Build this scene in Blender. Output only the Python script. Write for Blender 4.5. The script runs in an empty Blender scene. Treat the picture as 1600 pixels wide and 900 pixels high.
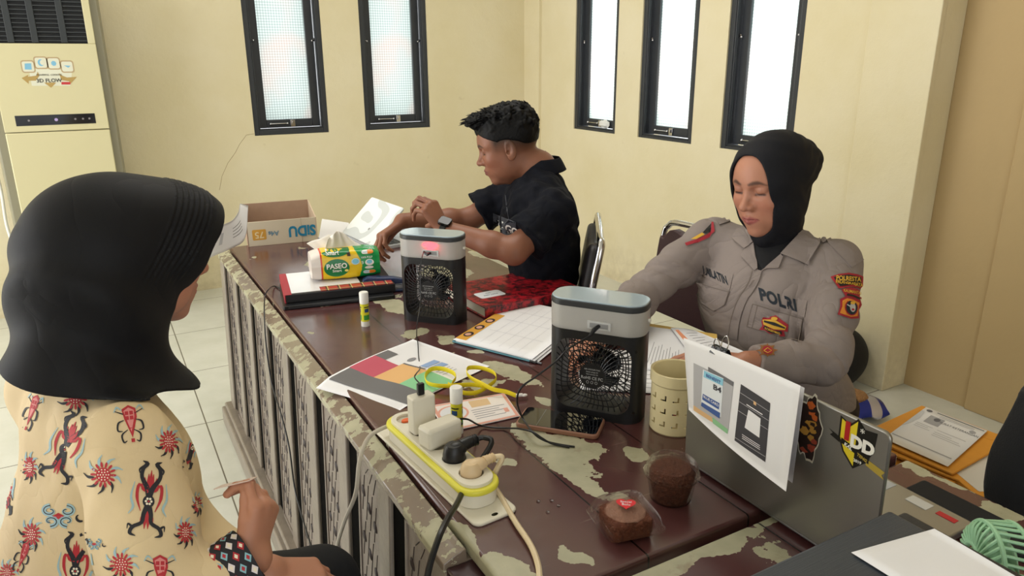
import bpy, bmesh, math, random
import numpy as np
from mathutils import Vector, Matrix, Euler, noise as mnoise
random.seed(7)
S = bpy.context.scene
COL = S.collection
PI = math.pi
rad = math.radians

# ------------------------------------------------------------------ camera
CAM_H = 1.45
CAM_F = 1146.09                      # focal length in pixels of the 1600x900 frame
YAW, PITCH, ROLL = rad(29.38), rad(17.2535), rad(-0.25755)
_f = Vector((math.sin(YAW)*math.cos(PITCH), math.cos(YAW)*math.cos(PITCH), -math.sin(PITCH)))
_r = Vector((math.cos(YAW), -math.sin(YAW), 0)); _u = _r.cross(_f)
CR = _r*math.cos(ROLL) + _u*math.sin(ROLL)
CU = -_r*math.sin(ROLL) + _u*math.cos(ROLL)
CF = _f
cd = bpy.data.cameras.new('camera'); cam = bpy.data.objects.new('camera', cd); COL.objects.link(cam)
cd.sensor_fit = 'HORIZONTAL'; cd.sensor_width = 36; cd.lens = CAM_F/1600*36; cd.clip_start = 0.02
cam.matrix_world = Matrix(((CR.x, CU.x, -CF.x, 0), (CR.y, CU.y, -CF.y, 0), (CR.z, CU.z, -CF.z, CAM_H), (0, 0, 0, 1)))
S.camera = cam

def at(px, py, z=None, X=None, Y=None, D=None):
    """world point seen at a pixel of the photograph, on a plane or at a depth"""
    d = CF + CR*((px-800)/CAM_F) - CU*((py-450)/CAM_F)
    c = Vector((0, 0, CAM_H))
    if z is not None: t = (z-CAM_H)/d.z
    elif X is not None: t = X/d.x
    elif Y is not None: t = Y/d.y
    else: t = D
    return c + d*t

# ------------------------------------------------------------------ light and exposure
S.view_settings.view_transform = 'Standard'; S.view_settings.look = 'None'
S.view_settings.gamma = 1; S.view_settings.exposure = 0.30
S.view_settings.use_curve_mapping = False
W = bpy.data.worlds.new('sky'); S.world = W; W.use_nodes = True
W.node_tree.nodes['Background'].inputs[0].default_value = (.93, .97, 1, 1)
W.node_tree.nodes['Background'].inputs[1].default_value = 1.15

def area(name, loc, rot, sx, sy, power, col=(1, 1, 1), spread=180):
    l = bpy.data.lights.new(name, 'AREA'); l.shape = 'RECTANGLE'; l.size = sx; l.size_y = sy
    l.energy = power; l.color = col; l.spread = rad(spread)
    o = bpy.data.objects.new(name, l); o.location = loc; o.rotation_euler = rot; COL.objects.link(o); return o
WINB = [(0.93, 1.42), (1.68, 2.17)]                     # back wall windows, X range
WINR = [(3.93, 4.41), (3.21, 3.695), (2.50, 2.985)]     # right wall windows, Y range
WZ0, WZ1 = 0.985, 2.30
for k, (a, b) in enumerate(WINB):
    area('daylight', ((a+b)/2, 5.30, 1.65), (rad(-90), 0, 0), .36, 1.2, 5.5, (.95, .98, 1))
for k, (a, b) in enumerate(WINR):
    area('daylight', (3.23, (a+b)/2, 1.65), (0, rad(90), 0), 1.2, .36, 13, (.95, .98, 1))
# added soft fill lights at made-up openings, left and behind the camera
area('left_fill', (-2.9, 3.1, 1.5), (0, rad(-90), 0), 2.6, 3.2, 75, (1, .98, .95))
area('rear_fill', (-0.6, -2.3, 1.9), (rad(78), 0, 0), 3.4, 1.8, 12, (1, .97, .92))
# added soft fill from above, no real fixture there
area('overhead_fill', (1.0, 2.6, 3.12), (0, 0, 0), 1.2, 1.2, 20, (1, .97, .92))

# ------------------------------------------------------------------ materials
def lin(c):
    """sRGB 0-255 (or hex) to linear"""
    if isinstance(c, str): c = tuple(int(c[i:i+2], 16) for i in (0, 2, 4))
    return tuple(((v/255)/12.92 if v/255 <= .04045 else ((v/255+.055)/1.055)**2.4) for v in c) + (1,)
_M = {}
def mat(name, col, rough=.6, metal=0, spec=.5, noise=None, bump=None, trans=0, ior=1.45, alpha=1, sheen=0, emit=None, coat=0, sss=0):
    """principled material; noise=(scale, amount) varies the value a little, bump=(scale, strength)"""
    if name in _M: return _M[name]
    m = bpy.data.materials.new(name); m.use_nodes = True; nt = m.node_tree; b = nt.nodes['Principled BSDF']
    c = lin(col)
    b.inputs['Base Color'].default_value = c; b.inputs['Roughness'].default_value = rough
    b.inputs['Metallic'].default_value = metal; b.inputs['Specular IOR Level'].default_value = spec
    b.inputs['Transmission Weight'].default_value = trans; b.inputs['IOR'].default_value = ior
    b.inputs['Alpha'].default_value = alpha; b.inputs['Coat Weight'].default_value = coat
    if sheen: b.inputs['Sheen Weight'].default_value = sheen
    if sss: b.inputs['Subsurface Weight'].default_value = sss; b.inputs['Subsurface Scale'].default_value = .01
    if emit: b.inputs['Emission Color'].default_value = lin(emit[0]); b.inputs['Emission Strength'].default_value = emit[1]
    if noise or bump:
        tc = nt.nodes.new('ShaderNodeTexCoord')
    if noise:
        n = nt.nodes.new('ShaderNodeTexNoise'); n.inputs['Scale'].default_value = noise[0]; n.inputs['Detail'].default_value = 4
        nt.links.new(tc.outputs['Object'], n.inputs['Vector'])
        mx = nt.nodes.new('ShaderNodeMix'); mx.data_type = 'RGBA'
        a = noise[1]
        mx.inputs['A'].default_value = tuple(max(0, v*(1-a)) for v in c[:3])+(1,)
        mx.inputs['B'].default_value = tuple(min(1, v*(1+a)) for v in c[:3])+(1,)
        nt.links.new(n.outputs['Fac'], mx.inputs['Factor']); nt.links.new(mx.outputs['Result'], b.inputs['Base Color'])
    if bump:
        n2 = nt.nodes.new('ShaderNodeTexNoise'); n2.inputs['Scale'].default_value = bump[0]; n2.inputs['Detail'].default_value = 5
        nt.links.new(tc.outputs['Object'], n2.inputs['Vector'])
        bp = nt.nodes.new('ShaderNodeBump'); bp.inputs['Strength'].default_value = bump[1]; bp.inputs['Distance'].default_value = .01
        nt.links.new(n2.outputs['Fac'], bp.inputs['Height']); nt.links.new(bp.outputs['Normal'], b.inputs['Normal'])
    _M[name] = m; return m

def cloth(name, col, rough=.8, spec=.25, ws=9, wst=.5, tint=.08):
    """woven cloth with soft irregular creases"""
    if name in _M: return _M[name]
    m = mat(name, col, rough, spec=spec); k = NB(m); tc = k.n('TexCoord').outputs['Object']
    x = k.n('TexNoise'); x.inputs['Scale'].default_value = ws; x.inputs['Detail'].default_value = 2.5; x.inputs['Distortion'].default_value = 1.6; k.l(tc, x.inputs['Vector'])
    v = k.math('ABSOLUTE', k.math('SUBTRACT', x.outputs['Fac'], .5)); v = k.math('POWER', k.math('MULTIPLY', v, 4, True), .6)
    fine = k.noise(tc, 420, 3); h = k.math('ADD', v, k.math('MULTIPLY', fine, .05)); k.bump(h, wst, .012)
    c = lin(col); n = k.noise(tc, ws*.8, 3); k.l(k.mix(n, tuple(q*(1-tint) for q in c[:3])+(1,), tuple(min(1, q*(1+tint)) for q in c[:3])+(1,)), k.b.inputs['Base Color'])
    return m

class NB:
    """tiny node-builder"""
    def __init__(s, m): s.m = m; s.nt = m.node_tree; s.b = s.nt.nodes['Principled BSDF']
    def n(s, t, **k):
        x = s.nt.nodes.new('ShaderNode'+t)
        for a, v in k.items(): setattr(x, a, v)
        return x
    def l(s, a, b): s.nt.links.new(a, b)
    def math(s, op, a, b=None, clamp=False):
        x = s.n('Math', operation=op); x.use_clamp = clamp
        for i, v in enumerate((a, b)):
            if v is None: continue
            if isinstance(v, (int, float)): x.inputs[i].default_value = v
            else: s.l(v, x.inputs[i])
        return x.outputs[0]
    def mix(s, f, a, b):
        x = s.n('Mix', data_type='RGBA')
        for key, v in (('Factor', f), ('A', a), ('B', b)):
            if isinstance(v, (int, float, tuple)): x.inputs[key].default_value = v
            else: s.l(v, x.inputs[key])
        return x.outputs['Result']
    def noise(s, vec, scale, detail=4, rough=.5):
        x = s.n('TexNoise'); x.inputs['Scale'].default_value = scale; x.inputs['Detail'].default_value = detail
        x.inputs['Roughness'].default_value = rough; s.l(vec, x.inputs['Vector']); return x.outputs['Fac']
    def ramp(s, f, a, b):
        x = s.n('MapRange'); x.inputs['From Min'].default_value = a; x.inputs['From Max'].default_value = b; x.clamp = True
        s.l(f, x.inputs['Value']); return x.outputs['Result']
    def bump(s, h, st, dist=.003):
        x = s.n('Bump'); x.inputs['Strength'].default_value = st; x.inputs['Distance'].default_value = dist
        s.l(h, x.inputs['Height']); s.l(x.outputs['Normal'], s.b.inputs['Normal'])
def newmat(name):
    m = bpy.data.materials.new(name); m.use_nodes = True; _M[name] = m; return NB(m)

def wall_material():
    k = newmat('cream wall paint'); tc = k.n('TexCoord').outputs['Object']
    n1 = k.noise(tc, 1.6, 5, .6); n2 = k.noise(tc, 9, 6, .7)
    c = k.mix(k.ramp(n1, .3, .7), lin('DED2AC'), lin('E6DCBE'))
    spots = k.math('MULTIPLY', k.ramp(n2, .66, .76), .35)
    c = k.mix(spots, c, lin('BFB08A'))
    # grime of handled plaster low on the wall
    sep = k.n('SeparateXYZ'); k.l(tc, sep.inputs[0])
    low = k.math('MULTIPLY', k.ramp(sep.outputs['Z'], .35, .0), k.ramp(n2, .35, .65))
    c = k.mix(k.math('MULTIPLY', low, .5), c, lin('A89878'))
    k.l(c, k.b.inputs['Base Color']); k.b.inputs['Roughness'].default_value = .75; k.b.inputs['Specular IOR Level'].default_value = .25
    k.bump(k.math('ADD', n2, k.math('MULTIPLY', n1, 2)), .35, .01); return k.m
MWALL = wall_material()

def tile_material():
    k = newmat('pale floor tiles'); tc = k.n('TexCoord').outputs['Object']
    sep = k.n('SeparateXYZ'); k.l(tc, sep.inputs[0])
    def joint(o, off):
        v = k.math('ADD', o, off); v = k.math('DIVIDE', v, .6); v = k.math('FRACT', v)
        v = k.math('SUBTRACT', v, .5); v = k.math('ABSOLUTE', v); return k.math('GREATER_THAN', v, .4958)
    j = k.math('MAXIMUM', joint(sep.outputs['X'], 9-.24), joint(sep.outputs['Y'], 9-.05))
    n1 = k.noise(tc, 5, 5, .6)
    c = k.mix(k.ramp(n1, .3, .7), lin('CACCC0'), lin('DADBD2'))
    c = k.mix(j, c, lin('6C675A')); k.l(c, k.b.inputs['Base Color'])
    k.b.inputs['Roughness'].default_value = .28
    k.bump(k.math('SUBTRACT', 1, j), .3, .002); return k.m
MTILE = tile_material()

def table_material(name, blobs, thr=.665, seams=(), brown='48282A', off=0, org=(0, 0, 0), ns_=7):
    """dark brown varnish peeled off in islands that show the pale green board"""
    k = newmat(name); t0 = k.n('TexCoord').outputs['Object']
    ad = k.n('VectorMath', operation='ADD'); k.l(t0, ad.inputs[0]); ad.inputs[1].default_value = org; tc = ad.outputs[0]
    warp = k.n('TexNoise'); warp.inputs['Scale'].default_value = 14; warp.inputs['Detail'].default_value = 4; k.l(tc, warp.inputs['Vector'])
    va = k.n('VectorMath', operation='SUBTRACT'); k.l(warp.outputs['Color'], va.inputs[0]); va.inputs[1].default_value = (.5, .5, .5)
    vs = k.n('VectorMath', operation='SCALE'); k.l(va.outputs[0], vs.inputs[0]); vs.inputs['Scale'].default_value = .075
    vp = k.n('VectorMath', operation='ADD'); k.l(tc, vp.inputs[0]); k.l(vs.outputs[0], vp.inputs[1]); P = vp.outputs[0]
    cur = None
    for (x, y, rx, ry, ang) in blobs:
        mp = k.n('Mapping', vector_type='TEXTURE'); k.l(P, mp.inputs['Vector'])
        mp.inputs['Location'].default_value = (x, y, 0); mp.inputs['Rotation'].default_value = (0, 0, rad(ang)); mp.inputs['Scale'].default_value = (rx, ry, 1000)
        ln = k.n('VectorMath', operation='LENGTH'); k.l(mp.outputs[0], ln.inputs[0])
        cur = ln.outputs['Value'] if cur is None else k.math('MINIMUM', cur, ln.outputs['Value'])
    n = k.noise(tc, ns_+off, 6, .62); ns = k.noise(tc, 42+off, 5, .6)
    base = k.ramp(n, thr, thr+.006)
    if cur is not None:
        m = k.math('LESS_THAN', k.math('ADD', cur, k.math('MULTIPLY', k.math('SUBTRACT', ns, .5), .8)), 1)
        base = k.math('MAXIMUM', base, m)
    specks = k.ramp(ns, .735, .75); base = k.math('MAXIMUM', base, specks)
    patch = k.mix(k.noise(tc, 30, 4), lin('8E8C70'), lin('BDB99C'))
    stain = k.ramp(k.noise(tc, 18, 5, .7), .58, .68); patch = k.mix(k.math('MULTIPLY', stain, .45), patch, lin('7A5F48'))
    br = k.mix(k.noise(tc, 3, 3), lin(brown), lin('5E3A38'))
    # fine scratches
    sc = k.n('Mapping'); sc.inputs['Rotation'].default_value = (0, 0, .5); sc.inputs['Scale'].default_value = (4, 160, 1); k.l(tc, sc.inputs['Vector'])
    scr = k.ramp(k.noise(sc.outputs[0], 1.0, 3, .6), .70, .74); br = k.mix(k.math('MULTIPLY', scr, .35), br, lin('8F7A70'))
    c = k.mix(base, br, patch)
    if seams:
        sep = k.n('SeparateXYZ'); k.l(tc, sep.inputs[0])
        for s in seams:
            d = k.math('ABSOLUTE', k.math('SUBTRACT', sep.outputs['X'], s)); c = k.mix(k.math('LESS_THAN', d, .0016), c, lin('150D0C'))
    k.l(c, k.b.inputs['Base Color'])
    r = k.math('ADD', k.math('MULTIPLY', base, .3), k.math('ADD', .13, k.math('MULTIPLY', k.noise(tc, 25, 4), .14)))
    k.l(r, k.b.inputs['Roughness']); k.b.inputs['Specular IOR Level'].default_value = .95
    k.bump(k.math('ADD', k.math('MULTIPLY', base, -1), k.math('MULTIPLY', k.noise(tc, 5, 3), .8)), .4, .0012); return k.m

def metalmat(): return mat('chrome tube', 'C8C8CC', .12, 1)
def plain(name, col, rough=.6, **k): return mat(name, col, rough, **k)

# ------------------------------------------------------------------ object helpers
def tag(o, label=None, cat=None, group=None, kind=None):
    if label: o['label'] = label
    if cat: o['category'] = cat
    if group: o['group'] = group
    if kind: o['kind'] = kind
    return o
def thing(name, label, cat, loc=(0, 0, 0), rz=0, group=None, rot=None):
    o = bpy.data.objects.new(name, None); COL.objects.link(o); o.empty_display_size = .05
    o.location = loc; o.rotation_euler = rot if rot else (0, 0, rz); return tag(o, label, cat, group)
def wmat(o):
    m = Matrix.LocRotScale(o.location, o.rotation_euler, o.scale)
    return wmat(o.parent) @ m if o.parent else m
def link_mesh(name, me, mats, parent=None, world=False, smooth=True, bevel=0, seg=2, autosm=40):
    if not isinstance(mats, (list, tuple)): mats = [mats]
    for m in mats: me.materials.append(m)
    o = bpy.data.objects.new(name, me); COL.objects.link(o)
    if parent:
        o.parent = parent
        if world: me.transform(wmat(parent).inverted())
    if smooth and len(me.polygons):
        me.polygons.foreach_set('use_smooth', [True]*len(me.polygons))
        if autosm:
            try: me.set_sharp_from_angle(angle=rad(autosm))
            except Exception: pass
    if bevel:
        b = o.modifiers.new('bevel', 'BEVEL'); b.width = bevel; b.segments = seg; b.limit_method = 'ANGLE'; b.angle_limit = rad(40)
    return o
def obj(name, bm, mats, parent=None, **k):
    me = bpy.data.meshes.new(name); bm.normal_update(); bm.to_mesh(me); bm.free()
    return link_mesh(name, me, mats, parent, **k)
def new(): return bmesh.new()
def _setmi(bm, n0, mi):
    if mi:
        bm.faces.ensure_lookup_table()
        for f in bm.faces[n0:]: f.material_index = mi
def box(bm, lo, hi, M=None, mi=0):
    n0 = len(bm.faces); v = [bm.verts.new((x, y, z)) for x in (lo[0], hi[0]) for y in (lo[1], hi[1]) for z in (lo[2], hi[2])]
    for f in ((0, 1, 3, 2), (4, 6, 7, 5), (0, 4, 5, 1), (2, 3, 7, 6), (0, 2, 6, 4), (1, 5, 7, 3)): bm.faces.new([v[i] for i in f])
    if M: bmesh.ops.transform(bm, matrix=M, verts=v)
    _setmi(bm, n0, mi); return v
def cbox(bm, c, s, M=None, mi=0): return box(bm, [c[i]-s[i]/2 for i in range(3)], [c[i]+s[i]/2 for i in range(3)], M, mi)
def prism(bm, pts, z0, z1, M=None, mi=0, cap=True):
    """polygon pts (x,y) extruded in z"""
    n0 = len(bm.faces); n = len(pts)
    a = [bm.verts.new((p[0], p[1], z0)) for p in pts]; b = [bm.verts.new((p[0], p[1], z1)) for p in pts]
    for i in range(n): bm.faces.new((a[i], a[(i+1) % n], b[(i+1) % n], b[i]))
    if cap: bm.faces.new(a[::-1]); bm.faces.new(b)
    if M: bmesh.ops.transform(bm, matrix=M, verts=a+b)
    _setmi(bm, n0, mi); return a+b
def flat(bm, pts, z=0, M=None, mi=0):
    n0 = len(bm.faces); a = [bm.verts.new((p[0], p[1], z)) for p in pts]; bm.faces.new(a)
    if M: bmesh.ops.transform(bm, matrix=M, verts=a)
    _setmi(bm, n0, mi); return a
def rrect(w, h, r, n=6, cx=0, cy=0):
    o = []
    for (sx, sy, a0) in ((1, 1, 0), (-1, 1, 90), (-1, -1, 180), (1, -1, 270)):
        for i in range(n+1):
            a = rad(a0+90*i/n); o.append((cx+sx*(w/2-r)+r*math.cos(a), cy+sy*(h/2-r)+r*math.sin(a)))
    return o
def ellipse(rx, ry, n=32, cx=0, cy=0, a0=0): return [(cx+rx*math.cos(a0+2*PI*i/n), cy+ry*math.sin(a0+2*PI*i/n)) for i in range(n)]
def lathe(bm, prof, n=32, M=None, mi=0, cap=True):
    """prof [(r,z)]"""
    n0 = len(bm.faces); rings = []
    for r, z in prof: rings.append([bm.verts.new((r*math.cos(2*PI*i/n), r*math.sin(2*PI*i/n), z)) for i in range(n)])
    for a, b in zip(rings, rings[1:]):
        for i in range(n): bm.faces.new((a[i], a[(i+1) % n], b[(i+1) % n], b[i]))
    if cap: bm.faces.new(rings[0][::-1]); bm.faces.new(rings[-1])
    vs = [v for r in rings for v in r]
    if M: bmesh.ops.transform(bm, matrix=M, verts=vs)
    _setmi(bm, n0, mi); return vs
def catmull(pts, k=8):
    P = [Vector(p) for p in pts]; P = [2*P[0]-P[1]]+P+[2*P[-1]-P[-2]]; o = []
    for i in range(1, len(P)-2):
        a, b, c, d = P[i-1:i+3]
        for j in range(k):
            t = j/k; o.append(.5*((2*b)+(c-a)*t+(2*a-5*b+4*c-d)*t*t+(3*b-a-3*c+d)*t**3))
    o.append(P[-2]); return o
def tube(bm, pts, r, n=10, mi=0, smooth=0, ell=None, M=None, up0=None):
    """tube along pts; r number or list; ell=(a,b) scales the section -> flat ribbons"""
    n0 = len(bm.faces); P = catmull(pts, smooth) if smooth else [Vector(p) for p in pts]
    if isinstance(r, (list, tuple)) and smooth:
        R = list(np.interp(np.linspace(0, 1, len(P)), np.linspace(0, 1, len(r)), r))
    else: R = list(r) if isinstance(r, (list, tuple)) else [r]*len(P)
    up = Vector(up0) if up0 else Vector((0, 0, 1)); rings = []
    for i, p in enumerate(P):
        t = (P[min(i+1, len(P)-1)]-P[max(i-1, 0)])
        if t.length < 1e-9: t = Vector((0, 0, 1))
        t.normalize()
        if abs(t.dot(up)) > .97 and i == 0: up = Vector((1, 0, 0)) if abs(t.x) < .9 else Vector((0, 1, 0))
        s = t.cross(up)
        if s.length < 1e-6: s = t.cross(Vector((1, 0, 0)))
        s.normalize(); u = s.cross(t); up = u if not up0 else up
        a, b = ell if ell else (1, 1)
        rings.append([bm.verts.new(p+(s*math.cos(2*PI*j/n)*a+u*math.sin(2*PI*j/n)*b)*R[i]) for j in range(n)])
    for a, b in zip(rings, rings[1:]):
        for j in range(n): bm.faces.new((a[j], a[(j+1) % n], b[(j+1) % n], b[j]))
    bm.faces.new(rings[0][::-1]); bm.faces.new(rings[-1])
    vs = [v for q in rings for v in q]
    if M: bmesh.ops.transform(bm, matrix=M, verts=vs)
    _setmi(bm, n0, mi); return vs
def ball(bm, c, r, M=None, mi=0, seg=16):
    if isinstance(r, (int, float)): r = (r, r, r)
    n0 = len(bm.faces)
    q = bmesh.ops.create_uvsphere(bm, u_segments=seg, v_segments=max(6, seg//2), radius=1)
    bmesh.ops.transform(bm, matrix=(M or Matrix())@Matrix.Translation(c)@Matrix.Diagonal((*r, 1)), verts=q['verts'])
    _setmi(bm, n0, mi); return q['verts']
def sheet(bm, f, nu, nv, mi=0, mif=None, thick=0):
    """grid surface f(u,v)->point, u,v in 0..1"""
    g = [[bm.verts.new(f(i/nu, j/nv)) for j in range(nv+1)] for i in range(nu+1)]
    for i in range(nu):
        for j in range(nv):
            fc = bm.faces.new((g[i][j], g[i+1][j], g[i+1][j+1], g[i][j+1]))
            fc.material_index = mif((i+.5)/nu, (j+.5)/nv) if mif else mi
    return g
def T(x, y, z): return Matrix.Translation((x, y, z))
def Rz(a): return Matrix.Rotation(rad(a), 4, 'Z')
def Rx(a): return Matrix.Rotation(rad(a), 4, 'X')
def Ry(a): return Matrix.Rotation(rad(a), 4, 'Y')
def frame(o, ex, ey, ez=None):
    ex = Vector(ex).normalized(); ey = Vector(ey); ez = Vector(ez) if ez else ex.cross(ey); ez.normalize(); ey = ez.cross(ex)
    return Matrix(((ex.x, ey.x, ez.x, o[0]), (ex.y, ey.y, ez.y, o[1]), (ex.z, ey.z, ez.z, o[2]), (0, 0, 0, 1)))
def text_mesh(s, size, bold=0, extrude=.0003, align='CENTER', sx=1, space=1):
    c = bpy.data.curves.new('t', 'FONT'); c.body = s; c.size = size; c.offset = bold; c.extrude = extrude
    c.align_x = align; c.align_y = 'CENTER'; c.resolution_u = 3; c.space_character = space
    o = bpy.data.objects.new('t', c); COL.objects.link(o); bpy.context.view_layer.update()
    me = bpy.data.meshes.new_from_object(o); bpy.data.objects.remove(o); bpy.data.curves.remove(c)
    if sx != 1: me.transform(Matrix.Diagonal((sx, 1, 1, 1)))
    return me
def text(name, s, size, m, parent, M, bold=0, extrude=.0003, align='CENTER', sx=1, world=False, space=1):
    me = text_mesh(s, size, bold, extrude, align, sx, space); me.transform(M)
    return link_mesh(name, me, m, parent, world=world, smooth=False)
def bm_text(bm, s, size, M, mi=0, bold=0, extrude=.0002, align='CENTER', sx=1):
    """lettering welded into a part's own mesh"""
    me = text_mesh(s, size, bold, extrude, align, sx); me.transform(M); n0 = len(bm.faces)
    bm.from_mesh(me); _setmi(bm, n0, mi); bpy.data.meshes.remove(me)

# ================================================================== THE ROOM
def struct(name, bm, m, **k):
    o = obj(name, bm, m, **k); o['kind'] = 'structure'; return o
b = new(); box(b, (-3, -2.6, -.1), (3.4, 5.3, 0)); struct('floor', b, MTILE, smooth=False)
b = new(); box(b, (-3, -2.6, 3.2), (3.4, 5.3, 3.3)); struct('ceiling', b, plain('white ceiling', 'E8E4DA', .8), smooth=False)
def holed(b, horiz, lo, hi, holes, make):
    """strips of wall around window openings: make(a0,a1,z0,z1)"""
    a = lo
    for (h0, h1) in sorted(holes):
        make(a, h0, 0, 3.2); make(h0, h1, 0, WZ0); make(h0, h1, WZ1, 3.2); a = h1
    make(a, hi, 0, 3.2)
b = new(); holed(b, 1, -3, 3.15, WINB, lambda a, c, z0, z1: box(b, (a, 5.06, z0), (c, 5.24, z1)))
wall_back = struct('wall_back', b, MWALL, smooth=False)
b = new(); holed(b, 0, 1.84, 5.06, WINR, lambda a, c, z0, z1: box(b, (2.99, a, z0), (3.17, c, z1)))
struct('wall_right', b, MWALL, smooth=False)
MTAN = mat('wall paint with recess shade', 'BDA478', .78, noise=(3, .06), bump=(12, .3))  # wall colour darkened to hold the shade of the recess
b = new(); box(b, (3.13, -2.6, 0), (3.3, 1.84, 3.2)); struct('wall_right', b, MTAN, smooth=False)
b = new(); box(b, (2.965, 1.835, 0), (2.999, 2.15, 3.2)); box(b, (2.99, 1.835, 0), (3.13, 1.95, 3.2)); struct('trim_1', b, MWALL, smooth=False, bevel=.004)   # pilaster
b = new(); box(b, (2.965, 4.85, 0), (3.0, 5.07, 3.2)); struct('trim_2', b, MWALL, smooth=False, bevel=.004)  # corner post
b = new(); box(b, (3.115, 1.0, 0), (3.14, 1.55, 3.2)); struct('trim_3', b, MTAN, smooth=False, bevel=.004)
b = new(); box(b, (-3.1, -2.6, 0), (-3, 1.3, 3.2)); box(b, (-3.1, 4.8, 0), (-3, 5.2, 3.2)); box(b, (-3.1, 1.3, 2.9), (-3, 4.8, 3.2))
struct('wall_left', b, MWALL, smooth=False)
b = new(); box(b, (-3.1, -2.7, 0), (-2.4, -2.6, 3.2)); box(b, (1.2, -2.7, 0), (3.3, -2.6, 3.2)); box(b, (-2.4, -2.7, 2.9), (1.2, -2.6, 3.2))
struct('wall_front', b, MWALL, smooth=False)

# hairline cracks running from the window corner, part of the plaster
def crack(pts, r=.0011):
    b = new(); tube(b, pts, r, 5); o = obj('trim_4', b, plain('crack in plaster', 'A08A5C', .9)); o['kind'] = 'structure'
crack([at(x, y, Y=5.0595) for x, y in ((397, 209), (385, 211), (374, 226), (368, 238), (356, 255), (347, 275), (343, 297))])

MFR = mat('charcoal window paint', '34373C', .42, noise=(6, .15), bump=(30, .1))
MCH = mat('chrome tube', 'C8C8CC', .12, 1)
def pane_material():
    k = newmat('frosted patterned glass'); nt = k.nt; tc = k.n('TexCoord').outputs['Object']
    out = nt.nodes['Material Output']; nt.nodes.remove(k.b)
    wv = k.n('TexVoronoi'); wv.inputs['Scale'].default_value = 60; wv.inputs['Randomness'].default_value = .0; k.l(tc, wv.inputs['Vector'])
    tint = k.mix(k.ramp(wv.outputs['Distance'], .15, .62), lin('E0E5E3'), lin('A8AFAB'))
    big = k.noise(tc, 2.2, 3); tint = k.mix(k.math('MULTIPLY', k.ramp(big, .45, .65), .35), tint, lin('DDB4AA'))
    tr = k.n('BsdfTranslucent'); tp = k.n('BsdfTransparent'); gl = k.n('BsdfGlossy'); gl.inputs['Roughness'].default_value = .2
    k.l(tint, tr.inputs[0]); k.l(tint, tp.inputs[0])
    m1 = k.n('MixShader'); m1.inputs[0].default_value = .42; k.l(tp.outputs[0], m1.inputs[1]); k.l(tr.outputs[0], m1.inputs[2])
    m2 = k.n('MixShader'); m2.inputs[0].default_value = .04; k.l(m1.outputs[0], m2.inputs[1]); k.l(gl.outputs[0], m2.inputs[2])
    k.l(m2.outputs[0], out.inputs[0]); return k.m
MPANE = pane_material()
MGRIME = mat('brown grime', 'A8875C', .9)
def window(n, M, w, rag=False):
    """local frame: x along the wall, y into the wall (0 = wall face), z up from the sill"""
    h = WZ1-WZ0; b = new()
    def ring(b, x0, x1, z0, z1, t, y0, y1):
        box(b, (x0, y0, z0), (x0+t, y1, z1)); box(b, (x1-t, y0, z0), (x1, y1, z1))
        box(b, (x0+t, y0, z0), (x1-t, y1, z0+t)); box(b, (x0+t, y0, z1-t), (x1-t, y1, z1))
    ring(b, 0, w, 0, h, .034, .008, .105); ring(b, .034, w-.034, .034, h-.034, .008, .012, .03)
    fr = obj('window_%d' % n, b, MFR, bevel=.003); fr['kind'] = 'structure'; fr.matrix_world = M
    b = new(); ring(b, .042, w-.042, .042, h-.042, .052, .052, .088)
    sash = obj('sash', b, MFR, fr, bevel=.003)
    b = new(); box(b, (.092, .068, .092), (w-.092, .073, h-.092)); obj('pane', b, MPANE, fr, smooth=False)
    for x in (.036, w-.036):                           # side latches
        b = new(); lathe(b, [(.0, 0), (.011, 0), (.013, .004), (.010, .010), (0, .011)], 14, T(x, .05, .60)@Rx(90), cap=False)
        tube(b, [(x, .045, .60), (x+(.02 if x < .1 else -.02), .036, .595)], .004, 8); ball(b, (x+(.022 if x < .1 else -.022), .036, .594), .0065)
        obj('latch', b, MCH, fr)
    b = new(); z = .068; x0 = w*.36
    ball(b, (x0-.06, .044, z), .009); ball(b, (x0+.05, .044, z), .008); tube(b, [(x0-.06, .044, z), (x0+.05, .044, z)], .0052, 8)
    tube(b, [(x0-.06, .052, z), (x0-.06, .04, z)], .006, 8)
    cbox(b, (x0+.085, .046, z), (.03, .014, .045)); cbox(b, (x0+.085, .038, z+.005), (.014, .016, .02))
    obj('handle', b, MCH, fr, bevel=.001)
    return fr
for i, (a, c) in enumerate(WINB): window(i+1, T(a, 5.06, WZ0), c-a)
for i, (a, c) in enumerate(WINR): window(i+3, T(2.99, c, WZ0-.018)@Rz(-90), c-a)
# white tissue left on the sill of the first right-hand window
b = new(); rng = random.Random(3)
q = ball(b, (0, 0, 0), 1, seg=20)
for v in q:
    n = mnoise.noise(v.co*2.3)*.45; v.co *= 1+n
bmesh.ops.transform(b, matrix=at(945, 192, X=3.045)@Matrix() if False else T(*at(945, 194, X=3.035))@Matrix.Diagonal((.02, .055, .026, 1)), verts=q)
tag(obj('tissue', b, plain('white tissue paper', 'E6E6E4', .9)), 'crumpled white tissue left on the sill of the window nearest the corner', 'tissue')

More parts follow.
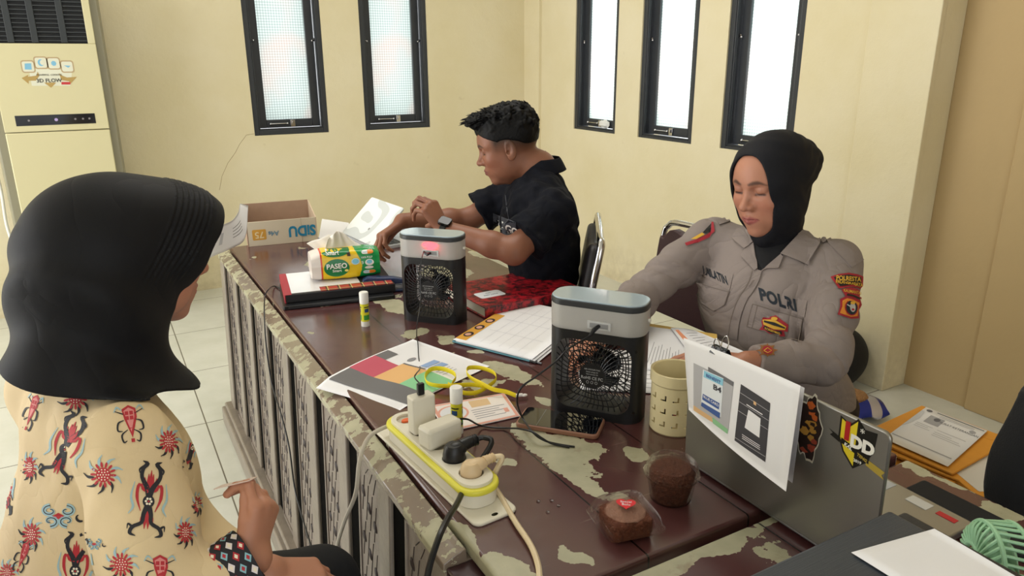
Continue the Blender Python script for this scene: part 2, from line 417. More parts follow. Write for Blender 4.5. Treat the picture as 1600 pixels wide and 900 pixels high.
# ================================================================== FLOOR STANDING AIR CONDITIONER
AY = 4.62
ac = thing('air_conditioner', 'tall cream floor-standing air conditioner with grey side strips and dark grille', 'air conditioner', (at(70, 200, Y=AY).x, AY, 0), 0)
MAC = mat('cream plastic', 'D3CBA2', .38); MGS = mat('warm grey plastic', '8C8873', .45); MDK = mat('dark grille', '15181B', .5)
def acx(px, py=200): return at(px, py, Y=AY).x-ac.location.x
def acz(py, px=80): return at(px, py, Y=AY).z
xr, xl = acx(172, 206), acx(8, 208); xR = acx(187, 206); xL = xl-(xR-xr)*1.1
b = new(); pts = [(xL, .05), (xL+.01, 0.012), (xR-.01, .012), (xR, .05), (xR, .36), (xL, .36)]
prism(b, pts, 0.03, 1.86); obj('body', b, MGS, ac, bevel=.006)
zs = acz(205); zg = acz(68)
b = new(); box(b, (xl, -.012, .10), (xr, .02, zs-.002)); obj('lower_panel', b, MAC, ac, bevel=.005)
b = new(); box(b, (xl, -.012, zs+.002), (xr, .02, zg)); box(b, (xr-.035, -.012, zg), (xr, .02, 1.86)); box(b, (xl, -.012, zg), (xl+.035, .02, 1.86)); box(b, (xl+.035, -.012, 1.82), (xr-.035, .02, 1.86))
obj('upper_panel', b, MAC, ac, bevel=.003)
gr = new(); box(gr, (xl+.035, .01, zg), (xr-.035, .02, 1.82))
z = zg+.012
while z < 1.81: box(gr, (xl+.035, -.006, z), (xr-.035, .012, z+.004), mi=1); z += .021
obj('air_grille', gr, [MDK, mat('slat edge', '3A3E40', .4)], ac, smooth=False)
b = new()
for px in (12, 50, 96): x = acx(px, 30); box(b, (x-.018, -.01, zg+.004), (x+.012, .0, 1.82))
obj('louver', b, mat('louver blade', '2A2E2F', .35), ac, bevel=.002)
b = new(); box(b, (acx(24, 187), -.0135, acz(195)), (acx(149, 185), -.011, acz(179))); dsp = obj('display', b, mat('dark display glass', '1C1C20', .08), ac, bevel=.0008)
for px in (45, 88, 118, 130, 140):
    b = new(); w = .016 if px == 88 else .010
    prism(b, ellipse(w/2, w/2, 16), 0, .0014, T(acx(px, 187), -.0135, acz(187))@Rx(90)); obj('button', b, plain('button violet', 'B9A6D8') if px == 88 else plain('button grey', '8A8488'), dsp, smooth=False)
st = new()                                         # feature sticker, one part
def sp(px, py): return (acx(px, py), acz(py, px))
def poly(bm, pts, y, mi): 
    vs = [bm.verts.new((x, y, z)) for x, z in pts]; f = bm.faces.new(vs); f.material_index = mi
    f.normal_update()
    if f.normal.y > 0: f.normal_flip()
poly(st, [sp(45, 107), sp(113, 109), sp(110, 134), sp(50, 134)], -.0124, 0)
for i, (px, py) in enumerate(((44, 104), (64, 98), (84, 99), (105, 104))):
    x, z = sp(px, py); s = .031
    poly(st, [(x+u, z+v) for u, v in rrect(2*s*.98, 2*s, .012, 3)], -.0126, 3); poly(st, [(x+u, z+v) for u, v in rrect(2*s*.8, 2*s*.8, .009, 3)], -.0128, 0)
    sh = [[(-.016, -.014), (.014, -.015), (.016, .016), (-.012, .015)], ellipse(.014, .017, 12), ellipse(.012, .013, 7), [(-.014, .006), (.016, .004), (.004, -.006)]][i]
    poly(st, [(x+u, z+v) for u, v in sh], -.013, 1)
    if i == 1: poly(st, [(x+.006+u, z+.001+v) for u, v in ellipse(.010, .013, 12)], -.0131, 0)
poly(st, [sp(34, 122), sp(44, 117), sp(44, 120), sp(57, 118), sp(59, 112), sp(62, 118), sp(56, 126), sp(45, 126), sp(45, 131)], -.0130, 2)
poly(st, [sp(120, 120), sp(110, 131), sp(108, 127), sp(96, 125), sp(92, 114), sp(97, 118), sp(105, 121)], -.0130, 2)
poly(st, [sp(69, 129), sp(88, 129), sp(80, 137)], -.0130, 2)
poly(st, [sp(96, 128), sp(110, 128), sp(110, 132), sp(96, 132)], -.0131, 4)
stk = obj('feature_sticker', st, [plain('sticker white', 'DCDCC8'), plain('sticker blue', '7FB8D6'), plain('sticker gold', 'B29558'), plain('sticker frame', 'B9A27C'), plain('sticker red', 'C23A3E')], ac, smooth=False)
x, z = sp(77, 126); text('lettering', '3D FLOW', .026, plain('ink grey', '3B3B36'), stk, T(x, -.0134, z)@Rx(90), bold=.0004)
x, z = sp(77, 117); text('lettering', 'POWERFUL  COOLING', .011, plain('ink grey', '3B3B36'), stk, T(x, -.0134, z)@Rx(90))
b = new(); tube(b, [at(-10, 250, Y=4.9), at(2, 300, Y=4.9), at(10, 350, Y=4.8), at(22, 385, Y=4.7), at(32, 400, Y=4.6), at(60, 470, Y=4.4)], .008, 10, smooth=6)
tag(obj('drain_hose', b, mat('white hose plastic', 'E6E6DE', .5)), 'white hose hanging beside the lower left edge of the air conditioner', 'hose')

# ================================================================== TABLES
TZ = .75; TX0, TX1 = .408, 1.215; TY0, TY1 = .70, 3.0
def tb(*pix):                                       # peeled islands and one painted glare, located on the table plane
    o = []
    for (px, py, a, c, ang) in pix: p = at(px, py, z=TZ); o.append((p.x, p.y, a, c, ang))
    return o
blobs = tb((442, 372, .035, .022, 0), (515, 385, .035, .16, 8), (500, 412, .05, .06, 0), (398, 402, .012, .014, 0), (618, 478, .04, .10, 10),
           (650, 520, .04, .035, 0), (703, 531, .028, .035, 0), (746, 549, .016, .018, 0), (800, 582, .028, .10, 10), (850, 625, .016, .03, 0),
           (860, 700, .04, .13, 3), (915, 755, .018, .055, 0), (890, 695, .03, .07, 30), (985, 712, .022, .028, 0), (1020, 735, .01, .02, 0), (960, 777, .018, .012, 0),
           (1040, 740, .016, .024, 0), (700, 425, .08, .10, 10), (828, 411, .035, .09, 10), (752, 398, .03, .07, 10), (725, 745, .016, .02, 0), (790, 720, .016, .014, 0),  # wide pale blob behind the first fan is table glare painted in
           (715, 838, .018, .09, 4), (800, 900, .03, .06, 10), (900, 870, .012, .03, 0), (650, 790, .012, .05, 0), (480, 520, .01, .012, 0), (1170, 700, .02, .05, 0))
MT1 = table_material('peeling varnish tabletop', blobs, .66, org=(.8, 1.85, 0), seams= (.624, .829, 1.02))
blobs2 = tb((1000, 890, .05, .05, 0), (1120, 850, .10, .02, 0), (1190, 805, .03, .02, 0), (1060, 878, .03, .02, 0)) + tb((1445, 735, .02, .02, 0), (1490, 752, .012, .03, 0), (1560, 800, .04, .03, 0), (1430, 722, .03, .02, 0), (1520, 758, .006, .05, 0))
MT2 = table_material('peeling varnish near tabletop', blobs2, .62, seams=(.829,), off=1.3, org=(.8, 0, 0))
MAPR = table_material('worn grey-green apron', [], .50, brown='9C9782', off=3, ns_=16, org=(.8, 1.85, 0))
MWD = mat('weathered taupe wood', '8A8075', .35, noise=(22, .25), bump=(60, .15))
MWDD = mat('carved taupe wood', '857A71', .4, noise=(30, .2), bump=(80, .15))
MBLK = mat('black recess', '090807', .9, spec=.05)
MBRN = mat('dark brown varnish', '3A2224', .3, noise=(9, .3), bump=(20, .15))
tbl = thing('office_desk', 'long carved wooden desk with peeling dark brown varnished top and fretwork front', 'desk', (.8, 1.85, 0))
b = new(); box(b, (TX0, TY0, TZ-.028), (TX1, TY1, TZ))
obj('tabletop', b, MT1, tbl, world=True, bevel=.006, seg=3)
# sloping front: X at height z
def fx(z): return .343 + (.368-.343)*(z-.09)/(.72-.09)
def fquad(b, y0, y1, z0, z1, out0, out1, mi=0):
    """block on the sloping front between depths out0 (inner) and out1 (outer, towards -X)"""
    v = [b.verts.new((fx(z)-o, y, z)) for z in (z0, z1) for y in (y0, y1) for o in (out0, out1)]
    n0 = len(b.faces)
    for f in ((0, 1, 3, 2), (4, 6, 7, 5), (0, 4, 5, 1), (2, 3, 7, 6), (0, 2, 6, 4), (1, 5, 7, 3)): b.faces.new([v[i] for i in f])
    _setmi(b, n0, mi)
YC = .86
b = new()
M_ = Matrix(((1, 0, 0, 0), (0, 0, 1, 0), (0, 1, 0, 0), (0, 0, 0, 1)))
prism(b, [(.43, .715), (.43, .7215), (.404, .7215), (.402, .7415), (.396, .7415), (.392, .7385), (.388, .7385), (.364, .727), (.364, .712)], YC, TY1-.003, M_)
obj('apron', b, MAPR, tbl, world=True, bevel=.0015)
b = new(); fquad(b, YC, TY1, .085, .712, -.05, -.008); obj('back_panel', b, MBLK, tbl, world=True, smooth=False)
b = new(); box(b, (.305, YC, 0), (.37, TY1+.02, .075)); box(b, (.318, YC, .075), (.38, TY1+.012, .095)); obj('plinth', b, MWD, tbl, world=True, bevel=.006)
GY = [2.915-.2585*i for i in range(8)]               # far side of each dark gap
GW = .072; CW = .125
def lattice(b, y0, y1, z0, z1):
    """pierced-looking fretwork: raised slanting bars crossed by pairs of leaf bosses"""
    w = y1-y0; sp_ = .052; k = 0; z = z0-w*.9
    while z < z1:
        for s in (1,):
            za, zb = z, z+w*1.05; ya, yb = y0, y1
            if za < z0: ya += (z0-za)/(zb-za)*w; za = z0
            if zb > z1: yb -= (zb-z1)/(zb-z)*w*1.0; zb = z1
            if zb-za > .012 and yb > ya: tube(b, [(fx(za)+.012, ya, za), (fx(zb)+.012, yb, zb)], .0022, 5, mi=1)
        z += 9
    for i in range(1, 5):
        y = y0+w*i/5
        for q in range(int((z1-z0)/.105)+1): za = z0+.105*q+.012*i; zb = min(z1, za+.085); tube(b, [(fx(za)+.0042, y+.008, za), (fx(zb)+.0042, y-.008, zb)], .0011, 4, mi=1) if zb > za+.01 else None
    z = z0+.05; k = 0
    while z < z1-.02:
        for i in range(3):
            y = y0+w*(.2+.3*i); zz = z+i*.022
            if zz < z1-.01:
                e = ball(b, (0, 0, 0), (.0035, .0075, .0125), seg=8, mi=1); bmesh.ops.transform(b, matrix=T(fx(zz)+.0042, y, zz)@Rx(-35), verts=e)
        z += .105
for i, y in enumerate(GY):
    ztop = .712
    ya = y-GW; yb = ya-CW; yc = y-.2585
    b = new(); fquad(b, yb, ya, .10, ztop-.012, -.03, -.0045); lattice(b, yb+.006, ya-.006, .115, ztop-.02)
    # thin moulding round the fretwork
    for (a0, a1, c0, c1) in ((yb, yb+.008, .10, ztop), (ya-.008, ya, .10, ztop), (yb, ya, .10, .112), (yb, ya, ztop-.012, ztop)): fquad(b, a0, a1, c0, c1, -.02, -.0015)
    obj('fretwork_panel', b, [MWDD, mat('dark pierced carving', '352A27', .5)], tbl, world=True)
    b = new(); fquad(b, max(yc, YC), yb, .09, ztop, -.04, 0); obj('stile', b, MWD, tbl, world=True, bevel=.004)
b = new(); fquad(b, 2.915, TY1, .09, .71, -.04, 0); obj('stile', b, MWD, tbl, world=True, bevel=.004)
b = new(); fquad(b, .70, YC, .0, .72, -.05, .0)
for yy in (.72, .76, .80, .84): fquad(b, yy, yy+.012, .05, .62, -.0, .006)
obj('end_block', b, MBRN, tbl, world=True, bevel=.004)
b = new()
box(b, (1.15, .75, 0), (1.205, .80, TZ-.028)); obj('leg', b, MBRN, tbl, world=True, bevel=.004)
b = new(); box(b, (1.15, 2.90, 0), (1.205, 2.95, TZ-.028)); obj('leg', b, MBRN, tbl, world=True, bevel=.004)
b = new(); box(b, (.44, 2.965, .1), (1.2, 2.985, .72)); obj('side_panel', b, MWD, tbl, world=True)
b = new(); box(b, (.44, .72, .1), (1.2, .74, .72)); obj('side_panel', b, MBRN, tbl, world=True)

d2 = thing('office_desk', 'brown desk with flaking varnish butted against the near end of the long desk', 'desk', (.8, 0, 0))
b = new(); box(b, (TX0-.003, -.60, TZ-.03), (TX1, TY0-.016, TZ-.002)); obj('tabletop', b, MT2, d2, world=True, bevel=.006, seg=3)
b = new(); box(b, (.42, -.58, 0), (.45, TY0-.03, TZ-.03)); obj('front_panel', b, MBRN, d2, world=True)
b = new()
b.free()
for (x, y) in ((1.17, -.55), (1.17, .62)):
    b = new(); box(b, (x-.025, y-.025, 0), (x+.025, y+.025, TZ-.03)); obj('leg', b, MBRN, d2, world=True)

# ================================================================== SMALL HELPERS FOR THINGS ON THE DESK
def apply_bool(bmA, bmB):
    oa = bpy.data.objects.new('a', bpy.data.meshes.new('a')); ob = bpy.data.objects.new('b', bpy.data.meshes.new('b'))
    for o, m in ((oa, bmA), (ob, bmB)):
        bmesh.ops.recalc_face_normals(m, faces=m.faces); m.to_mesh(o.data); m.free(); COL.objects.link(o)
    md = oa.modifiers.new('x', 'BOOLEAN'); md.operation = 'DIFFERENCE'; md.object = ob; md.solver = 'EXACT'
    dg = bpy.context.evaluated_depsgraph_get(); me = bpy.data.meshes.new_from_object(oa.evaluated_get(dg))
    r = bmesh.new(); r.from_mesh(me); bpy.data.meshes.remove(me)
    for o in (oa, ob): d = o.data; bpy.data.objects.remove(o); bpy.data.meshes.remove(d)
    return r
MPAP = mat('white paper', 'E9E9EC', .75); MINK = mat('grey print', '8C8C90', .8); MINKD = mat('dark print', '3A3A3E', .8)
MBK = mat('black plastic', '17181B', .38); MBKG = mat('glossy black plastic', '101114', .12)
MCABLE = mat('black cable', '121214', .4)
class Patch:
    """printed sheet: bilinear/bent surface S(u,v) with flat print laid on it"""
    def __init__(s, S, off=.0004, face=(-.3, -.5, 1)):
        s.S = S; s.o = off; s.wavy = off > .0008
        if s.nrm(.5, .5).dot(Vector(face)) < 0: s.o = -off
    def nrm(s, u, v):
        e = .02; a = s.S(min(u+e, 1), v)-s.S(max(u-e, 0), v); b = s.S(u, min(v+e, 1))-s.S(u, max(v-e, 0)); return a.cross(b).normalized()
    def P(s, u, v, k=1): return s.S(u, v)+s.nrm(u, v)*s.o*k
    def base(s, bm, nu=12, nv=12, t=.0003, mi=0):
        g = sheet(bm, lambda u, v: s.S(u, v), nu, nv, mi); h = sheet(bm, lambda u, v: s.P(u, v, -t/abs(s.o)), nu, nv, mi)
        for q in (0, nu):
            for j in range(nv): bm.faces.new((g[q][j], g[q][j+1], h[q][j+1], h[q][j]))
        for q in (0, nv):
            for i in range(nu): bm.faces.new((g[i][q], h[i][q], h[i+1][q], g[i+1][q]))
    def rect(s, bm, u0, v0, u1, v1, mi, k=1, n=5):
        n = max(n, int(24*max(u1-u0, v1-v0)) if s.wavy else n); sheet(bm, lambda a, b: s.P(u0+(u1-u0)*a, v0+(v1-v0)*b, k), n, n, mi)
    def poly(s, bm, pts, mi, k=1):
        f = bm.faces.new([bm.verts.new(s.P(u, v, k)) for u, v in pts]); f.material_index = mi
    def lines(s, bm, u0, u1, vs, mi, h=.008, k=1, frac=None):
        for i, v in enumerate(vs): s.rect(bm, u0, v, u0+(u1-u0)*(frac[i % len(frac)] if frac else 1), v+h, mi, k, 3)
    def text(s, bm, str_, u, v, size, mi, ang=0, k=1.3, su=1, sv=1, bold=0):
        me = text_mesh(str_, size, bold, 0)
        ca, sa = math.cos(rad(ang)), math.sin(rad(ang))
        for w in me.vertices:
            x, y = w.co.x*ca-w.co.y*sa, w.co.x*sa+w.co.y*ca
            w.co = s.P(min(1, max(0, u+x*su)), min(1, max(0, v+y*sv)), k)
        n0 = len(bm.faces); bm.from_mesh(me); _setmi(bm, n0, mi); bpy.data.meshes.remove(me)
def bil(A, B, C, D, bend=0, wav=0, ph=0, lift=None):
    """A(0,0) B(1,0) C(1,1) D(0,1); bend lifts the middle along z"""
    A, B, C, D = map(Vector, (A, B, C, D))
    def S(u, v):
        p = A*(1-u)*(1-v)+B*u*(1-v)+C*u*v+D*(1-u)*v
        z = bend*4*u*(1-u)*.5+bend*4*v*(1-v)*.5+wav*math.sin(u*7+ph)*math.sin(v*5+ph*2)
        p = p+Vector((0, 0, z + (lift(u, v) if lift else 0))); return p
    return S
def cable(name, pts, r, m, label, cat='cable', sm=8):
    b = new(); tube(b, pts, r, 8, smooth=sm); return tag(obj(name, b, m), label, cat)

# ------------------------------------------------------------------ misting desk fans
MTANK = newmat('frosted water tank'); _k = MTANK
_k.b.inputs['Base Color'].default_value = lin('E2E0DC'); _k.b.inputs['Roughness'].default_value = .30; _k.b.inputs['Transmission Weight'].default_value = .55
_k.b.inputs['Subsurface Weight'].default_value = .0; _k.b.inputs['IOR'].default_value = 1.25; MTANK = _k.m
MLID = mat('glossy grey-blue fan lid', '9FB0BC', .18, coat=.5); MPORT = mat('grey port', '8F9092', .4)
MWT = mat('grey moulded lettering', 'A8A8A8', .6)
def fan(A, B, label, red):
    """A,B: bottom front corners on the desk (left,right) of the face with the cable socket"""
    A = Vector((*A, TZ)); B = Vector((*B, TZ)); w = (B-A).length; ex = (B-A).normalized(); d = .088; h = .25
    a = math.atan2(ex.y, ex.x); mid = (A+B)/2; eyv = Vector((-ex.y, ex.x, 0))
    o = thing('desk_fan', label, 'fan', mid+eyv*d/2, a, 'misting desk fans with water tanks')
    g = .187
    b = new(); prism(b, rrect(w, d, .036, 8), 0, .186); c = new()
    prism(c, rrect(w*.80, .150, .030, 6), -.2, .2, T(0, 0, .093)@Rx(90))
    b = apply_bool(b, c); obj('housing', b, MBK, o, autosm=35)
    def grille(yy, bulge, nm, n, tw):
        b = new(); W_ = w*.40; H_ = .075
        def edge(t):
            c_, s_ = math.cos(t), math.sin(t); q = (abs(c_/W_)**5+abs(s_/H_)**5)**(-1/5); return q*c_, q*s_
        def pt(t, f):
            ex_, ez_ = edge(t); r0 = .024; e = f; x = r0*math.cos(t-tw)*(1-e)+ex_*e; z = r0*math.sin(t-tw)*(1-e)+ez_*e
            return Vector((x, yy-bulge*(1-e*e), .093+z))
        for i in range(n):
            t = 2*PI*i/n; tube(b, [pt(t+tw*.9*(1-f), f) for f in (0, .25, .5, .75, 1)], .00115, 5)
        for f in (.33, .55, .8):
            tube(b, [pt(2*PI*i/48, f) for i in range(49)], .0013, 5)
        prism(b, ellipse(.027, .027, 32), -bulge-.001, -bulge+.006, T(0, yy, .093)@Rx(90)@Matrix.Diagonal((1, 1, -1, 1)) if False else T(0, yy, .093)@Matrix(((1, 0, 0, 0), (0, 1, 0, 0), (0, 0, 1, 0), (0, 0, 0, 1)))@Matrix(((1, 0, 0, 0), (0, 0, 1, 0), (0, 1, 0, 0), (0, 0, 0, 1))))
        return obj(nm, b, MBK, o)
    gr = grille(-d/2+.010, .007, 'rear_grille', 44, .55)
    grille(d/2-.008, -.003, 'front_grille', 40, -.5)
    yb = -d/2+.0015
    b = new()
    bm_text(b, 'AIR COOLER FAN', .0042, T(0, yb, .107)@Rx(90)); bm_text(b, 'Rated voltage: 5V', .0035, T(0, yb, .1015)@Rx(90)); bm_text(b, 'Input current: 2A', .0035, T(0, yb, .0965)@Rx(90))
    bm_text(b, 'RoHS CE FC', .0088, T(0, yb, .088)@Rx(90), bold=.0001)
    for x in (-.009, 0, .009):
        tube(b, [(x+.0025*math.cos(t), yb, .079+.003*math.sin(t)) for t in [k*PI/4 for k in range(9)]], .0004, 4)
    obj('lettering', b, MWT, gr, smooth=False)
    b = new()                                             # five swept blades
    for i in range(5):
        M = Matrix.Rotation(i*2*PI/5, 4, 'Y')
        sheet(b, lambda u, v: M@Vector(((.014+.034*u)*math.cos(v*.55-.3+u*.5), .012*(v-.5)*(1.5-u*.4)+.004, (.014+.034*u)*math.sin(v*.55-.3+u*.5))), 5, 5)
    prism(b, ellipse(.018, .018, 24), -.014, .014, Rx(90)); bmesh.ops.transform(b, matrix=T(0, .008, .093), verts=b.verts)
    fb = obj('fan_blade_wheel', b, mat('smoked blade', '24272C', .25), o); md = fb.modifiers.new('s', 'SOLIDIFY'); md.thickness = .001
    b = new(); prism(b, rrect(w+.001, d+.001, .036, 8), .186, .236); prism(b, rrect(w-.008, d-.008, .033, 8), .190, .2358)
    for f in b.faces[-0:]: pass
    tk = obj('water_tank', b, MTANK, o, bevel=.0015)
    b = new(); prism(b, rrect(w*.78, .05, .02, 6), .192, .226); obj('inner_core', b, plain('pale inner core', 'C9C9C6', .6), o, bevel=.004)
    b = new(); prism(b, rrect(w+.0025, d+.0025, .037, 8), .235, .2475); obj('rim', b, mat('dark grey rim', '34373A', .3), o, bevel=.002)
    b = new(); prism(b, rrect(w-.001, d-.001, .0355, 8), .2465, .2505); obj('lid', b, MLID, o, bevel=.0015)
    b = new(); cbox(b, (.012, -d/2-.0005, .203), (.048, .003, .017)); cbox(b, (.012, -d/2-.0018, .203), (.038, .001, .010), mi=1); obj('charging_port', b, [plain('clear port', 'BEBFBF', .3), MPORT], o, bevel=.0006)
    for zz in (.03, .093, .16):
        b = new(); prism(b, ellipse(.0028, .0028, 12), 0, .001, T(w/2-.010, -d/2+.0005, zz)@Rx(90)); obj('screw_recess', b, MBKG, o, smooth=False)
    b = new(); prism(b, ellipse(.004, .004, 12), 0, .006, T(w/2-.001, 0, .212)@Ry(90)); obj('nozzle_button', b, plain('white plastic', 'E4E2DA', .4), o)
    if red:
        b = new(); ball(b, (.010, -d/2+.0045, .224), (.024, .0040, .0085)); ball(b, (.012, -d/2+.0045, .214), (.012, .0040, .010))
        obj('indicator_light', b, mat('red indicator glow', 'FF1830', .3, emit=('FF1030', 7)), o)
    return o
fan1 = fan((.682, 1.858), (.805, 1.726), 'black misting desk fan glowing red in its water tank, beside the red marbled notebook', True)
fan2 = fan((.744, 1.18), (.861, 1.022), 'black misting desk fan right behind the phone, its water tank unlit', False)

# ------------------------------------------------------------------ power strip and what is plugged into it
MIV = mat('ivory plastic', 'E4DFCF', .3); MYEL = mat('lemon yellow band', 'E2DC4A', .35); MCHG = mat('off-white charger plastic', 'DDD8C8', .35)
sa = math.atan2(-.344, .030); sc0 = Vector((.456, 1.080, TZ))
strip = thing('power_strip', 'ivory power strip with a yellow band lying along the front edge of the desk', 'power strip', sc0, sa)
b = new(); prism(b, rrect(.385, .082, .014, 5), 0, .006); obj('base_plate', b, MIV, strip, bevel=.002)
b = new(); prism(b, rrect(.315, .068, .03, 8), .006, .034); obj('housing', b, MIV, strip, bevel=.002)
b = new(); prism(b, rrect(.325, .077, .036, 8), .030, .041); obj('yellow_band', b, MYEL, strip, bevel=.004, seg=3)
b = new(); prism(b, rrect(.305, .060, .028, 8), .040, .047); c = new(); SOCK = (-.122, -.062, -.002, .056, .112)
for x in SOCK: prism(c, ellipse(.0205, .0205, 28), .036, .06, T(x, 0, 0))
b = apply_bool(b, c); obj('top_cover', b, MIV, strip, bevel=.001)
for x in SOCK:
    b = new(); prism(b, ellipse(.0203, .0203, 28), .030, .0415, T(x, 0, 0)); so = obj('socket', b, plain('socket well', 'C9C2B0', .4), strip)
    b = new()
    for s in (-1, 1): prism(b, ellipse(.0028, .0028, 10), .0414, .0418, T(x, s*.0095, 0))
    obj('pin_hole', b, MBKG if x != SOCK[0] else plain('orange shutter', 'E8682E', .5), so, smooth=False)
b = new(); prism(b, ellipse(.0035, .006, 14), .006, .0064, T(.183, 0, 0)); obj('screw_hole', b, MBKG, strip, smooth=False)
b = new(); prism(b, ellipse(.006, .010, 14), .0415, .0450, T(SOCK[0], -.002, 0)); obj('orange_switch', b, plain('orange switch', 'EB6A30', .4), strip)
sM = Matrix.LocRotScale(sc0, Euler((0, 0, sa)), None)
def onstrip(x, y, z): return sM@Vector((x, y, z))
c1 = thing('usb_charger', 'tall off-white charger standing upright in the power strip with a black plug on top', 'charger', onstrip(SOCK[1]-.002, .002, .047), sa+rad(90))
b = new(); prism(b, rrect(.046, .028, .005, 5), 0, .072); obj('body', b, MCHG, c1, bevel=.003)
b = new(); prism(b, rrect(.009, .006, .001, 2), .0722, .0728); obj('usb_port', b, MBKG, c1)
c2 = thing('phone_charger', 'wide off-white charger with chamfered top plugged in beside the tall one', 'charger', onstrip(SOCK[2]-.004, .008, .047), sa+rad(98))
b = new(); prism(b, rrect(.074, .036, .006, 6), 0, .040); obj('body', b, MCHG, c2, bevel=.006, seg=2)
b = new(); cbox(b, (.0375, 0, .018), (.002, .007, .010)); obj('usb_port', b, MBKG, c2)
p1 = thing('power_plug', 'black round power plug in the strip, its thick cable falling off the desk front', 'plug', onstrip(SOCK[3], 0, .043), sa)
b = new(); lathe(b, [(.0185, 0), (.0195, .004), (.0195, .012), (.017, .024), (.013, .030)], 28, cap=True); ball(b, (0, .006, .020), (.016, .020, .013))
obj('body', b, MBK, p1)
b = new(); tube(b, [(0, .015, .022), (0, .030, .025), (0, .046, .026)], [.0115, .0105, .0075], 14)
for i in range(4): lathe(b, [(.0085, -.0015), (.0105, 0), (.0085, .0015)], 14, T(0, .030+.005*i, .025)@Rx(90))
obj('strain_relief', b, MBK, p1)
MBEI = mat('beige plug plastic', 'D9BF98', .4)
p2_ = thing('power_plug', 'beige power plug in the socket nearest the near end of the strip', 'plug', onstrip(SOCK[4], 0, .043), sa)
b = new(); lathe(b, [(.0175, 0), (.0185, .004), (.018, .010), (.015, .019), (.011, .023)], 24); ball(b, (0, .010, .014), (.014, .024, .011)); obj('body', b, MBEI, p2_)
b = new(); tube(b, [(0, .026, .016), (0, .045, .018)], [.009, .0062], 12)
for i in range(3): lathe(b, [(.0065, -.0015), (.0085, 0), (.0065, .0015)], 12, T(0, .034+.005*i, .017)@Rx(90))
obj('strain_relief', b, MBEI, p2_)
q = onstrip(SOCK[3], .046, .069)
cable('power_cable', [q, q+Vector((.013, -.004, .001)), q+Vector((.017, -.022, -.004)), at(734, 745, X=.47), at(715, 785, X=.415), at(697, 815, X=.37), at(682, 850, X=.34), at(668, 900, X=.325), at(664, 960, X=.32)], .0048, MCABLE, 'thick black cable from the black plug hanging over the front edge of the desk')
q = onstrip(SOCK[4], .045, .061)
cable('power_cable', [q, q+Vector((.012, -.008, -.002)), at(770, 750, X=.505), at(785, 780, z=.757), at(805, 815, z=.757), at(828, 850, z=.757), at(840, 880, z=.757), at(843, 910, z=.757), at(840, 960, z=.757)], .0046, mat('cream cable', 'E2CFAC', .45), 'cream cable running from the beige plug across the near end of the desk')
cable('power_cable', [onstrip(-.160, 0, .02), at(598, 669, X=.405), at(575, 685, X=.372), at(562, 720, X=.345), at(556, 770, X=.33), at(540, 810, X=.325), at(530, 840, X=.325), at(523, 866, X=.32), at(505, 900, X=.30)], .0042, mat('grey-white cable', 'B9B2A4', .45), 'grey-white lead of the power strip hanging down the carved desk front')
# black plug on the tall charger, and the thin wire up to the first fan
b = new(); tp = onstrip(SOCK[1]-.002, .002, .0475+.072); M = T(*tp)@Matrix.Rotation(sa+rad(90), 4, 'Z')
cbox(b, (0, 0, .011), (.013, .008, .022), M); cbox(b, (0, 0, .004), (.009, .0055, .01), M)
pl = obj('usb_plug', b, MBK, bevel=.0012); tag(pl, 'small black plug standing on top of the tall charger', 'plug')
f1p = at(662, 393, Y=1.79)
cable('fan_cable', [tuple(tp+Vector((0, 0, .02))), at(648, 590, X=.455), at(651, 583, X=.48), at(656, 575, z=.760), at(654, 556, z=.757), at(653, 538, z=.755), at(651, 525, z=.755), at(652, 505, X=.655), at(657, 470, X=.688), at(657, 430, X=.698), at(659, 405, X=.702), f1p], .0013, MCABLE, 'thin black wire hanging from the fan with the red light to the tall charger')
b = new(); e = (fan1.location+Vector((0, 0, 0))); m1 = Matrix.LocRotScale(fan1.location, fan1.rotation_euler, None)@T(.012, -.0455, .203)
tube(b, [m1@Vector((0, 0, 0)), m1@Vector((-.004, -.012, -.002)), f1p], [.0035, .0042, .0025], 8); tag(obj('usb_plug', b, MBK), 'black plug end in the socket of the fan with the red light', 'plug')
m2 = Matrix.LocRotScale(fan2.location, fan2.rotation_euler, None)@T(.012, -.0455, .203)
b = new(); tube(b, [m2@Vector((0, 0, 0)), m2@Vector((-.005, -.014, -.004)), m2@Vector((-.012, -.020, -.016))], [.0036, .0046, .0025], 8); tag(obj('usb_plug', b, MBK), 'black plug end in the socket of the fan behind the phone', 'plug')
cable('fan_cable', [m2@Vector((-.012, -.020, -.016)), at(888, 545, Y=1.06), at(868, 565, Y=1.075), at(838, 588, Y=1.09), at(814, 606, Y=1.10), at(808, 628, Y=1.11), at(816, 652, z=.772), at(833, 676, z=.768), at(850, 688, z=.759), at(872, 694, z=.7525), at(898, 698, z=.7525)], .0019, MCABLE, 'black cable looping from the fan down over the phone')
q = c2.matrix_basis@Vector((.038, 0, .018))
b = new(); tube(b, [q, q+Vector((.012, .004, 0))], [.0045, .0025], 8); tag(obj('usb_plug', b, MBK), 'short black plug in the side of the wide charger', 'plug')
cable('charging_cable', [q+Vector((.010, .003, 0)), at(712, 656, X=.50), at(730, 655, X=.53), at(748, 664, z=.760), at(770, 668, z=.754), at(794, 669, z=.755), at(812, 670, z=.769), at(832, 675, z=.7715), at(846, 684, z=.766), at(862, 693, z=.7545), at(890, 699, z=.7525)], .0019, MCABLE, 'black cable from the wide charger running over the corner of the phone')
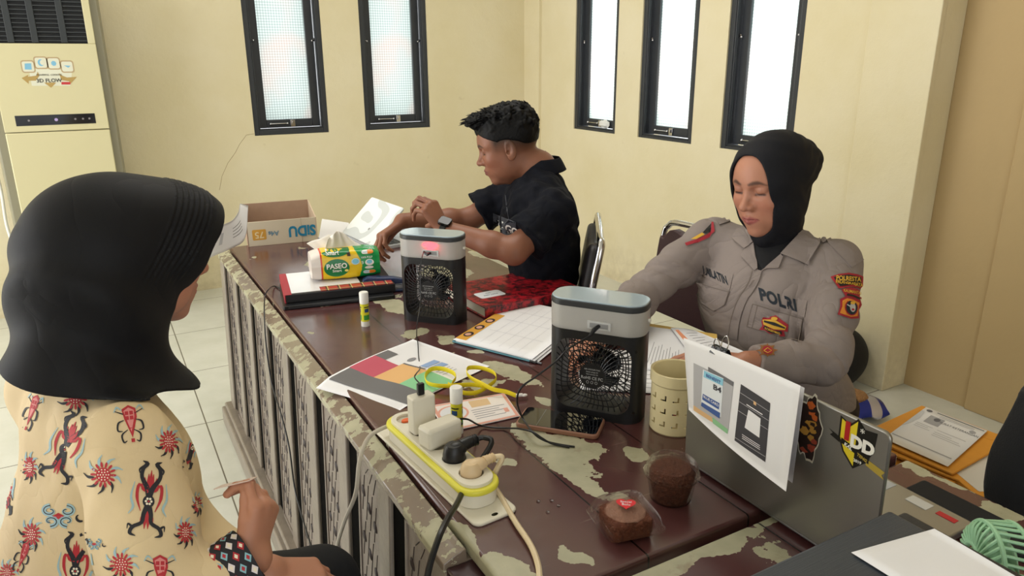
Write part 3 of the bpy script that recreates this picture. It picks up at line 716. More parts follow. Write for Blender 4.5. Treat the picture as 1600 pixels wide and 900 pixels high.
# black lead over the desk edge by the books
cable('desk_cable', [at(470, 445, z=.758), at(440, 450, z=.755), at(428, 447, z=.755), at(420, 452, X=.402), at(414, 463, X=.385), at(413, 490, X=.364), at(416, 540, X=.345), at(425, 600, X=.34), at(440, 650, X=.335), at(452, 700, X=.33), at(460, 760, X=.325), at(470, 800, X=.32), at(488, 860, X=.31)], .0021, MCABLE, 'thin black lead coming from under the books and hanging down the desk front')

# ------------------------------------------------------------------ glue sticks
def glue(p, label, h=.098):
    o = thing('glue_stick', label, 'glue stick', (p[0], p[1], TZ), rad(random.uniform(0, 360)), 'glue sticks')
    r = .0125
    b = new(); lathe(b, [(r*.96, 0), (r*.96, .014), (r*.8, .0145), (r*.8, .0155)], 24); obj('base', b, plain('white plastic', 'E4E2DA', .4), o, bevel=.0006)
    b = new(); lathe(b, [(r*.93, .0155), (r*.93, h-.032)], 24); lb = obj('label', b, mat('yellow label', 'D8D22E', .4), o)
    b = new(); rr = r*.95
    def band(z0, z1, a0, a1, mi): sheet(b, lambda u, v: Vector((rr*math.cos(rad(a0+(a1-a0)*u)), rr*math.sin(rad(a0+(a1-a0)*u)), z0+(z1-z0)*v)), 10, 2, mi)
    for k in range(3): band(.020, .034, k*120, k*120+85, 0); band(.042, .052, k*120+15, k*120+75, 1); band(.055, .058, k*120+10, k*120+90, 2)
    obj('print', b, [plain('print green', '3E9A3C', .4), plain('print navy', '23467C', .4), plain('print black', '23241C', .4)], lb)
    b = new(); lathe(b, [(r, h-.032), (r, h-.002), (r*.9, h), (0.0005, h)], 24); obj('cap', b, plain('cap white', 'ECEBE6', .35), o)
    return o
glue((.583, 1.862), 'glue stick standing alone further away, in front of the stapler')
glue((.541, 1.183), 'glue stick standing close by, between the power strip and the laminated card')

# ------------------------------------------------------------------ phone
ph = thing('mobile_phone', 'dark-screened mobile phone in a copper brown case lying in front of the fan', 'phone', (.7335, 1.107, TZ), rad(-48))
b = new(); prism(b, rrect(.168, .080, .012, 6), 0, .0105); obj('case', b, mat('copper brown case', '8E6450', .35), ph, bevel=.003, seg=3)
b = new(); prism(b, rrect(.160, .0735, .009, 6), .0100, .0112); obj('screen', b, mat('black phone glass', '0B0D12', .04, coat=1), ph)
b = new(); prism(b, rrect(.0006, .0735, .0003, 1), .0112, .0114, T(-.040, 0, 0)); obj('screen_edge_line', b, MPORT, ph)

# ------------------------------------------------------------------ pencil cup with L-shaped slots
cup = thing('pencil_cup', 'cream round plastic pencil cup with rows of L-shaped slots beside the hanging paper', 'cup', (.925, .990, TZ))
MCUP = mat('cream cup plastic', 'E8DBAF', .4)
b = new(); lathe(b, [(.0445, 0), (.047, .003), (.0475, .10), (.0505, .104), (.0505, .125), (.048, .126), (.0455, .124), (.0450, .006), (.0005, .005)], 48, cap=False)
prism(b, ellipse(.0446, .0446, 48), 0, .0003)
c = new()
for j, z in enumerate((.025, .052, .079)):
    for i in range(12):
        M = Rz(i*30+(15 if j % 2 else 0)*0+200)@T(.047, 0, z)
        prism(c, [(-.006, -.006), (.006, -.006), (.006, .006), (.0025, .006), (.0025, -.0025), (-.006, -.0025)], -.008, .008, M@Matrix(((0, 0, 1, 0), (1, 0, 0, 0), (0, 1, 0, 0), (0, 0, 0, 1))))
me0 = b.copy()
try: b2 = apply_bool(b, c); b = b2
except Exception: b = me0
obj('cup_body', b, MCUP, cup, autosm=35)
for (x, y, z, col, nm, lbl) in ((.01, .005, .075, 'A8242C', 'red_marker', 'red marker lying low inside the cream cup'), (-.015, -.01, .085, '2B4FA0', 'blue_pen', 'blue pen inside the cream cup seen through the slots'), (-.01, .02, .09, '1A1A1E', 'black_pen', 'black pen inside the cream cup')):
    o = thing(nm, lbl, 'pen', cup.location+Vector((x, y, .006)), rot=(rad(12 if x > 0 else -9), rad(8), random.uniform(0, 6)))
    b = new(); lathe(b, [(.002, 0), (.0042, .008), (.0042, z)], 12); obj('barrel', b, plain(nm+' plastic', col, .35), o)
    b = new(); lathe(b, [(.0046, z-.03), (.0046, z+.012), (.003, z+.014)], 12); obj('cap', b, plain(nm+' cap', '23232A' if x > 0 else col, .35), o)

# ------------------------------------------------------------------ cakes in clear plastic
MCLR = newmat('clear plastic'); _k = MCLR; _k.b.inputs['Base Color'].default_value = (1, 1, 1, 1); _k.b.inputs['Roughness'].default_value = .04
_k.b.inputs['Transmission Weight'].default_value = 1; _k.b.inputs['IOR'].default_value = 1.12; _k.b.inputs['Alpha'].default_value = .42; MCLR = _k.m
MCAKE = mat('brown cake crumb', '6B3A26', .85, noise=(140, .55), bump=(220, .9)); MCREAM = mat('dusty cocoa topping', '9A7260', .85, noise=(90, .3), bump=(160, .8))
ck = thing('cake_box', 'square clear box of brown cake with a red heart sticker near the desk end', 'cake box', (.632, .768, TZ), rad(-12))
b = new(); prism(b, rrect(.098, .098, .014, 5), .019, .0225); prism(b, rrect(.078, .078, .012, 5), .0, .021)
c = new(); prism(c, rrect(.074, .074, .010, 5), .002, .05); b = apply_bool(b, c); obj('tray', b, MCLR, ck)
def dome(w, z0, z1, top, n=24):
    b = new(); N = 40
    def S(u, v):
        q = w/2*(1-(1-top)*v*v); p = rrect(2*q, 2*q, .016*(1 if v < .9 else 1.1), 9)[int(u*39.999) % 40]
        rib = .0012*math.sin(u*2*PI*26)*(v < .9); l = math.hypot(*p); return Vector((p[0]*(1+rib/l), p[1]*(1+rib/l), z0+(z1-z0)*(v**.8)))
    g = [[b.verts.new(S(i/N, j/6)) for j in range(7)] for i in range(N)]
    for i in range(N):
        for j in range(6): b.faces.new((g[i][j], g[(i+1) % N][j], g[(i+1) % N][j+1], g[i][j+1]))
    b.faces.new([g[i][6] for i in range(N)]); return b
lid = obj('lid', dome(.090, .0228, .047, .78), MCLR, ck, bevel=.001)
b = new(); prism(b, rrect(.066, .066, .01, 5), .003, .034); obj('cake', b, MCAKE, ck, bevel=.006, seg=3)
b = new(); q = ball(b, (0, 0, .034), (.031, .031, .006), seg=24)
for v in q: v.co += Vector((0, 0, mnoise.noise(v.co*90)*.004))
obj('topping', b, MCREAM, ck)
b = new(); hp = []
for i in range(40):
    t = 2*PI*i/40; hp.append((.00105*16*math.sin(t)**3*.9, .00105*(13*math.cos(t)-5*math.cos(2*t)-2*math.cos(3*t)-math.cos(4*t))*.9))
prism(b, hp, .0476, .0480, Rz(-25)); st_ = obj('heart_sticker', b, plain('sticker heart red', 'D8202E', .35), lid, smooth=False)
b = new(); bm_text(b, 'Special', .0065, Rz(-25)@T(0, .004, .0482)); bm_text(b, 'Bolu', .0075, Rz(-25)@T(0, -.003, .0482)); obj('lettering', b, MPAP, st_, smooth=False)
ck2 = thing('cake_cup', 'rounded clear box of brown cake standing behind the one with the heart sticker', 'cake box', (.752, .800, TZ), rad(30))
b = new(); lathe(b, [(.030, 0), (.034, .003), (.041, .045), (.046, .047), (.046, .049), (.0405, .049), (.0395, .05)], 32, cap=False); lathe(b, [(.0005, .001), (.030, .001)], 32, cap=False); obj('tray', b, MCLR, ck2)
b = new(); lathe(b, [(.0455, .0492), (.043, .053), (.041, .066), (.036, .071), (.0005, .072)], 32, cap=False)
for i in range(20): tube(b, [Vector((.0415*math.cos(t), .0415*math.sin(t), .052+.014*0)) if False else Vector((.043*math.cos(t), .043*math.sin(t), .053)) for t in (i*PI/10,)]+[Vector((.0412*math.cos(i*PI/10), .0412*math.sin(i*PI/10), .066))], .0006, 4)
obj('lid', b, MCLR, ck2)
b = new(); lathe(b, [(.0285, .003), (.037, .040), (.037, .050), (.030, .059), (.0005, .061)], 28)
obj('cake', b, mat('chocolate crumb cake', '58301F', .85, noise=(120, .6), bump=(200, .9)), ck2)
MDROP = newmat('water'); _k = MDROP; _k.b.inputs['Roughness'].default_value = .02; _k.b.inputs['Transmission Weight'].default_value = 1; _k.b.inputs['IOR'].default_value = 1.33; MDROP = _k.m
for i, (x, y) in enumerate(((841, 784), (862, 783), (873, 791), (856, 801))):
    p = at(x, y, z=TZ); b = new(); ball(b, (0, 0, 0), (.0038, .0032, .0022)); o = obj('water_drop', b, MDROP); o.location = (p.x, p.y, TZ+.0010); tag(o, ['leftmost of the four beads of spilled water left of the cake box', 'bead of spilled water at the top of the cluster by the cake box', 'bead of spilled water nearest to the cake box', 'lowest of the four beads of spilled water left of the cake box'][i], 'water drop', 'beads of spilled water')

# ------------------------------------------------------------------ papers on the desk
cp = [plain('print charcoal', '6F6E70', .7), plain('print rose', 'C4566A', .7), plain('print orange', 'E2B377', .7), plain('print green pale', '8CCB9B', .7), plain('print blue line', '8FA9D2', .7)]
zz = .7525
A, B, C, D = at(493, 600, z=.7535), at(645, 530, z=.7525), at(765, 572, z=.7525), at(622, 640, z=.7535)
def lf(u, v): return .006*math.sin(PI*min(1, u*1.1))*(.5+.5*math.cos(v*9))*max(0, 1-v*.2)+.004*(v > .8)*math.sin(u*9)**2*0 - (.010*max(0, .12-u)/.12*(1-v*.6))
pt_ = Patch(bil(A, B, C, D, lift=lf), .0009); b = new(); pt_.base(b, 24, 24)
pt_.rect(b, .10, .03, .30, .99, 1); pt_.rect(b, .30, .02, .56, .34, 2); pt_.rect(b, .30, .34, .60, .66, 3); pt_.rect(b, .30, .66, .60, .99, 4)
pt_.rect(b, .56, .02, .70, .16, 1); pt_.rect(b, .64, .52, .80, .60, 5); pt_.rect(b, .64, .62, .80, .70, 5); pt_.rect(b, .60, .34, .62, .62, 1, 1.2)
pt_.poly(b, [(.70+.045*math.cos(t), .34+.03*math.sin(t)) for t in [k*PI/8 for k in range(16)]], 6, 1.1); pt_.lines(b, .62, .78, (.74, .78, .82), 6, .005)
tag(obj('printed_sheet', b, [MPAP]+cp+[MINK], autosm=0), 'paper sheet printed with red, orange and green blocks hanging over the desk front edge', 'paper')
MLAM = mat('laminated sheet', 'EDE6E4', .2)
A, B, C, D = at(672, 634, z=.7528), at(788, 614, z=.7528), at(813, 650, z=.7528), at(697, 676, z=.7528)
pt_ = Patch(bil(A, B, C, D)); b = new(); pt_.base(b, 4, 4, .0008)
pt_.rect(b, .01, .02, .99, .98, 1); pt_.rect(b, .05, .07, .95, .93, 0, 1.6); pt_.poly(b, [(.22+.2*math.cos(t), .42+.28*math.sin(t)) for t in [k*PI/10 for k in range(20)]], 1, 1.9); pt_.poly(b, [(.22+.17*math.cos(t), .42+.24*math.sin(t)) for t in [k*PI/10 for k in range(20)]], 3, 2.1)
pt_.rect(b, .48, .10, .74, .36, 4, 2); pt_.lines(b, .45, .9, (.45, .53, .61, .69, .77), 2, .02, 2, (1, .8, .95, .6, .9)); pt_.rect(b, .85, .60, .91, .76, 1, 2.4)
tag(obj('laminated_card', b, [MLAM, plain('print salmon', 'E0A291', .4), MINK, plain('print pale', 'DDE0E6', .3), plain('print peach', 'D9B98E', .5)], autosm=0), 'laminated card with a salmon border lying beside the near glue stick', 'card')
# yellow lanyard
MLY = mat('yellow ribbon', 'E8D420', .6)
ln = thing('lanyard', 'bright yellow ribbon lanyard looped over the coloured printed sheet', 'lanyard', at(735, 600, z=.755))
def rib(pts, zs):
    b = new(); P = [at(x, y, z=z) for (x, y), z in zip(pts, zs)]; tube(b, P, .0055, 8, smooth=8, ell=(.22, 1)); obj('ribbon', b, MLY, ln, world=True)
rib([(713, 618), (705, 612), (706, 600), (712, 590), (707, 582), (690, 576), (674, 577), (665, 586), (667, 597), (680, 602), (698, 603), (716, 602), (738, 601), (760, 604)], [.764, .768, .764, .766, .765, .765, .764, .764, .763, .763, .764, .768, .768, .766])
rib([(700, 600), (722, 613), (745, 613), (765, 602), (775, 592), (771, 582), (752, 575), (732, 575), (730, 584), (738, 592), (752, 599), (770, 608), (790, 612), (806, 618)], [.766, .760, .759, .763, .768, .770, .769, .768, .767, .766, .772, .768, .764, .760])
b = new(); p = at(806, 618, z=.760); tube(b, [p, p+Vector((.014, -.004, 0))], .004, 8); ball(b, p+Vector((.018, -.006, -.001)), (.007, .005, .003)); obj('clip', b, plain('white clip', 'E6E2DC', .35), ln, world=True)
# form with portrait strip, sheets under it, pencil-like teal ruler
A, B, C = at(712, 531, z=.760), at(812, 470, z=.760), at(836, 562, z=.760); D = C; Cc = B+(D-A)
for k in range(3):
    off = Vector((.004*(2-k)-.004, .006*(k-1), -.0028*(2-k)+0)); pt_ = Patch(bil(A+off, B+off, Cc+off, D+off, bend=.0015)); b = new(); pt_.base(b, 8, 8, .0012)
    if k == 2:
        pt_.rect(b, .03, .0, .62, .14, 1)
        for u in (.14, .30, .46): 
            pt_.poly(b, [(u+.05*math.cos(t), .07+.055*math.sin(t)) for t in [q*PI/8 for q in range(16)]], 2, 1.4); pt_.poly(b, [(u+.028*math.cos(t)-.004, .068+.035*math.sin(t)) for t in [q*PI/8 for q in range(16)]], 3, 1.8)
        for v in (.30, .42, .54, .66, .78): pt_.rect(b, .06, v, .95, v+.003, 4)
        for u in (.3, .55, .75): pt_.rect(b, u, .2, u+.003, .9, 4)
    o = obj('form_sheet', b, [MPAP, plain('print amber', 'DBA23C', .6), plain('print hair', '2A1E1E', .7), plain('print skin', 'D8A590', .7), plain('print faint', 'C8CAD2', .7)], autosm=0)
    tag(o, ['bottom sheet under the stacked forms behind the teal ruler', 'middle sheet of the stacked forms behind the teal ruler', 'white form with an orange strip of portrait ovals, topmost behind the teal ruler'][k], 'paper', 'stacked forms')
b = new(); a0, a1 = at(708, 533, z=.7535), at(830, 564, z=.7535); tube(b, [a0, a0.lerp(a1, .5), a1], .0048, 8, ell=(1, .6)); r_ = obj('teal_pen', b, mat('teal plastic', '4F8696', .3)); tag(r_, 'long teal pen with black end along the front of the forms', 'pen')
b = new(); ax = (a1-a0).normalized(); tube(b, [a1-ax*.002, a1+ax*.016], .0056, 10, ell=(1, .6)); tube(b, [a1+ax*.002, a1+ax*.030], .0025, 8); obj('cap', b, MBKG, r_)
# red marbled notebook
def marble():
    k = newmat('red and black marbled cover'); tc = k.n('TexCoord').outputs['Object']
    n = k.noise(tc, 48, 6, .65); n2 = k.noise(tc, 120, 4, .6); f = k.ramp(k.math('ADD', n, k.math('MULTIPLY', n2, .3)), .56, .74)
    k.l(k.mix(f, lin('38161C'), lin('B81E2C')), k.b.inputs['Base Color']); k.b.inputs['Roughness'].default_value = .3; return k.m
near, right, top = at(758, 481, z=.785), at(911, 450, z=.785), at(840, 420, z=.785)
e1 = (right-near); e2 = (top-right); L1, L2 = e1.length, e2.length
Mb = frame((near.x, near.y, TZ+.002), e1, Vector((0, 0, 1)).cross(e1), (0, 0, 1))
nb = thing('notebook', 'thick red and black marbled notebook with a white label lying between the two fans', 'notebook', near, math.atan2(e1.y, e1.x)); nb.location = (near.x, near.y, TZ)
Wd = min(.30, max(.2, abs((Vector((-e1.y, e1.x, 0)).normalized()).dot(e2)))); LL = L1
b = new(); cbox(b, (LL/2, Wd/2, .0335), (LL, Wd, .003)); cbox(b, (LL/2, Wd/2, .0035), (LL, Wd, .003)); cbox(b, (LL/2, .0012, .0185), (LL, .0035, .031)); obj('cover', b, marble(), nb, bevel=.0008)
b = new(); cbox(b, (LL/2, Wd/2, .0185), (LL-.008, Wd-.006, .026)); obj('page_block', b, mat('page edges', 'D9D4C4', .9), nb)
b = new(); prism(b, rrect(.085, .055, .009, 5), .0352, .0356, T(.075, Wd*.40, 0)@Rz(0)); lb = obj('label', b, plain('label white', 'E4EAF0', .5), nb)
b = new(); bm_text(b, 'PORTABES', .010, T(.075, Wd*.40-.006, .0358)@Rz(180)); bm_text(b, '2024', .009, T(.075, Wd*.40+.010, .0358)@Rz(180)); obj('handwriting', b, plain('pencil grey', '8C98A2', .7), lb, smooth=False)
# sheets by the officer, folder beneath
fA, fB, fC, fD = at(1004, 545, z=.7515), at(1010, 507, z=.7515), at(1150, 540, z=.7515), at(1160, 615, z=.7515)
b = new(); pt_ = Patch(bil(at(985, 560, z=.7545), at(1012, 505, z=.7545), at(1120, 522, z=.7545), at(1130, 640, z=.7545))); pt_.base(b, 3, 3, .003); tag(obj('folder', b, mat('yellow card folder', 'DDB860', .7)), 'yellow card folder under the loose sheets before the officer', 'folder')
b = new(); pt_ = Patch(bil(at(990, 562, z=.7565), at(1015, 510, z=.7565), at(1090, 520, z=.7565), at(1095, 625, z=.7565))); pt_.base(b, 6, 6, .0015); pt_.lines(b, .1, .6, [.2+.05*i for i in range(12)], 1, .008, 1, (1, .8, .9)); tag(obj('letter_sheet', b, [MPAP, MINK], autosm=0), 'white printed sheet lying on the yellow folder beside the fan', 'paper')
b = new(); pt_ = Patch(bil((.86, 1.22, .7535), (1.02, 1.10, .7535), (1.15, 1.30, .7535), (.99, 1.43, .7535))); pt_.base(b, 4, 4, .001); pt_.lines(b, .1, .85, [.1+.05*i for i in range(14)], 1, .008, 1, (1, .8)); tag(obj('letter_sheet', b, [MPAP, MINK], autosm=0), 'printed sheet on the desk seen through the grille of the fan behind the phone', 'paper')
A, B, C, D = at(1048, 512, z=.762), at(1085, 516, z=.760), at(1225, 578, z=.760), at(1140, 640, z=.760)
b = new(); pt_ = Patch(bil(A, B, C, D, bend=.004)); pt_.base(b, 8, 8, .001); pt_.rect(b, .10, .04, .24, .60, 1); pt_.lines(b, .4, .8, [.1+.05*i for i in range(12)], 2, .006, 1, (1, .7)); tag(obj('letter_sheet', b, [MPAP, plain('print orange stripe', 'E59468', .6), MINK], autosm=0), 'sheet with a slanting orange stripe under the officer\'s hand', 'paper')

# ------------------------------------------------------------------ books, tissues, stapler
o = thing('folder', 'flat black plastic folder at the bottom of the pile under the tissue pack', 'folder', (.60, 2.20, TZ), rad(-10))
b = new(); prism(b, rrect(.33, .25, .006, 3), 0, .012); obj('cover', b, MBK, o, bevel=.002)
b = new(); cbox(b, (0, -.122, .006), (.30, .010, .006)); obj('clip_bar', b, MBKG, o, bevel=.001)
o = thing('hardcover_book', 'book with white glare painted on its cover, red tartan edge and black spine under the tissue pack', 'book', (.61, 2.225, TZ+.0125), rad(-9))
b = new(); cbox(b, (0, 0, .0015), (.33, .24, .003)); cbox(b, (0, 0, .0235), (.33, .24, .003)); cbox(b, (0, -.119, .0125), (.33, .004, .022)); bk = obj('cover', b, mat('black book cloth', '1A191D', .45), o, bevel=.0008)
b = new(); cbox(b, (.0, .004, .0125), (.322, .232, .019)); obj('page_block', b, mat('page edges', 'D9D4C4', .9), o)
b = new(); cbox(b, (-.164, 0, .0125), (.004, .242, .025)); cbox(b, (-.155, 0, .0254), (.02, .242, .001)); obj('red_edge', b, mat('crimson cloth', 'A82A3A', .5), o, bevel=.0006)
b = new(); cbox(b, (-.04, .004, .0256), (.21, .226, .0012)); obj('cover_glare', b, mat('white painted glare', 'E2E0E2', .12), o)  # white panel paints the glare on the plastic cover
def tartan():
    k = newmat('red tartan'); tc = k.n('TexCoord').outputs['Object']; sep = k.n('SeparateXYZ'); k.l(tc, sep.inputs[0]); out = lin('B23A34')
    c = k.mix(0.0, out, out)
    for (ax, f, th, col) in (('X', 28, .78, '2A2430'), ('Y', 28, .78, '2A2430'), ('X', 28, .93, 'E6D48A'), ('Y', 28, .93, 'E6D48A')):
        v = k.math('FRACT', k.math('MULTIPLY', k.math('ADD', sep.outputs[ax], 5), f)); c = k.mix(k.math('MULTIPLY', k.math('GREATER_THAN', v, th), .85), c, lin(col))
    k.l(c, k.b.inputs['Base Color']); k.b.inputs['Roughness'].default_value = .4; return k.m
b = new(); cbox(b, (.05, -.095, .0262), (.22, .045, .0014)); obj('tartan_strip', b, tartan(), o)
# tissue pack
tA, tB = at(488, 442, z=.79), at(596, 432, z=.79); ex = (tB-tA); tw = ex.length; ang = math.atan2(ex.y, ex.x)
tp_ = thing('tissue_pack', 'green and yellow plastic pack of paper tissues standing on the books', 'tissue pack', (tA+tB)/2+Vector((-ex.y, ex.x, 0)).normalized()*.055, ang); tp_.location.z = TZ+.0405
W2, D2, H2 = tw, .11, .092
def pack(u, v):
    """u around the section, v along the length"""
    x = (v-.5)*W2; e = abs(v-.5)*2; a = 2*PI*u; n = 6.0-1.5*e
    c, s = math.cos(a), math.sin(a); q = (abs(c)**n+abs(s)**n)**(-1/n); sq = 1-.10*e**6
    top = 1-.16*abs(2*v-1)**3*(s > 0)
    y = q*c*D2/2*(1-.18*max(0, s)); z = H2/2+q*s*H2/2*sq*top
    k = .0015*mnoise.noise(Vector((x*45, y*45, z*45)))
    return Vector((x*(1+.02*c), y*(1+k*10), z+k))
def inside(p, cx, cz, rx, rz): return ((p.x-cx)/rx)**2+((p.z-cz)/rz)**2 < 1
def packmi(u, v):
    p = pack(u, v); x = p.x+W2/2; z = p.z
    if v < .16: return 0 if v < .13 else 4
    if p.y > .02 and p.z < H2*.8: return 2
    edge = W2*.66+.014*math.sin(z*38)
    if x > edge: return 1
    return 2
b = new(); sheet(b, pack, 96, 120, mif=packmi); bmesh.ops.remove_doubles(b, verts=b.verts, dist=.0004)
for vv in (0, 1):
    ring = [b.verts.new(pack(i/24, vv)) for i in range(24)]; f = b.faces.new(ring); f.material_index = 0 if vv == 0 else 1
MG = plain('pack green', '14984E', .22); MY = plain('pack yellow', 'F0CB1A', .22); MWR = mat('translucent white wrap', 'EAE2DC', .25)
pk = obj('wrapper', b, [MWR, MG, MY, plain('pack dark green', '0F7A40', .22), plain('pack red', 'D8502A', .22)], tp_)
def on_pack(x, z):
    # front face point (local) for print, found on the wrapper section
    best = None
    v = (x/W2)+.5
    for i in range(60):
        u = .5+.5*(i/60); p = pack(u, v)
        if p.y < 0 and (best is None or abs(p.z-z) < abs(best.z-z)): best = p
    return best
_cache = {}
def pp(x, z):
    """front surface of the pack as smooth table lookup"""
    v = min(.995, max(.005, x/W2+.5)); lo = None
    us = [.5+.01*i for i in range(0, 51)]; P = [pack(u, v) for u in us]; P = P[:]  # u .5 (left side) .. 1 (right) passes the bottom: use angle
    return P
def front(x, z):
    """point on the near side: section angle measured from the near side"""
    v = min(.995, max(.005, x/W2+.5)); lo, hi = .75, .25
    # near side is y<0: angles from 270deg (bottom) over 180deg (front) to 90deg (top)
    a, c = .75, .25
    for _ in range(30):
        m = (a+c)/2
        if pack(m, v).z < z: a = m
        else: c = m
    p = pack((a+c)/2, v); return p+Vector((0, -.0008, .0002))
def fpoly(b, pts, mi): b.faces.new([b.verts.new(front(x, z)) for x, z in pts]).material_index = mi
def fgrid(b, cx, cz, rx, rz, mi, n=10, push=0):
    g = sheet(b, lambda u, v: front(cx+rx*v*math.cos(2*PI*u), cz+rz*v*math.sin(2*PI*u))+Vector((0, -push, push*.3)), 36, 5, mi)
b = new(); fgrid(b, -.030, .040, .040, .028, 0); fgrid(b, -.030, .094, .045, .020, 0, push=.0004)
fgrid(b, .030, .056, .013, .010, 1, push=.0008); fgrid(b, .030, .056, .010, .0075, 2, push=.0012)
def ftext(b, s, size, x, z, mi, bold=0, ang=0, sx=1, push=.0016):
    me = text_mesh(s, size, bold, 0, sx=sx); ca, sa_ = math.cos(rad(ang)), math.sin(rad(ang))
    for w in me.vertices: w.co = front(x+w.co.x*ca-w.co.y*sa_, z+w.co.x*sa_+w.co.y*ca)+Vector((0, -push, push*.3))
    n0 = len(b.faces); b.from_mesh(me); _setmi(b, n0, mi); bpy.data.meshes.remove(me)
ftext(b, 'PASEO', .022, -.030, .045, 3, .0006); ftext(b, 'Smart', .012, -.030, .031, 3, .0002); ftext(b, 'Smart', .017, -.040, .086, 3, .0003)
for (x, z, w_) in ((.072, .020, .020), (.070, .082, .019)):
    sheet(b, lambda u, v: front(x+w_*(2*u-1), z+.0055*(2*v-1)*math.sqrt(max(.05, 1-(2*u-1)**6)))+Vector((0, -.0008, 0)), 12, 3, 3); sheet(b, lambda u, v: front(x+w_*(u), z+.005*(2*v-1)*math.sqrt(max(.05, 1-(u)**6)))+Vector((0, -.0013, 0)), 8, 3, 5)
ftext(b, '500', .010, .062, .020, 1, .0003); ftext(b, 'SOFT', .007, .062, .082, 1, .0001); ftext(b, '100% PULP', .008, .066, .066, 3, .0001); ftext(b, '3', .012, .052, .050, 3, .0001)
fgrid(b, .074, .050, .014, .010, 3, push=.0008); fgrid(b, .074, .052, .009, .006, 2, push=.0012); fgrid(b, .072, .034, .014, .0045, 3, push=.0008); fgrid(b, .074, .097, .016, .005, 3, push=.0006)
sheet(b, lambda u, v: front(.006+.010*u-.003*v, .074+.022*v)+Vector((0, -.0008, 0)), 3, 4, 4)
fgrid(b, .0, .030, .006, .004, 6); 
obj('wrapper_print', b, [plain('pack dark green', '0F7A40', .22), plain('pack sky', 'BFE3EE', .22), plain('pack pale blue', '6FC3DD', .22), plain('pack white', 'F4F4EE', .3), plain('pack brown label', '3A2A1E', .4), plain('pack orange', 'F08A1E', .3), plain('pack light yellow', 'F8E27A', .3)], pk, autosm=60)
b = new()
def tis(u, v):
    x = (u-.5)*(.125-.05*v)+.004-.012*v; fold = .010*math.sin(u*9+1)*v+.006*math.sin(u*21)*v
    return Vector((x, .005+fold+.035*v*(u-.4), H2*.93+.062*v*(1-.75*abs(u-.42)**1.2*1.6)))
sheet(b, tis, 30, 14); tsm = obj('pulled_tissue', b, mat('soft tissue', 'EDE8DF', .95), tp_, autosm=0); md = tsm.modifiers.new('s', 'SOLIDIFY'); md.thickness = .0012
b = new(); sheet(b, lambda u, v: Vector(((u-.5)*.14-.03*v-.01, .016+.02*v+.006*math.sin(u*14), H2*.9+.045*v*(1-abs(u-.5)))), 20, 8); tsm = obj('pulled_tissue', b, mat('soft tissue', 'EDE8DF', .95), tp_, autosm=0); md = tsm.modifiers.new('s', 'SOLIDIFY'); md.thickness = .0012
# stapler
sA, sB = at(566, 459, z=TZ), at(640, 455, z=TZ); ex = sB-sA
sp_ = thing('stapler', 'navy blue stapler lying between the tissue pack and the fan', 'stapler', sA+Vector((-ex.y, ex.x, 0)).normalized()*.016, math.atan2(ex.y, ex.x)); sp_.location.z = TZ
MNV = mat('navy plastic', '24355E', .28)
b = new(); prism(b, rrect(.150, .034, .014, 5, .075), 0, .008); obj('base', b, MNV, sp_, bevel=.003)
b = new(); M = T(0, 0, .012)@Ry(-1.5)
prism(b, [(0.0, .010), (.004, .030), (.02, .038), (.10, .032), (.150, .018), (.152, .010)], -.014, .014, M@Matrix(((1, 0, 0, 0), (0, 0, 1, 0), (0, 1, 0, 0), (0, 0, 0, 1)))); obj('top_arm', b, MNV, sp_, bevel=.004, seg=3)
b = new(); box(b, (.004, -.010, .011), (.146, .010, .022)); obj('magazine', b, mat('brushed steel', '9A9CA4', .25, 1), sp_, bevel=.001)
# ------------------------------------------------------------------ carton of paper
bA, bB = at(350+38, 386, z=TZ), at(497, 376, z=TZ); ex = bB-bA; ang = math.atan2(ex.y, ex.x); bw = ex.length
cbx = thing('cardboard_box', 'open low cardboard paper carton standing upside down on the far end of the desk', 'box', bA, ang); cbx.location.z = TZ
MCB = mat('kraft cardboard inside', 'A98D78', .85, noise=(40, .1)); MCW = mat('white printed cardboard', 'CFC4AE', .7)
bh, bd, tt = .098, .21, .004
b = new(); box(b, (0, 0, 0), (bw*.77, tt, bh)); cbox(b, (bw*.885, tt/2, bh/2), (bw*.225, tt, bh), T(0, .0015, 0)); fw = obj('front_wall', b, MCW, cbx, bevel=.001)
b = new(); box(b, (0, bd-tt, 0), (bw, bd, .135)); obj('back_wall', b, MCB, cbx)
b = new()
b2 = [(0, 0), (bd, 0), (bd, .135), (0, bh)]
prism(b, b2, 0, tt, Matrix(((0, 0, 1, 0), (1, 0, 0, 0), (0, 1, 0, 0), (0, 0, 0, 1)))); obj('side_wall', b, MCB, cbx)
b = new(); prism(b, b2, bw-tt, bw, Matrix(((0, 0, 1, 0), (1, 0, 0, 0), (0, 1, 0, 0), (0, 0, 0, 1)))); obj('side_wall', b, mat('pale cardboard', 'C9B49C', .8), cbx)
b = new(); box(b, (tt, tt, 0), (bw-tt, bd-tt, tt)); obj('bottom', b, MCB, cbx)
R180 = Rx(90)@Rz(180)
text('lettering', 'SiDU', .058, plain('print teal', '1F7FA6', .6), fw, T(bw*.78, -.0006+0, bh*.50)@R180, bold=.0022, sx=.86)
text('lettering', 'A4s', .026, plain('print slate', '6F8C9C', .6), fw, T(bw*.37, -.0006, bh*.48)@R180, bold=.0008)
b = new(); prism(b, rrect(.052, .042, .005, 4), 0, .0005, T(bw*.17, 0, bh*.46)@Rx(90)); q = obj('weight_badge', b, plain('print ochre', 'CE9A3E', .6), fw, smooth=False)
text('lettering', '75', .036, plain('print cream', 'E0CFA4', .6), q, T(bw*.17, -.0008, bh*.46)@R180, bold=.0006)
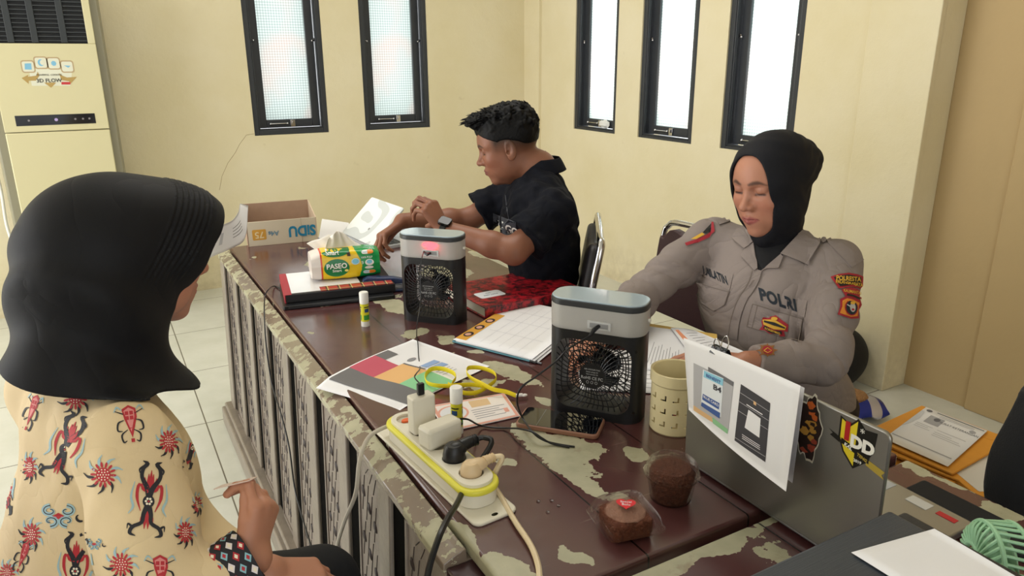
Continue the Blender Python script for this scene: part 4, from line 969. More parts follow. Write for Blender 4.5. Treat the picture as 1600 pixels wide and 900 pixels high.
# curled sheet leaning on the desk corner
up = [at(334, 356, Y=2.80), at(345, 352, Y=2.80), at(362, 345, Y=2.84), at(372, 332, Y=2.88), at(375, 318, Y=2.92)]
lo = [at(318, 408, Y=2.80), at(334, 400, Y=2.80), at(362, 388, Y=2.84), at(383, 372, Y=2.88), at(388, 321, Y=2.93)]
def interp(P, t): t = t*(len(P)-1); i = min(int(t), len(P)-2); Q = catmull(P, 10); return Q[min(len(Q)-1, int(t/(len(P)-1)*(len(Q)-1)+.5))]
pt_ = Patch(lambda u, v: interp(lo, u).lerp(interp(up, u), v), .0004, (-.3, -1, .2)); b = new(); pt_.base(b, 40, 10)
for i, v in enumerate((.35, .46, .57, .68)): pt_.rect(b, .52, v, .74, v+.02, 1, 1)
pt_.rect(b, .30, .30, .36, .70, 2, 1)
tag(obj('curled_sheet', b, [MPAP, MINKD, plain('print light', 'C2C4CA', .7)], autosm=0), 'curled white sheet with handwriting sticking up at the far corner of the desk', 'paper')
b = new(); pt_ = Patch(bil(at(498, 372, z=.752), at(503, 342, z=.752), at(545, 348, z=.752), at(548, 380, z=.752))); pt_.base(b, 3, 3, .001); tag(obj('paper_sheet', b, MPAP), 'plain white sheet lying between the carton and the pale laptop', 'paper')

# ------------------------------------------------------------------ pale laptop of the man
MSIL = mat('silver aluminium', 'A9AAAA', .32, .85); MSILD = mat('keyboard well', '3A3C42', .5)
h1 = at(583, 386, z=.768); dr = Vector((-.087, .996, 0)).normalized(); n_ = Vector((.996, .087, 0)).normalized()
Lw, Ld = .30, .195; lt = thing('laptop', 'pale laptop with white swirled lid tilted forward in front of the man', 'laptop', (h1.x, h1.y, TZ), math.atan2(n_.y, n_.x))
# local: x = away from hinge, y = along hinge (towards the back)
b = new(); prism(b, rrect(.215, Lw, .008, 4, .1075, Lw/2), 0, .014); bs = obj('base', b, mat('pale silver plastic', 'C4C8CC', .35), lt, bevel=.002)
b = new(); 
for i in range(5):
    for j in range(13): cbox(b, (.045+.02*i, .022+.0213*j, .0146), (.016, .018, .0016))
obj('keyboard', b, MSILD, bs)
b = new(); cbox(b, (.175, Lw/2, .0143), (.055, .09, .0008)); obj('touchpad', b, plain('pad', 'B2B6BA', .3), bs)
th = rad(43); Ml = T(0, 0, .016)@Matrix.Rotation(-th, 4, 'Y')
def swirl():
    k = newmat('white lid with grey swirls'); tc = k.n('TexCoord').outputs['Object']
    n = k.noise(tc, 5, 1.0, .3); f = k.math('FRACT', k.math('MULTIPLY', n, 4)); g = k.math('GREATER_THAN', f, .5)
    k.l(k.mix(g, lin('CDD3D4'), lin('EDF1F1')), k.b.inputs['Base Color']); k.b.inputs['Roughness'].default_value = .35; return k.m
b = new(); prism(b, rrect(Ld, Lw, .010, 5, Ld/2, Lw/2), 0, .007, Ml); ld = obj('lid', b, swirl(), lt, bevel=.002)
b = new(); box(b, (.008, .01, -.0012), (Ld-.008, Lw-.01, 0), Ml); obj('screen', b, MBKG, ld, smooth=False)
b = new(); prism(b, ellipse(.006, .006, 16), .0071, .0076, Ml@T(.06, Lw/2-.03, 0)); obj('emblem', b, MPORT, ld, smooth=False)
b = new(); p = at(612, 365, X=.99); M = T(1.005, 2.60, TZ+.0145)@Rz(25)
prism(b, [(-.02, 0), (.03, 0), (.026, .012), (.005, .065), (-.006, .065), (-.012, .02)], -.02, .02, M@Matrix(((1, 0, 0, 0), (0, 0, 1, 0), (0, 1, 0, 0), (0, 0, 0, 1))))
tag(obj('phone_stand', b, MBK, bevel=.005), 'small black stand on the pale laptop keyboard behind its lid', 'stand')

# ------------------------------------------------------------------ officer-side silver laptop with the clipped sheets
ly0, ly1 = .495, .868; LX = .850
lp = thing('laptop', 'open silver laptop with shield and orange stickers on its lid', 'laptop', (LX, (ly0+ly1)/2, TZ), 0)
lw = ly1-ly0
b = new(); prism(b, rrect(.245, lw, .010, 4, .1225, 0), 0.004, .017); bs = obj('base', b, MSIL, lp, bevel=.003)
b = new()
for i in range(5):
    for j in range(14): cbox(b, (.045+.021*i, -.16+.0246*j, .0176), (.017, .021, .0016))
obj('keyboard', b, MSILD, bs)
b = new(); cbox(b, (.200, 0, .0173), (.075, .12, .0008)); obj('touchpad', b, plain('pad', 'B2B6BA', .3), bs)
b = new(); cbox(b, (.222, -.11, .0174), (.022, .035, .0007)); obj('spec_sticker', b, plain('sticker silver', 'C8C8C4', .4), bs)
b = new(); cbox(b, (.222, -.155, .0174), (.012, .030, .0007)); obj('spec_sticker', b, plain('sticker crimson', 'B8202C', .4), bs)
for x in (.02, .225):
    b = new(); cbox(b, (x, 0, .002), (.012, lw-.06, .004)); obj('rubber_foot', b, MBK, bs)
lean = rad(2.0); Ml = T(0, 0, .014)@Matrix.Rotation(-lean, 4, 'Y')      # lid plane: local y along hinge, z up
b = new(); prism(b, rrect(lw, .226, .011, 5, 0, .113), -.0065, 0, Ml@Matrix(((0, 0, 1, 0), (1, 0, 0, 0), (0, 1, 0, 0), (0, 0, 0, 1))))
ld = obj('lid', b, mat('silver lid', '8F8D86', .30, .75, noise=(9, .04)), lp, bevel=.002)
b = new(); box(b, (.0002, -lw/2+.006, .008), (.0012, lw/2-.006, .220), Ml); obj('screen', b, MBKG, ld, smooth=False)
# lid print frame: x right as seen from outside (-Y), y up; outside normal is -X
LM = Matrix.LocRotScale(lp.location, lp.rotation_euler, None)@Ml
def lidM(px, py):
    p = at(px, py, X=LX-.008+.0); q = LM.inverted()@p
    return Ml@Matrix(((0, 0, -1, -.0068), (-1, 0, 0, q.y), (0, 1, 0, q.z), (0, 0, 0, 1)))
M = lidM(1341, 692); S_ = 1.0
b = new()
sh = [(-.024, .028), (-.010, .022), (0, .034), (.010, .024), (.026, .026), (.024, 0), (.016, -.018), (0, -.034), (-.016, -.018), (-.024, 0)]
def sc(P, s): return [(x*s, y*s) for x, y in P]
prism(b, sc(sh, 1.12), 0, .0002, M, 0); prism(b, [p for p in sh if p[0] <= 0], .0002, .0003, M, 1); prism(b, sc([p for p in sh if p[0] >= 0], .94), .0002, .0003, M, 0)
prism(b, [(-.042, .004), (-.024, -.001), (-.024, -.009), (-.040, -.004), (-.036, .0005)], 0, .0003, M, 0); prism(b, [(.020, -.014), (.046, -.020), (.042, -.026), (.046, -.031), (.018, -.023)], 0, .0004, M, 3); prism(b, [(-.022, .0), (.022, -.012), (.022, -.020), (-.022, -.008)], .0004, .0005, M, 0)
bm_text(b, '1', .036, M@T(-.014, .012, .0006), 2, .002); bm_text(b, 'DD', .024, M@T(.010, .002, .0008), 4, .0014); bm_text(b, 'KAL', .007, M@T(-.010, -.0085, .0008)@Rz(-14), 4, .0002)
bm_text(b, 'TENG', .006, M@T(.012, -.0150, .0008)@Rz(-14), 3, .0002); bm_text(b, '*', .016, M@T(.008, .020, .0006), 4); bm_text(b, '2019', .006, M@T(.006, -.024, .0006), 4, .0001)
obj('shield_sticker', b, [plain('sticker black', '15140F', .3), plain('sticker yellow', 'D8C22A', .3), plain('sticker dark red', 'A82222', .3), plain('sticker ochre', 'A8923A', .3), plain('sticker offwhite', 'E8E6DC', .3)], ld, smooth=False)
# orange and brown lettering sticker, a plain shape with flame-like blocks
M = lidM(1268, 668); b = new(); rng = random.Random(5)
out = []
for i in range(36):
    t = 2*PI*i/36; r = 1+.10*math.sin(5*t+1)+.07*math.sin(11*t); out.append((.020*math.cos(t)*r, .052*math.sin(t)*r))
prism(b, out, 0, .0002, M, 0); prism(b, sc(out, .93), .0002, .0003, M, 1)
for k in range(26):
    cy = rng.uniform(-.042, .042); cx = rng.uniform(-.012, .012)*math.sqrt(max(.1, 1-(cy/.048)**2)); mi = 2 if cy > .012 else (3 if cy < -.014 else 4)
    P = [(cx+rng.uniform(.003, .008)*math.cos(2*PI*i/7), cy+rng.uniform(.002, .006)*math.sin(2*PI*i/7)) for i in range(7)]; prism(b, P, .0003, .00035+.00002*k, M, mi if rng.random() < .75 else 1)
obj('lettering_sticker', b, [plain('sticker cream', 'D2CDBE', .3), plain('sticker brown black', '2A1A14', .3), plain('sticker orange', 'C8642A', .3), plain('sticker brick', '96402C', .3), plain('sticker amber', 'B88A3A', .3)], ld, smooth=False)
# clipped sheets
TL, TR, BR, BL = at(1068, 528, X=.825), at(1251, 603, X=.80), at(1228, 768, X=.79), at(1076, 640, X=.818)
TR2, BR2 = at(1257, 606, X=.822), at(1238, 755, X=.815)
# rear sheet
pt_ = Patch(lambda u, v: bil(at(1100, 537, X=.836), TR2, BR2, at(1105, 650, X=.834))(u, v)); b = new(); pt_.base(b, 8, 8, .0004)
tag(obj('hanging_sheet', b, plain('shaded paper', 'E6E6EC', .75), autosm=0), 'rear white sheet held by the binder clip on the silver laptop lid', 'paper', 'sheets clipped to the laptop lid')
S0 = bil(TL, TR, BR, BL); pt_ = Patch(lambda u, v: S0(u, v)+Vector((-.006*math.sin(PI*u)*v, 0, .003*math.sin(PI*u)*(1-v))), .0005, (-1, 0, 0))
b = new(); pt_.base(b, 14, 14, .0004)
def W(px, py):
    """uv of the sheet under a pixel"""
    from mathutils import Vector as V
    u = v = .5
    def pr(p): d = p-V((0, 0, CAM_H)); z = d.dot(CF); return V((800+CAM_F*d.dot(CR)/z, 450-CAM_F*d.dot(CU)/z))
    t = V((px, py))
    for _ in range(25):
        c0 = pr(pt_.S(u, v)); e = .01; du = (pr(pt_.S(u+e, v))-c0)/e; dv = (pr(pt_.S(u, v+e))-c0)/e; r = t-c0
        det = du.x*dv.y-du.y*dv.x; u += (r.x*dv.y-r.y*dv.x)/det; v += (du.x*r.y-du.y*r.x)/det
    return (u, v)
def wq(pts, mi, k): 
    q = [W(*p) for p in pts]; sheet(b, lambda a, c: pt_.P(q[0][0]*(1-a)*(1-c)+q[1][0]*a*(1-c)+q[2][0]*a*c+q[3][0]*(1-a)*c, q[0][1]*(1-a)*(1-c)+q[1][1]*a*(1-c)+q[2][1]*a*c+q[3][1]*(1-a)*c, k), 4, 4, mi)
wq([(1084, 567), (1147, 597), (1138, 672), (1084, 633)], 1, 1); wq([(1107, 573), (1147, 597), (1146, 604), (1107, 580)], 2, 1.3)
wq([(1099, 577), (1131, 591), (1127, 652), (1096, 630)], 3, 1.6); wq([(1101, 579), (1131, 592), (1130, 603), (1100, 589)], 4, 2.0); wq([(1099, 615), (1125, 630), (1124, 640), (1098, 624)], 5, 2.0); wq([(1097, 628), (1126, 645), (1125, 654), (1096, 634)], 5, 1.9)
wq([(1084, 633), (1113, 652), (1114, 660), (1084, 641)], 6, 1.2); wq([(1114, 652), (1138, 671), (1137, 678), (1114, 661)], 7, 1.2)
wq([(1158, 600), (1204, 630), (1196, 722), (1148, 688)], 8, 1)
wq([(1170, 640), (1189, 654), (1187, 684), (1164, 668)], 0, 1.4)
for i in range(6): wq([(1157-i*1.6, 613+i*14), (1203-i*1.4, 643+i*14), (1203-i*1.4, 643.8+i*14), (1157-i*1.6, 613.8+i*14)], 1, 1.2) if i not in (3, 4) else None
wq([(1178, 626), (1182, 628.5), (1182, 634), (1178, 631.5)], 6, 1.5); wq([(1167, 631), (1192, 647), (1192, 648.6), (1167, 632.6)], 0, 1.5)
for i in range(3): wq([(1160, 678+3*i), (1188, 696+3*i), (1188, 697+3*i), (1160, 679+3*i)], 0, 1.5)
def wtext(s, size, p0, p1, mi, bold=0):
    """words from pixel p0 to p1 along the sheet"""
    u0, v0 = W(*p0); u1, v1 = W(*p1); a, c = pt_.S(u0, v0), pt_.S(u1, v1); L = (c-a).length
    me = text_mesh(s, size, bold, 0, 'LEFT'); wid = max(w.co.x for w in me.vertices) or 1; hV = .14
    for w in me.vertices:
        t = w.co.x/wid; w.co = pt_.P(u0+(u1-u0)*t, v0+(v1-v0)*t-w.co.y/hV, 2.6)
    n0 = len(b.faces); b.from_mesh(me); _setmi(b, n0, mi); bpy.data.meshes.remove(me)
wtext('BENEFIT', .0075, (1104, 586), (1127, 598), 5, .0002); wtext('B4', .012, (1115, 604), (1128, 611), 9, .0004); wtext('BLUE CARD', .006, (1100, 619), (1124, 634), 0, .0001)
hs = obj('hanging_sheet', b, [MPAP, plain('print grey photo', 'B2B2B6', .6), plain('print grey dark', '6C6C70', .6), plain('print card white', 'E2E8EE', .6), plain('print card cyan', '8FCBE2', .6), plain('print card blue', '3F5C9C', .6), plain('print tan', 'DDB583', .6), plain('print mint', '8FC494', .6), plain('print black panel', '3C3B40', .6), plain('print card dark', '3A3A44', .6)], autosm=0)
tag(hs, 'front white sheet with a product picture and black panel, hanging over the silver laptop lid', 'paper', 'sheets clipped to the laptop lid')
cpt = at(1126, 548, X=.826)
bc = thing('binder_clip', 'black binder clip with two silver wire handles at the top of the hanging sheets', 'clip', cpt, rad(-90)+rad(0))
# local: x along the sheet (-Y world), y towards... , z up
b = new(); prism(b, [(-.010, .004), (.010, .004), (.004, .016), (-.004, .016)], -.0155, .0155, Matrix(((0, 0, 1, 0), (1, 0, 0, 0), (0, 1, 0, -.010), (0, 0, 0, 1)))); obj('jaw', b, MBKG, bc, bevel=.001)
for s in (-1, 1):
    b = new(); tube(b, [(-.006, s*.006, .0), (-.007, s*.009, .012), (-.004, s*.010, .020), (0, s*.011, .0225), (.004, s*.010, .020), (.007, s*.009, .012), (.006, s*.006, .0)], .0009, 6, smooth=4); obj('wire_handle', b, MCH, bc)

# ------------------------------------------------------------------ printer, sheet on it, green fan
PX0, PX1, PY0, PY1, PZ = .42, .802, .06, .446, .93
pr = thing('printer', 'black inkjet printer with a ribbed scanner lid at the near end of the desks', 'printer', ((PX0+PX1)/2, (PY0+PY1)/2, TZ-.002))
MPR = mat('charcoal printer plastic', '2C2E33', .42, bump=(200, .1))
def brushed():
    k = newmat('brushed dark lid'); tc = k.n('TexCoord').outputs['Object']; mp = k.n('Mapping'); mp.inputs['Scale'].default_value = (20, 700, 20); k.l(tc, mp.inputs['Vector'])
    n = k.noise(mp.outputs[0], 1, 3, .7); k.l(k.mix(n, lin('2A303A'), lin('414852')), k.b.inputs['Base Color']); k.b.inputs['Roughness'].default_value = .38; k.bump(n, .5, .001); return k.m
hw, hd = (PX1-PX0)/2, (PY1-PY0)/2
b = new(); box(b, (-hw, -hd, .006), (hw, hd, .150)); obj('body', b, MPR, pr, bevel=.012, seg=3)
for sx in (-1, 1):
    for sy in (-1, 1): b = new(); prism(b, ellipse(.012, .012, 16), 0, .007, T(sx*(hw-.04), sy*(hd-.04), 0)); obj('rubber_foot', b, MBKG, pr)
b = new(); box(b, (-hw+.002, -hd+.03, .150), (hw-.030, hd-.002, .182)); obj('scanner_lid', b, brushed(), pr, bevel=.004, seg=2)
b = new(); box(b, (hw-.028, -hd+.03, .150), (hw-.001, hd-.004, .172)); obj('side_rail', b, MPR, pr, bevel=.004)
b = new(); cbox(b, (hw-.016, .02, .175), (.020, .05, .010)); obj('hinge_cover', b, MPR, pr, bevel=.003)
A, B, C, D = at(1330, 863, z=.9325), at(1460, 826, z=.9325), at(1600, 907, z=.9325), at(1470, 950, z=.9325)
pt_ = Patch(bil(A, B, C, D, wav=.0006)); b = new(); pt_.base(b, 8, 8); tag(obj('paper_sheet', b, MPAP, autosm=0), 'blank white sheet lying on the black printer lid', 'paper')
# dark case under the silver laptop side
b = new(); box(b, (1.085, .30, TZ-.001), (1.155, .615, TZ+.012)); tag(obj('pencil_case', b, mat('black fabric case', '141417', .8), bevel=.004), 'flat black fabric case lying beside the silver laptop palm rest', 'case')
gf = thing('handheld_fan', 'mint green handheld fan lying at the right behind the printer', 'fan', (.930, .385, TZ-.002), rad(-35))
MGN = mat('mint green plastic', '9CCBA4', .4)
c0 = Vector((0, 0, .093))
b = new(); R_ = .044
for i in range(28):
    t = 2*PI*i/28; tube(b, [c0+Vector((-.018, R_*math.cos(t), R_*math.sin(t))), c0+Vector((-.030, R_*.8*math.cos(t+.18), R_*.8*math.sin(t+.18))), c0+Vector((-.034, R_*.35*math.cos(t+.5), R_*.35*math.sin(t+.5)))], .0022, 6, smooth=3)
for r, x in ((R_, -.018), (R_, .016), (R_*.36, -.034)): tube(b, [c0+Vector((x, r*math.cos(2*PI*i/40), r*math.sin(2*PI*i/40))) for i in range(41)], .0032, 8)
for i in range(28):
    t = 2*PI*i/28; tube(b, [c0+Vector((-.018, R_*math.cos(t), R_*math.sin(t))), c0+Vector((.016, R_*math.cos(t+.15), R_*math.sin(t+.15)))], .0022, 6)
obj('cage', b, MGN, gf)
b = new(); lathe(b, [(.0005, -.020), (.016, -.020), (.018, -.016), (.018, .012), (.0005, .014)], 24, T(*c0)@Ry(90), cap=False); obj('motor_hub', b, MGN, gf)
b = new(); lathe(b, [(.012, 0), (.020, .002), (.020, .012), (.013, .020), (.012, .050)], 24); obj('handle', b, MGN, gf)
b = new()
for i in range(5):
    M = T(*c0)@Matrix.Rotation(i*2*PI/5, 4, 'X'); sheet(b, lambda u, v: M@Vector((.006*(v-.5), (.016+.022*u)*math.cos(v-.5), (.016+.022*u)*math.sin(v-.5))), 4, 4)
fb = obj('fan_blade_wheel', b, mat('pale green blade', 'B6D8B8', .4), gf); md = fb.modifiers.new('s', 'SOLIDIFY'); md.thickness = .001

# ================================================================== PEOPLE: signed-distance modelling
V3 = lambda *a: np.array(a, dtype=np.float64)
def npv(v): return np.array([v[0], v[1], v[2]], dtype=np.float64)
def smin(a, b, k):
    h = np.clip(.5+.5*(b-a)/k, 0, 1); return b*(1-h)+a*h-k*h*(1-h)
def smax(a, b, k): return -smin(-a, -b, k)
def cap(P, a, b, ra, rb=None):
    rb = ra if rb is None else rb; ab = b-a; L = max(1e-12, ab@ab)
    t = np.clip(((P-a)@ab)/L, 0, 1); return np.linalg.norm(P-a-t[:, None]*ab, axis=1)-(ra+(rb-ra)*t)
def ell(P, c, r, R=None):
    q = P-c
    if R is not None: q = q@R            # R columns = local axes
    r = np.asarray(r, float); k0 = np.linalg.norm(q/r, axis=1); k1 = np.linalg.norm(q/(r*r), axis=1)
    return k0*(k0-1)/np.maximum(k1, 1e-9)
def axes(f, u=(0, 0, 1)):
    """columns: forward, left, up"""
    f = npv(f); f = f/np.linalg.norm(f); l = np.cross(npv(u), f); l /= np.linalg.norm(l); return np.stack([f, l, np.cross(f, l)], axis=1)
def sdf_grid(f, lo, hi, h):
    lo = np.asarray(lo, float); hi = np.asarray(hi, float); B = 12
    nb = np.maximum(1, np.ceil((hi-lo)/(h*B)).astype(int)); n = nb*B+1
    D = np.full(n, 1.0, np.float32)
    ix = np.stack(np.meshgrid(*[np.arange(k) for k in nb], indexing='ij'), -1).reshape(-1, 3)
    cen = lo+(ix+.5)*h*B; dc = f(cen); r = h*B*.87*1.25+.012
    inside = ix[dc < -r]
    for i, j, k in inside: D[i*B:(i+1)*B+1, j*B:(j+1)*B+1, k*B:(k+1)*B+1] = -1
    near = ix[np.abs(dc) <= r]
    g = np.stack(np.meshgrid(*[np.arange(B+1)]*3, indexing='ij'), -1).reshape(-1, 3)
    CH = 60
    for s in range(0, len(near), CH):
        nn = near[s:s+CH]; pts = (lo+(nn[:, None, :]*B+g[None])*h).reshape(-1, 3); v = f(pts).reshape(len(nn), B+1, B+1, B+1)
        for q, (i, j, k) in enumerate(nn): D[i*B:(i+1)*B+1, j*B:(j+1)*B+1, k*B:(k+1)*B+1] = v[q]
    return D, lo
def nets(D, lo, h):
    s = D < 0; nx, ny, nz = D.shape
    c = np.zeros((nx-1, ny-1, nz-1), np.int8)
    for dx in (0, 1):
        for dy in (0, 1):
            for dz in (0, 1): c += s[dx:nx-1+dx, dy:ny-1+dy, dz:nz-1+dz]
    act = np.argwhere((c > 0) & (c < 8)); idx = np.full(c.shape, -1, np.int32); idx[tuple(act.T)] = np.arange(len(act))
    acc = np.zeros((len(act), 3)); cnt = np.zeros(len(act))
    for ax in range(3):
        o = [a for a in range(3) if a != ax]
        for p in (0, 1):
            for q in (0, 1):
                off = np.zeros(3, int); off[o[0]] = p; off[o[1]] = q; a = act+off; b = a.copy(); b[:, ax] += 1
                va = D[tuple(a.T)]; vb = D[tuple(b.T)]; m = (va < 0) != (vb < 0)
                t = np.where(m, va/np.where(m, va-vb, 1), 0); pt = a.astype(float); pt[:, ax] += t
                acc[m] += pt[m]; cnt[m] += 1
    V = lo+acc/cnt[:, None]*h; F = []
    for ax in range(3):
        o = [a for a in range(3) if a != ax]
        sl0 = [slice(None)]*3; sl1 = [slice(None)]*3; sl0[ax] = slice(0, -1); sl1[ax] = slice(1, None)
        a = s[tuple(sl0)]; b = s[tuple(sl1)]; E = np.argwhere(a != b)
        E = E[(E[:, o[0]] > 0) & (E[:, o[1]] > 0) & (E[:, o[0]] < D.shape[o[0]]-1) & (E[:, o[1]] < D.shape[o[1]]-1)]
        q = []
        for (p, r) in ((0, 0), (1, 0), (1, 1), (0, 1)):
            k = E.copy(); k[:, o[0]] -= p; k[:, o[1]] -= r; q.append(idx[tuple(k.T)])
        q = np.stack(q, 1); flip = a[tuple(E.T)]
        if ax == 1: flip = ~flip
        q[~flip] = q[~flip][:, ::-1]; F.append(q)
    F = np.concatenate(F); F = F[(F >= 0).all(1)]; return V, F
def grad(f, P, e=.0008):
    return np.stack([(f(P+d)-f(P-d)) for d in np.eye(3)*e], 1)/(2*e)
def sdf_mesh(name, f, lo, hi, h, mats, parent, color=None, mfun=None, step=1, keep=None):
    D, lo = sdf_grid(f, lo, hi, h); V, F = nets(D, lo, h)
    for _ in range(step):
        g = grad(f, V); d = f(V); n2 = np.maximum((g*g).sum(1), .2); V = V-g*np.clip(d/n2, -h*.6, h*.6)[:, None]
    if keep is not None:
        ok = keep(V); F = F[ok[F].all(1)]; u = np.unique(F); mp = np.full(len(V), -1); mp[u] = np.arange(len(u)); V = V[u]; F = mp[F]
    me = bpy.data.meshes.new(name); me.vertices.add(len(V)); me.vertices.foreach_set('co', V.astype(np.float32).ravel())
    me.loops.add(len(F)*4); me.loops.foreach_set('vertex_index', F[:, ::-1].astype(np.int32).ravel()); me.polygons.add(len(F))
    me.polygons.foreach_set('loop_start', np.arange(0, len(F)*4, 4, dtype=np.int32)); me.polygons.foreach_set('loop_total', np.full(len(F), 4, np.int32))
    me.update(calc_edges=True)
    if color is not None:
        C = np.ones((len(V), 4), np.float32); C[:, :3] = color(V)
        at_ = me.color_attributes.new('tone', 'FLOAT_COLOR', 'POINT'); at_.data.foreach_set('color', C.ravel())
    o = link_mesh(name, me, mats, parent, world=bool(parent), autosm=0)
    if mfun is not None:
        cen = V[F].mean(1); me.polygons.foreach_set('material_index', mfun(cen).astype(np.int32))
    return o
def trace(f, p, d, n=60, lim=.5):
    """march many points along direction d onto the surface of f"""
    P = np.array(p, float); t = np.zeros(len(P)); d = npv(d)/np.linalg.norm(npv(d))
    for _ in range(n): t += np.clip(f(P+t[:, None]*d)*.75, -.02, .05)
    return P+np.clip(t, -lim, lim)[:, None]*d
def decal(name, bm, f, d, mats, parent, off=.0006, subdiv=0, **k):
    """flat bmesh (in world space) pressed onto the surface f along direction d"""
    for v_ in range(subdiv): bmesh.ops.subdivide_edges(bm, edges=bm.edges, cuts=1, use_grid_fill=True)
    V = np.array([v.co for v in bm.verts]); dd = npv(d)/np.linalg.norm(npv(d)); base = None
    hgt = V@dd; ref = hgt.max(); lift = ref-hgt           # relief above the deepest layer
    flatV = V+lift[:, None]*dd
    Q = trace(f, flatV-dd*.08, dd); Q = Q-dd*(off+lift)[:, None]
    for v, q in zip(bm.verts, Q): v.co = q
    return obj(name, bm, mats, parent, world=True, autosm=0, **k)
def wr(P, a, f1, b, f2, c=1.5):
    return np.sin((P@npv(a))*f1+c*np.sin((P@npv(b))*f2))
def noise3(P, s, seed=0):
    """cheap smooth noise, about -1..1"""
    Q = P*s+seed*7.3; x, y, z = Q.T
    return (np.sin(x+1.7*np.sin(.9*y+.6*z))+np.sin(1.3*y+1.5*np.sin(1.1*z+.5*x)+2)+np.sin(.9*z+1.6*np.sin(1.2*x+.7*y)+4))/3

# ---- head in its own frame: x forward, y left, z up
def head_sdf(q, male=False, ears=True):
    x, y, z = q.T; ay = np.abs(y); m = np.stack([x, ay, z], 1)
    d = ell(q, V3(-.012, 0, .035), (.097, .074, .086))
    d = smin(d, ell(q, V3(.030, 0, .030), (.062, .062, .062)), .03)
    d = smin(d, ell(q, V3(.026, 0, -.035), (.060, .056, .070)), .035)
    d = smin(d, ell(m, V3(.020, .040, -.058), (.045, .020, .034)), .03)       # jaw
    jw = .006 if male else 0
    d = smin(d, ell(q, V3(.062, 0, -.097), (.022, .022+jw, .016)), .028)      # chin
    d = smin(d, ell(m, V3(.058, .036, -.022), (.024, .022, .020)), .022)      # cheekbone
    d = smin(d, cap(m, V3(.079, .012, .026), V3(.062, .046, .024), .011, .010), .014)   # brow
    # eye socket
    d = smax(d, -ell(m, V3(.094, .030, .007), (.019, .020, .012)), .010)
    # muzzle
    d = smin(d, ell(q, V3(.068, 0, -.060), (.024, .028, .024)), .02)
    # nose
    n = cap(q, V3(.083, 0, .010), V3(.104, 0, -.026), .0065, .0095)
    n = smin(n, ell(m, V3(.094, .012, -.030), (.012, .0075, .008)), .006)
    n = smin(n, ell(q, V3(.106, 0, -.028), (.0095, .010, .009)), .006)
    d = smin(d, n, .010)
    d = smax(d, -ell(m, V3(.099, .0065, -.039), (.006, .0036, .003)), .003)
    # eyeball with lowered lid
    d = smin(d, ell(m, V3(.070, .0305, .006), (.0145, .0150, .0130)), .004)
    d = smin(d, ell(m, V3(.0765, .0305, .0105), (.0095, .0150, .0085)), .005)  # upper lid
    d = smax(d, -cap(m, V3(.0880, .018, .0005), V3(.0800, .0435, .001), .0014), .002)
    # lips
    d = smin(d, cap(m, V3(.0925, .002, -.0565), V3(.078, .022, -.060), .0062, .0030), .005)
    d = smin(d, cap(m, V3(.0905, .0, -.0665), V3(.077, .018, -.063), .0072, .003), .005)
    d = smax(d, -cap(m, V3(.0995, 0, -.0612), V3(.081, .023, -.0612), .0014), .0025)
    d = smax(d, -cap(q, V3(.095, 0, -.045), V3(.097, 0, -.051), .0022), .004)
    if ears:
        e = ell(m, V3(-.006, .078, -.004), (.018, .007, .031)); e = smin(e, ell(m, V3(-.003, .077, -.026), (.010, .006, .012)), .006)
        e = smax(e, -ell(m, V3(-.001, .0845, .002), (.010, .006, .019)), .004); e = smax(e, -ell(m, V3(.003, .084, -.010), (.006, .010, .007)), .003)
        d = smin(d, e, .006)
    return d
def head_tone(q, base, lip, brow, male=False):
    """skin tone map: lips, eyebrows, lash line; q local"""
    x, y, z = q.T; ay = np.abs(y); C = np.tile(np.array(lin(base)[:3]), (len(q), 1)); L = np.array(lin(lip)[:3]); B = np.array(lin(brow)[:3])
    def blend(C, w, col): return C*(1-w[:, None])+col*w[:, None]
    wide = 1-(ay/.027)**2
    sg = lambda v, w: 1/(1+np.exp(-np.clip(v/w, -30, 30)))
    wd = np.clip(wide, 0, 1); hi_ = -.0612+.0085*wd*(1-.25*np.exp(-(ay/.003)**2)); lw_ = -.0612-.0125*wd
    C = blend(C, sg(hi_-z, .0007)*sg(z-lw_, .0007)*sg(wide, .05)*(x > .07)*.85, L)
    zb = .0255+.004*np.sin(np.clip((ay-.012)/.036, 0, 1)*PI)-.003*np.clip((ay-.035)/.015, 0, 1); hb = .0046*np.clip(1.2-np.abs(ay-.026)/.024, 0, 1)
    C = blend(C, sg(hb-np.abs(z-zb), .0008)*sg(ay-.009, .001)*sg(.05-ay, .001)*(x > .04)*.85, B)
    C = blend(C, sg(.0026-np.abs(z+.0004+.0015*((ay-.031)/.013)**2*0), .0005)*sg(ay-.0180, .001)*sg(.0450-ay, .001)*(x > .06)*.96, B*.28)
    # eye corner flush
    C = blend(C, np.exp(-((ay-.030)**2/.00018+(z-.012)**2/.00005))*(x > .05)*.20, np.array(lin('6B3A2E')[:3]))
    ns = (ell(np.stack([x, ay, z], 1), V3(.099, .0065, -.0385), (.005, .0033, .003)) < .001); C = blend(C, ns*.8, B*.6)
    C = blend(C, np.exp(-((ay-.040)**2+(z+.03)**2)/.0006)*(x > .03)*.22, np.array(lin('B05A48')[:3]))
    C *= (1+.05*noise3(q, 60))[:, None]
    return C
def skin_material(name, rough=.5):
    k = newmat(name); a = k.n('Attribute'); a.attribute_name = 'tone'; k.l(a.outputs['Color'], k.b.inputs['Base Color'])
    k.b.inputs['Roughness'].default_value = rough; k.b.inputs['Subsurface Weight'].default_value = .12; k.b.inputs['Subsurface Scale'].default_value = .008
    k.b.inputs['Subsurface Radius'].default_value = (1, .35, .2); k.b.inputs['Specular IOR Level'].default_value = .45
    tc = k.n('TexCoord').outputs['Object']; k.bump(k.noise(tc, 260, 4), .12, .001); return k.m
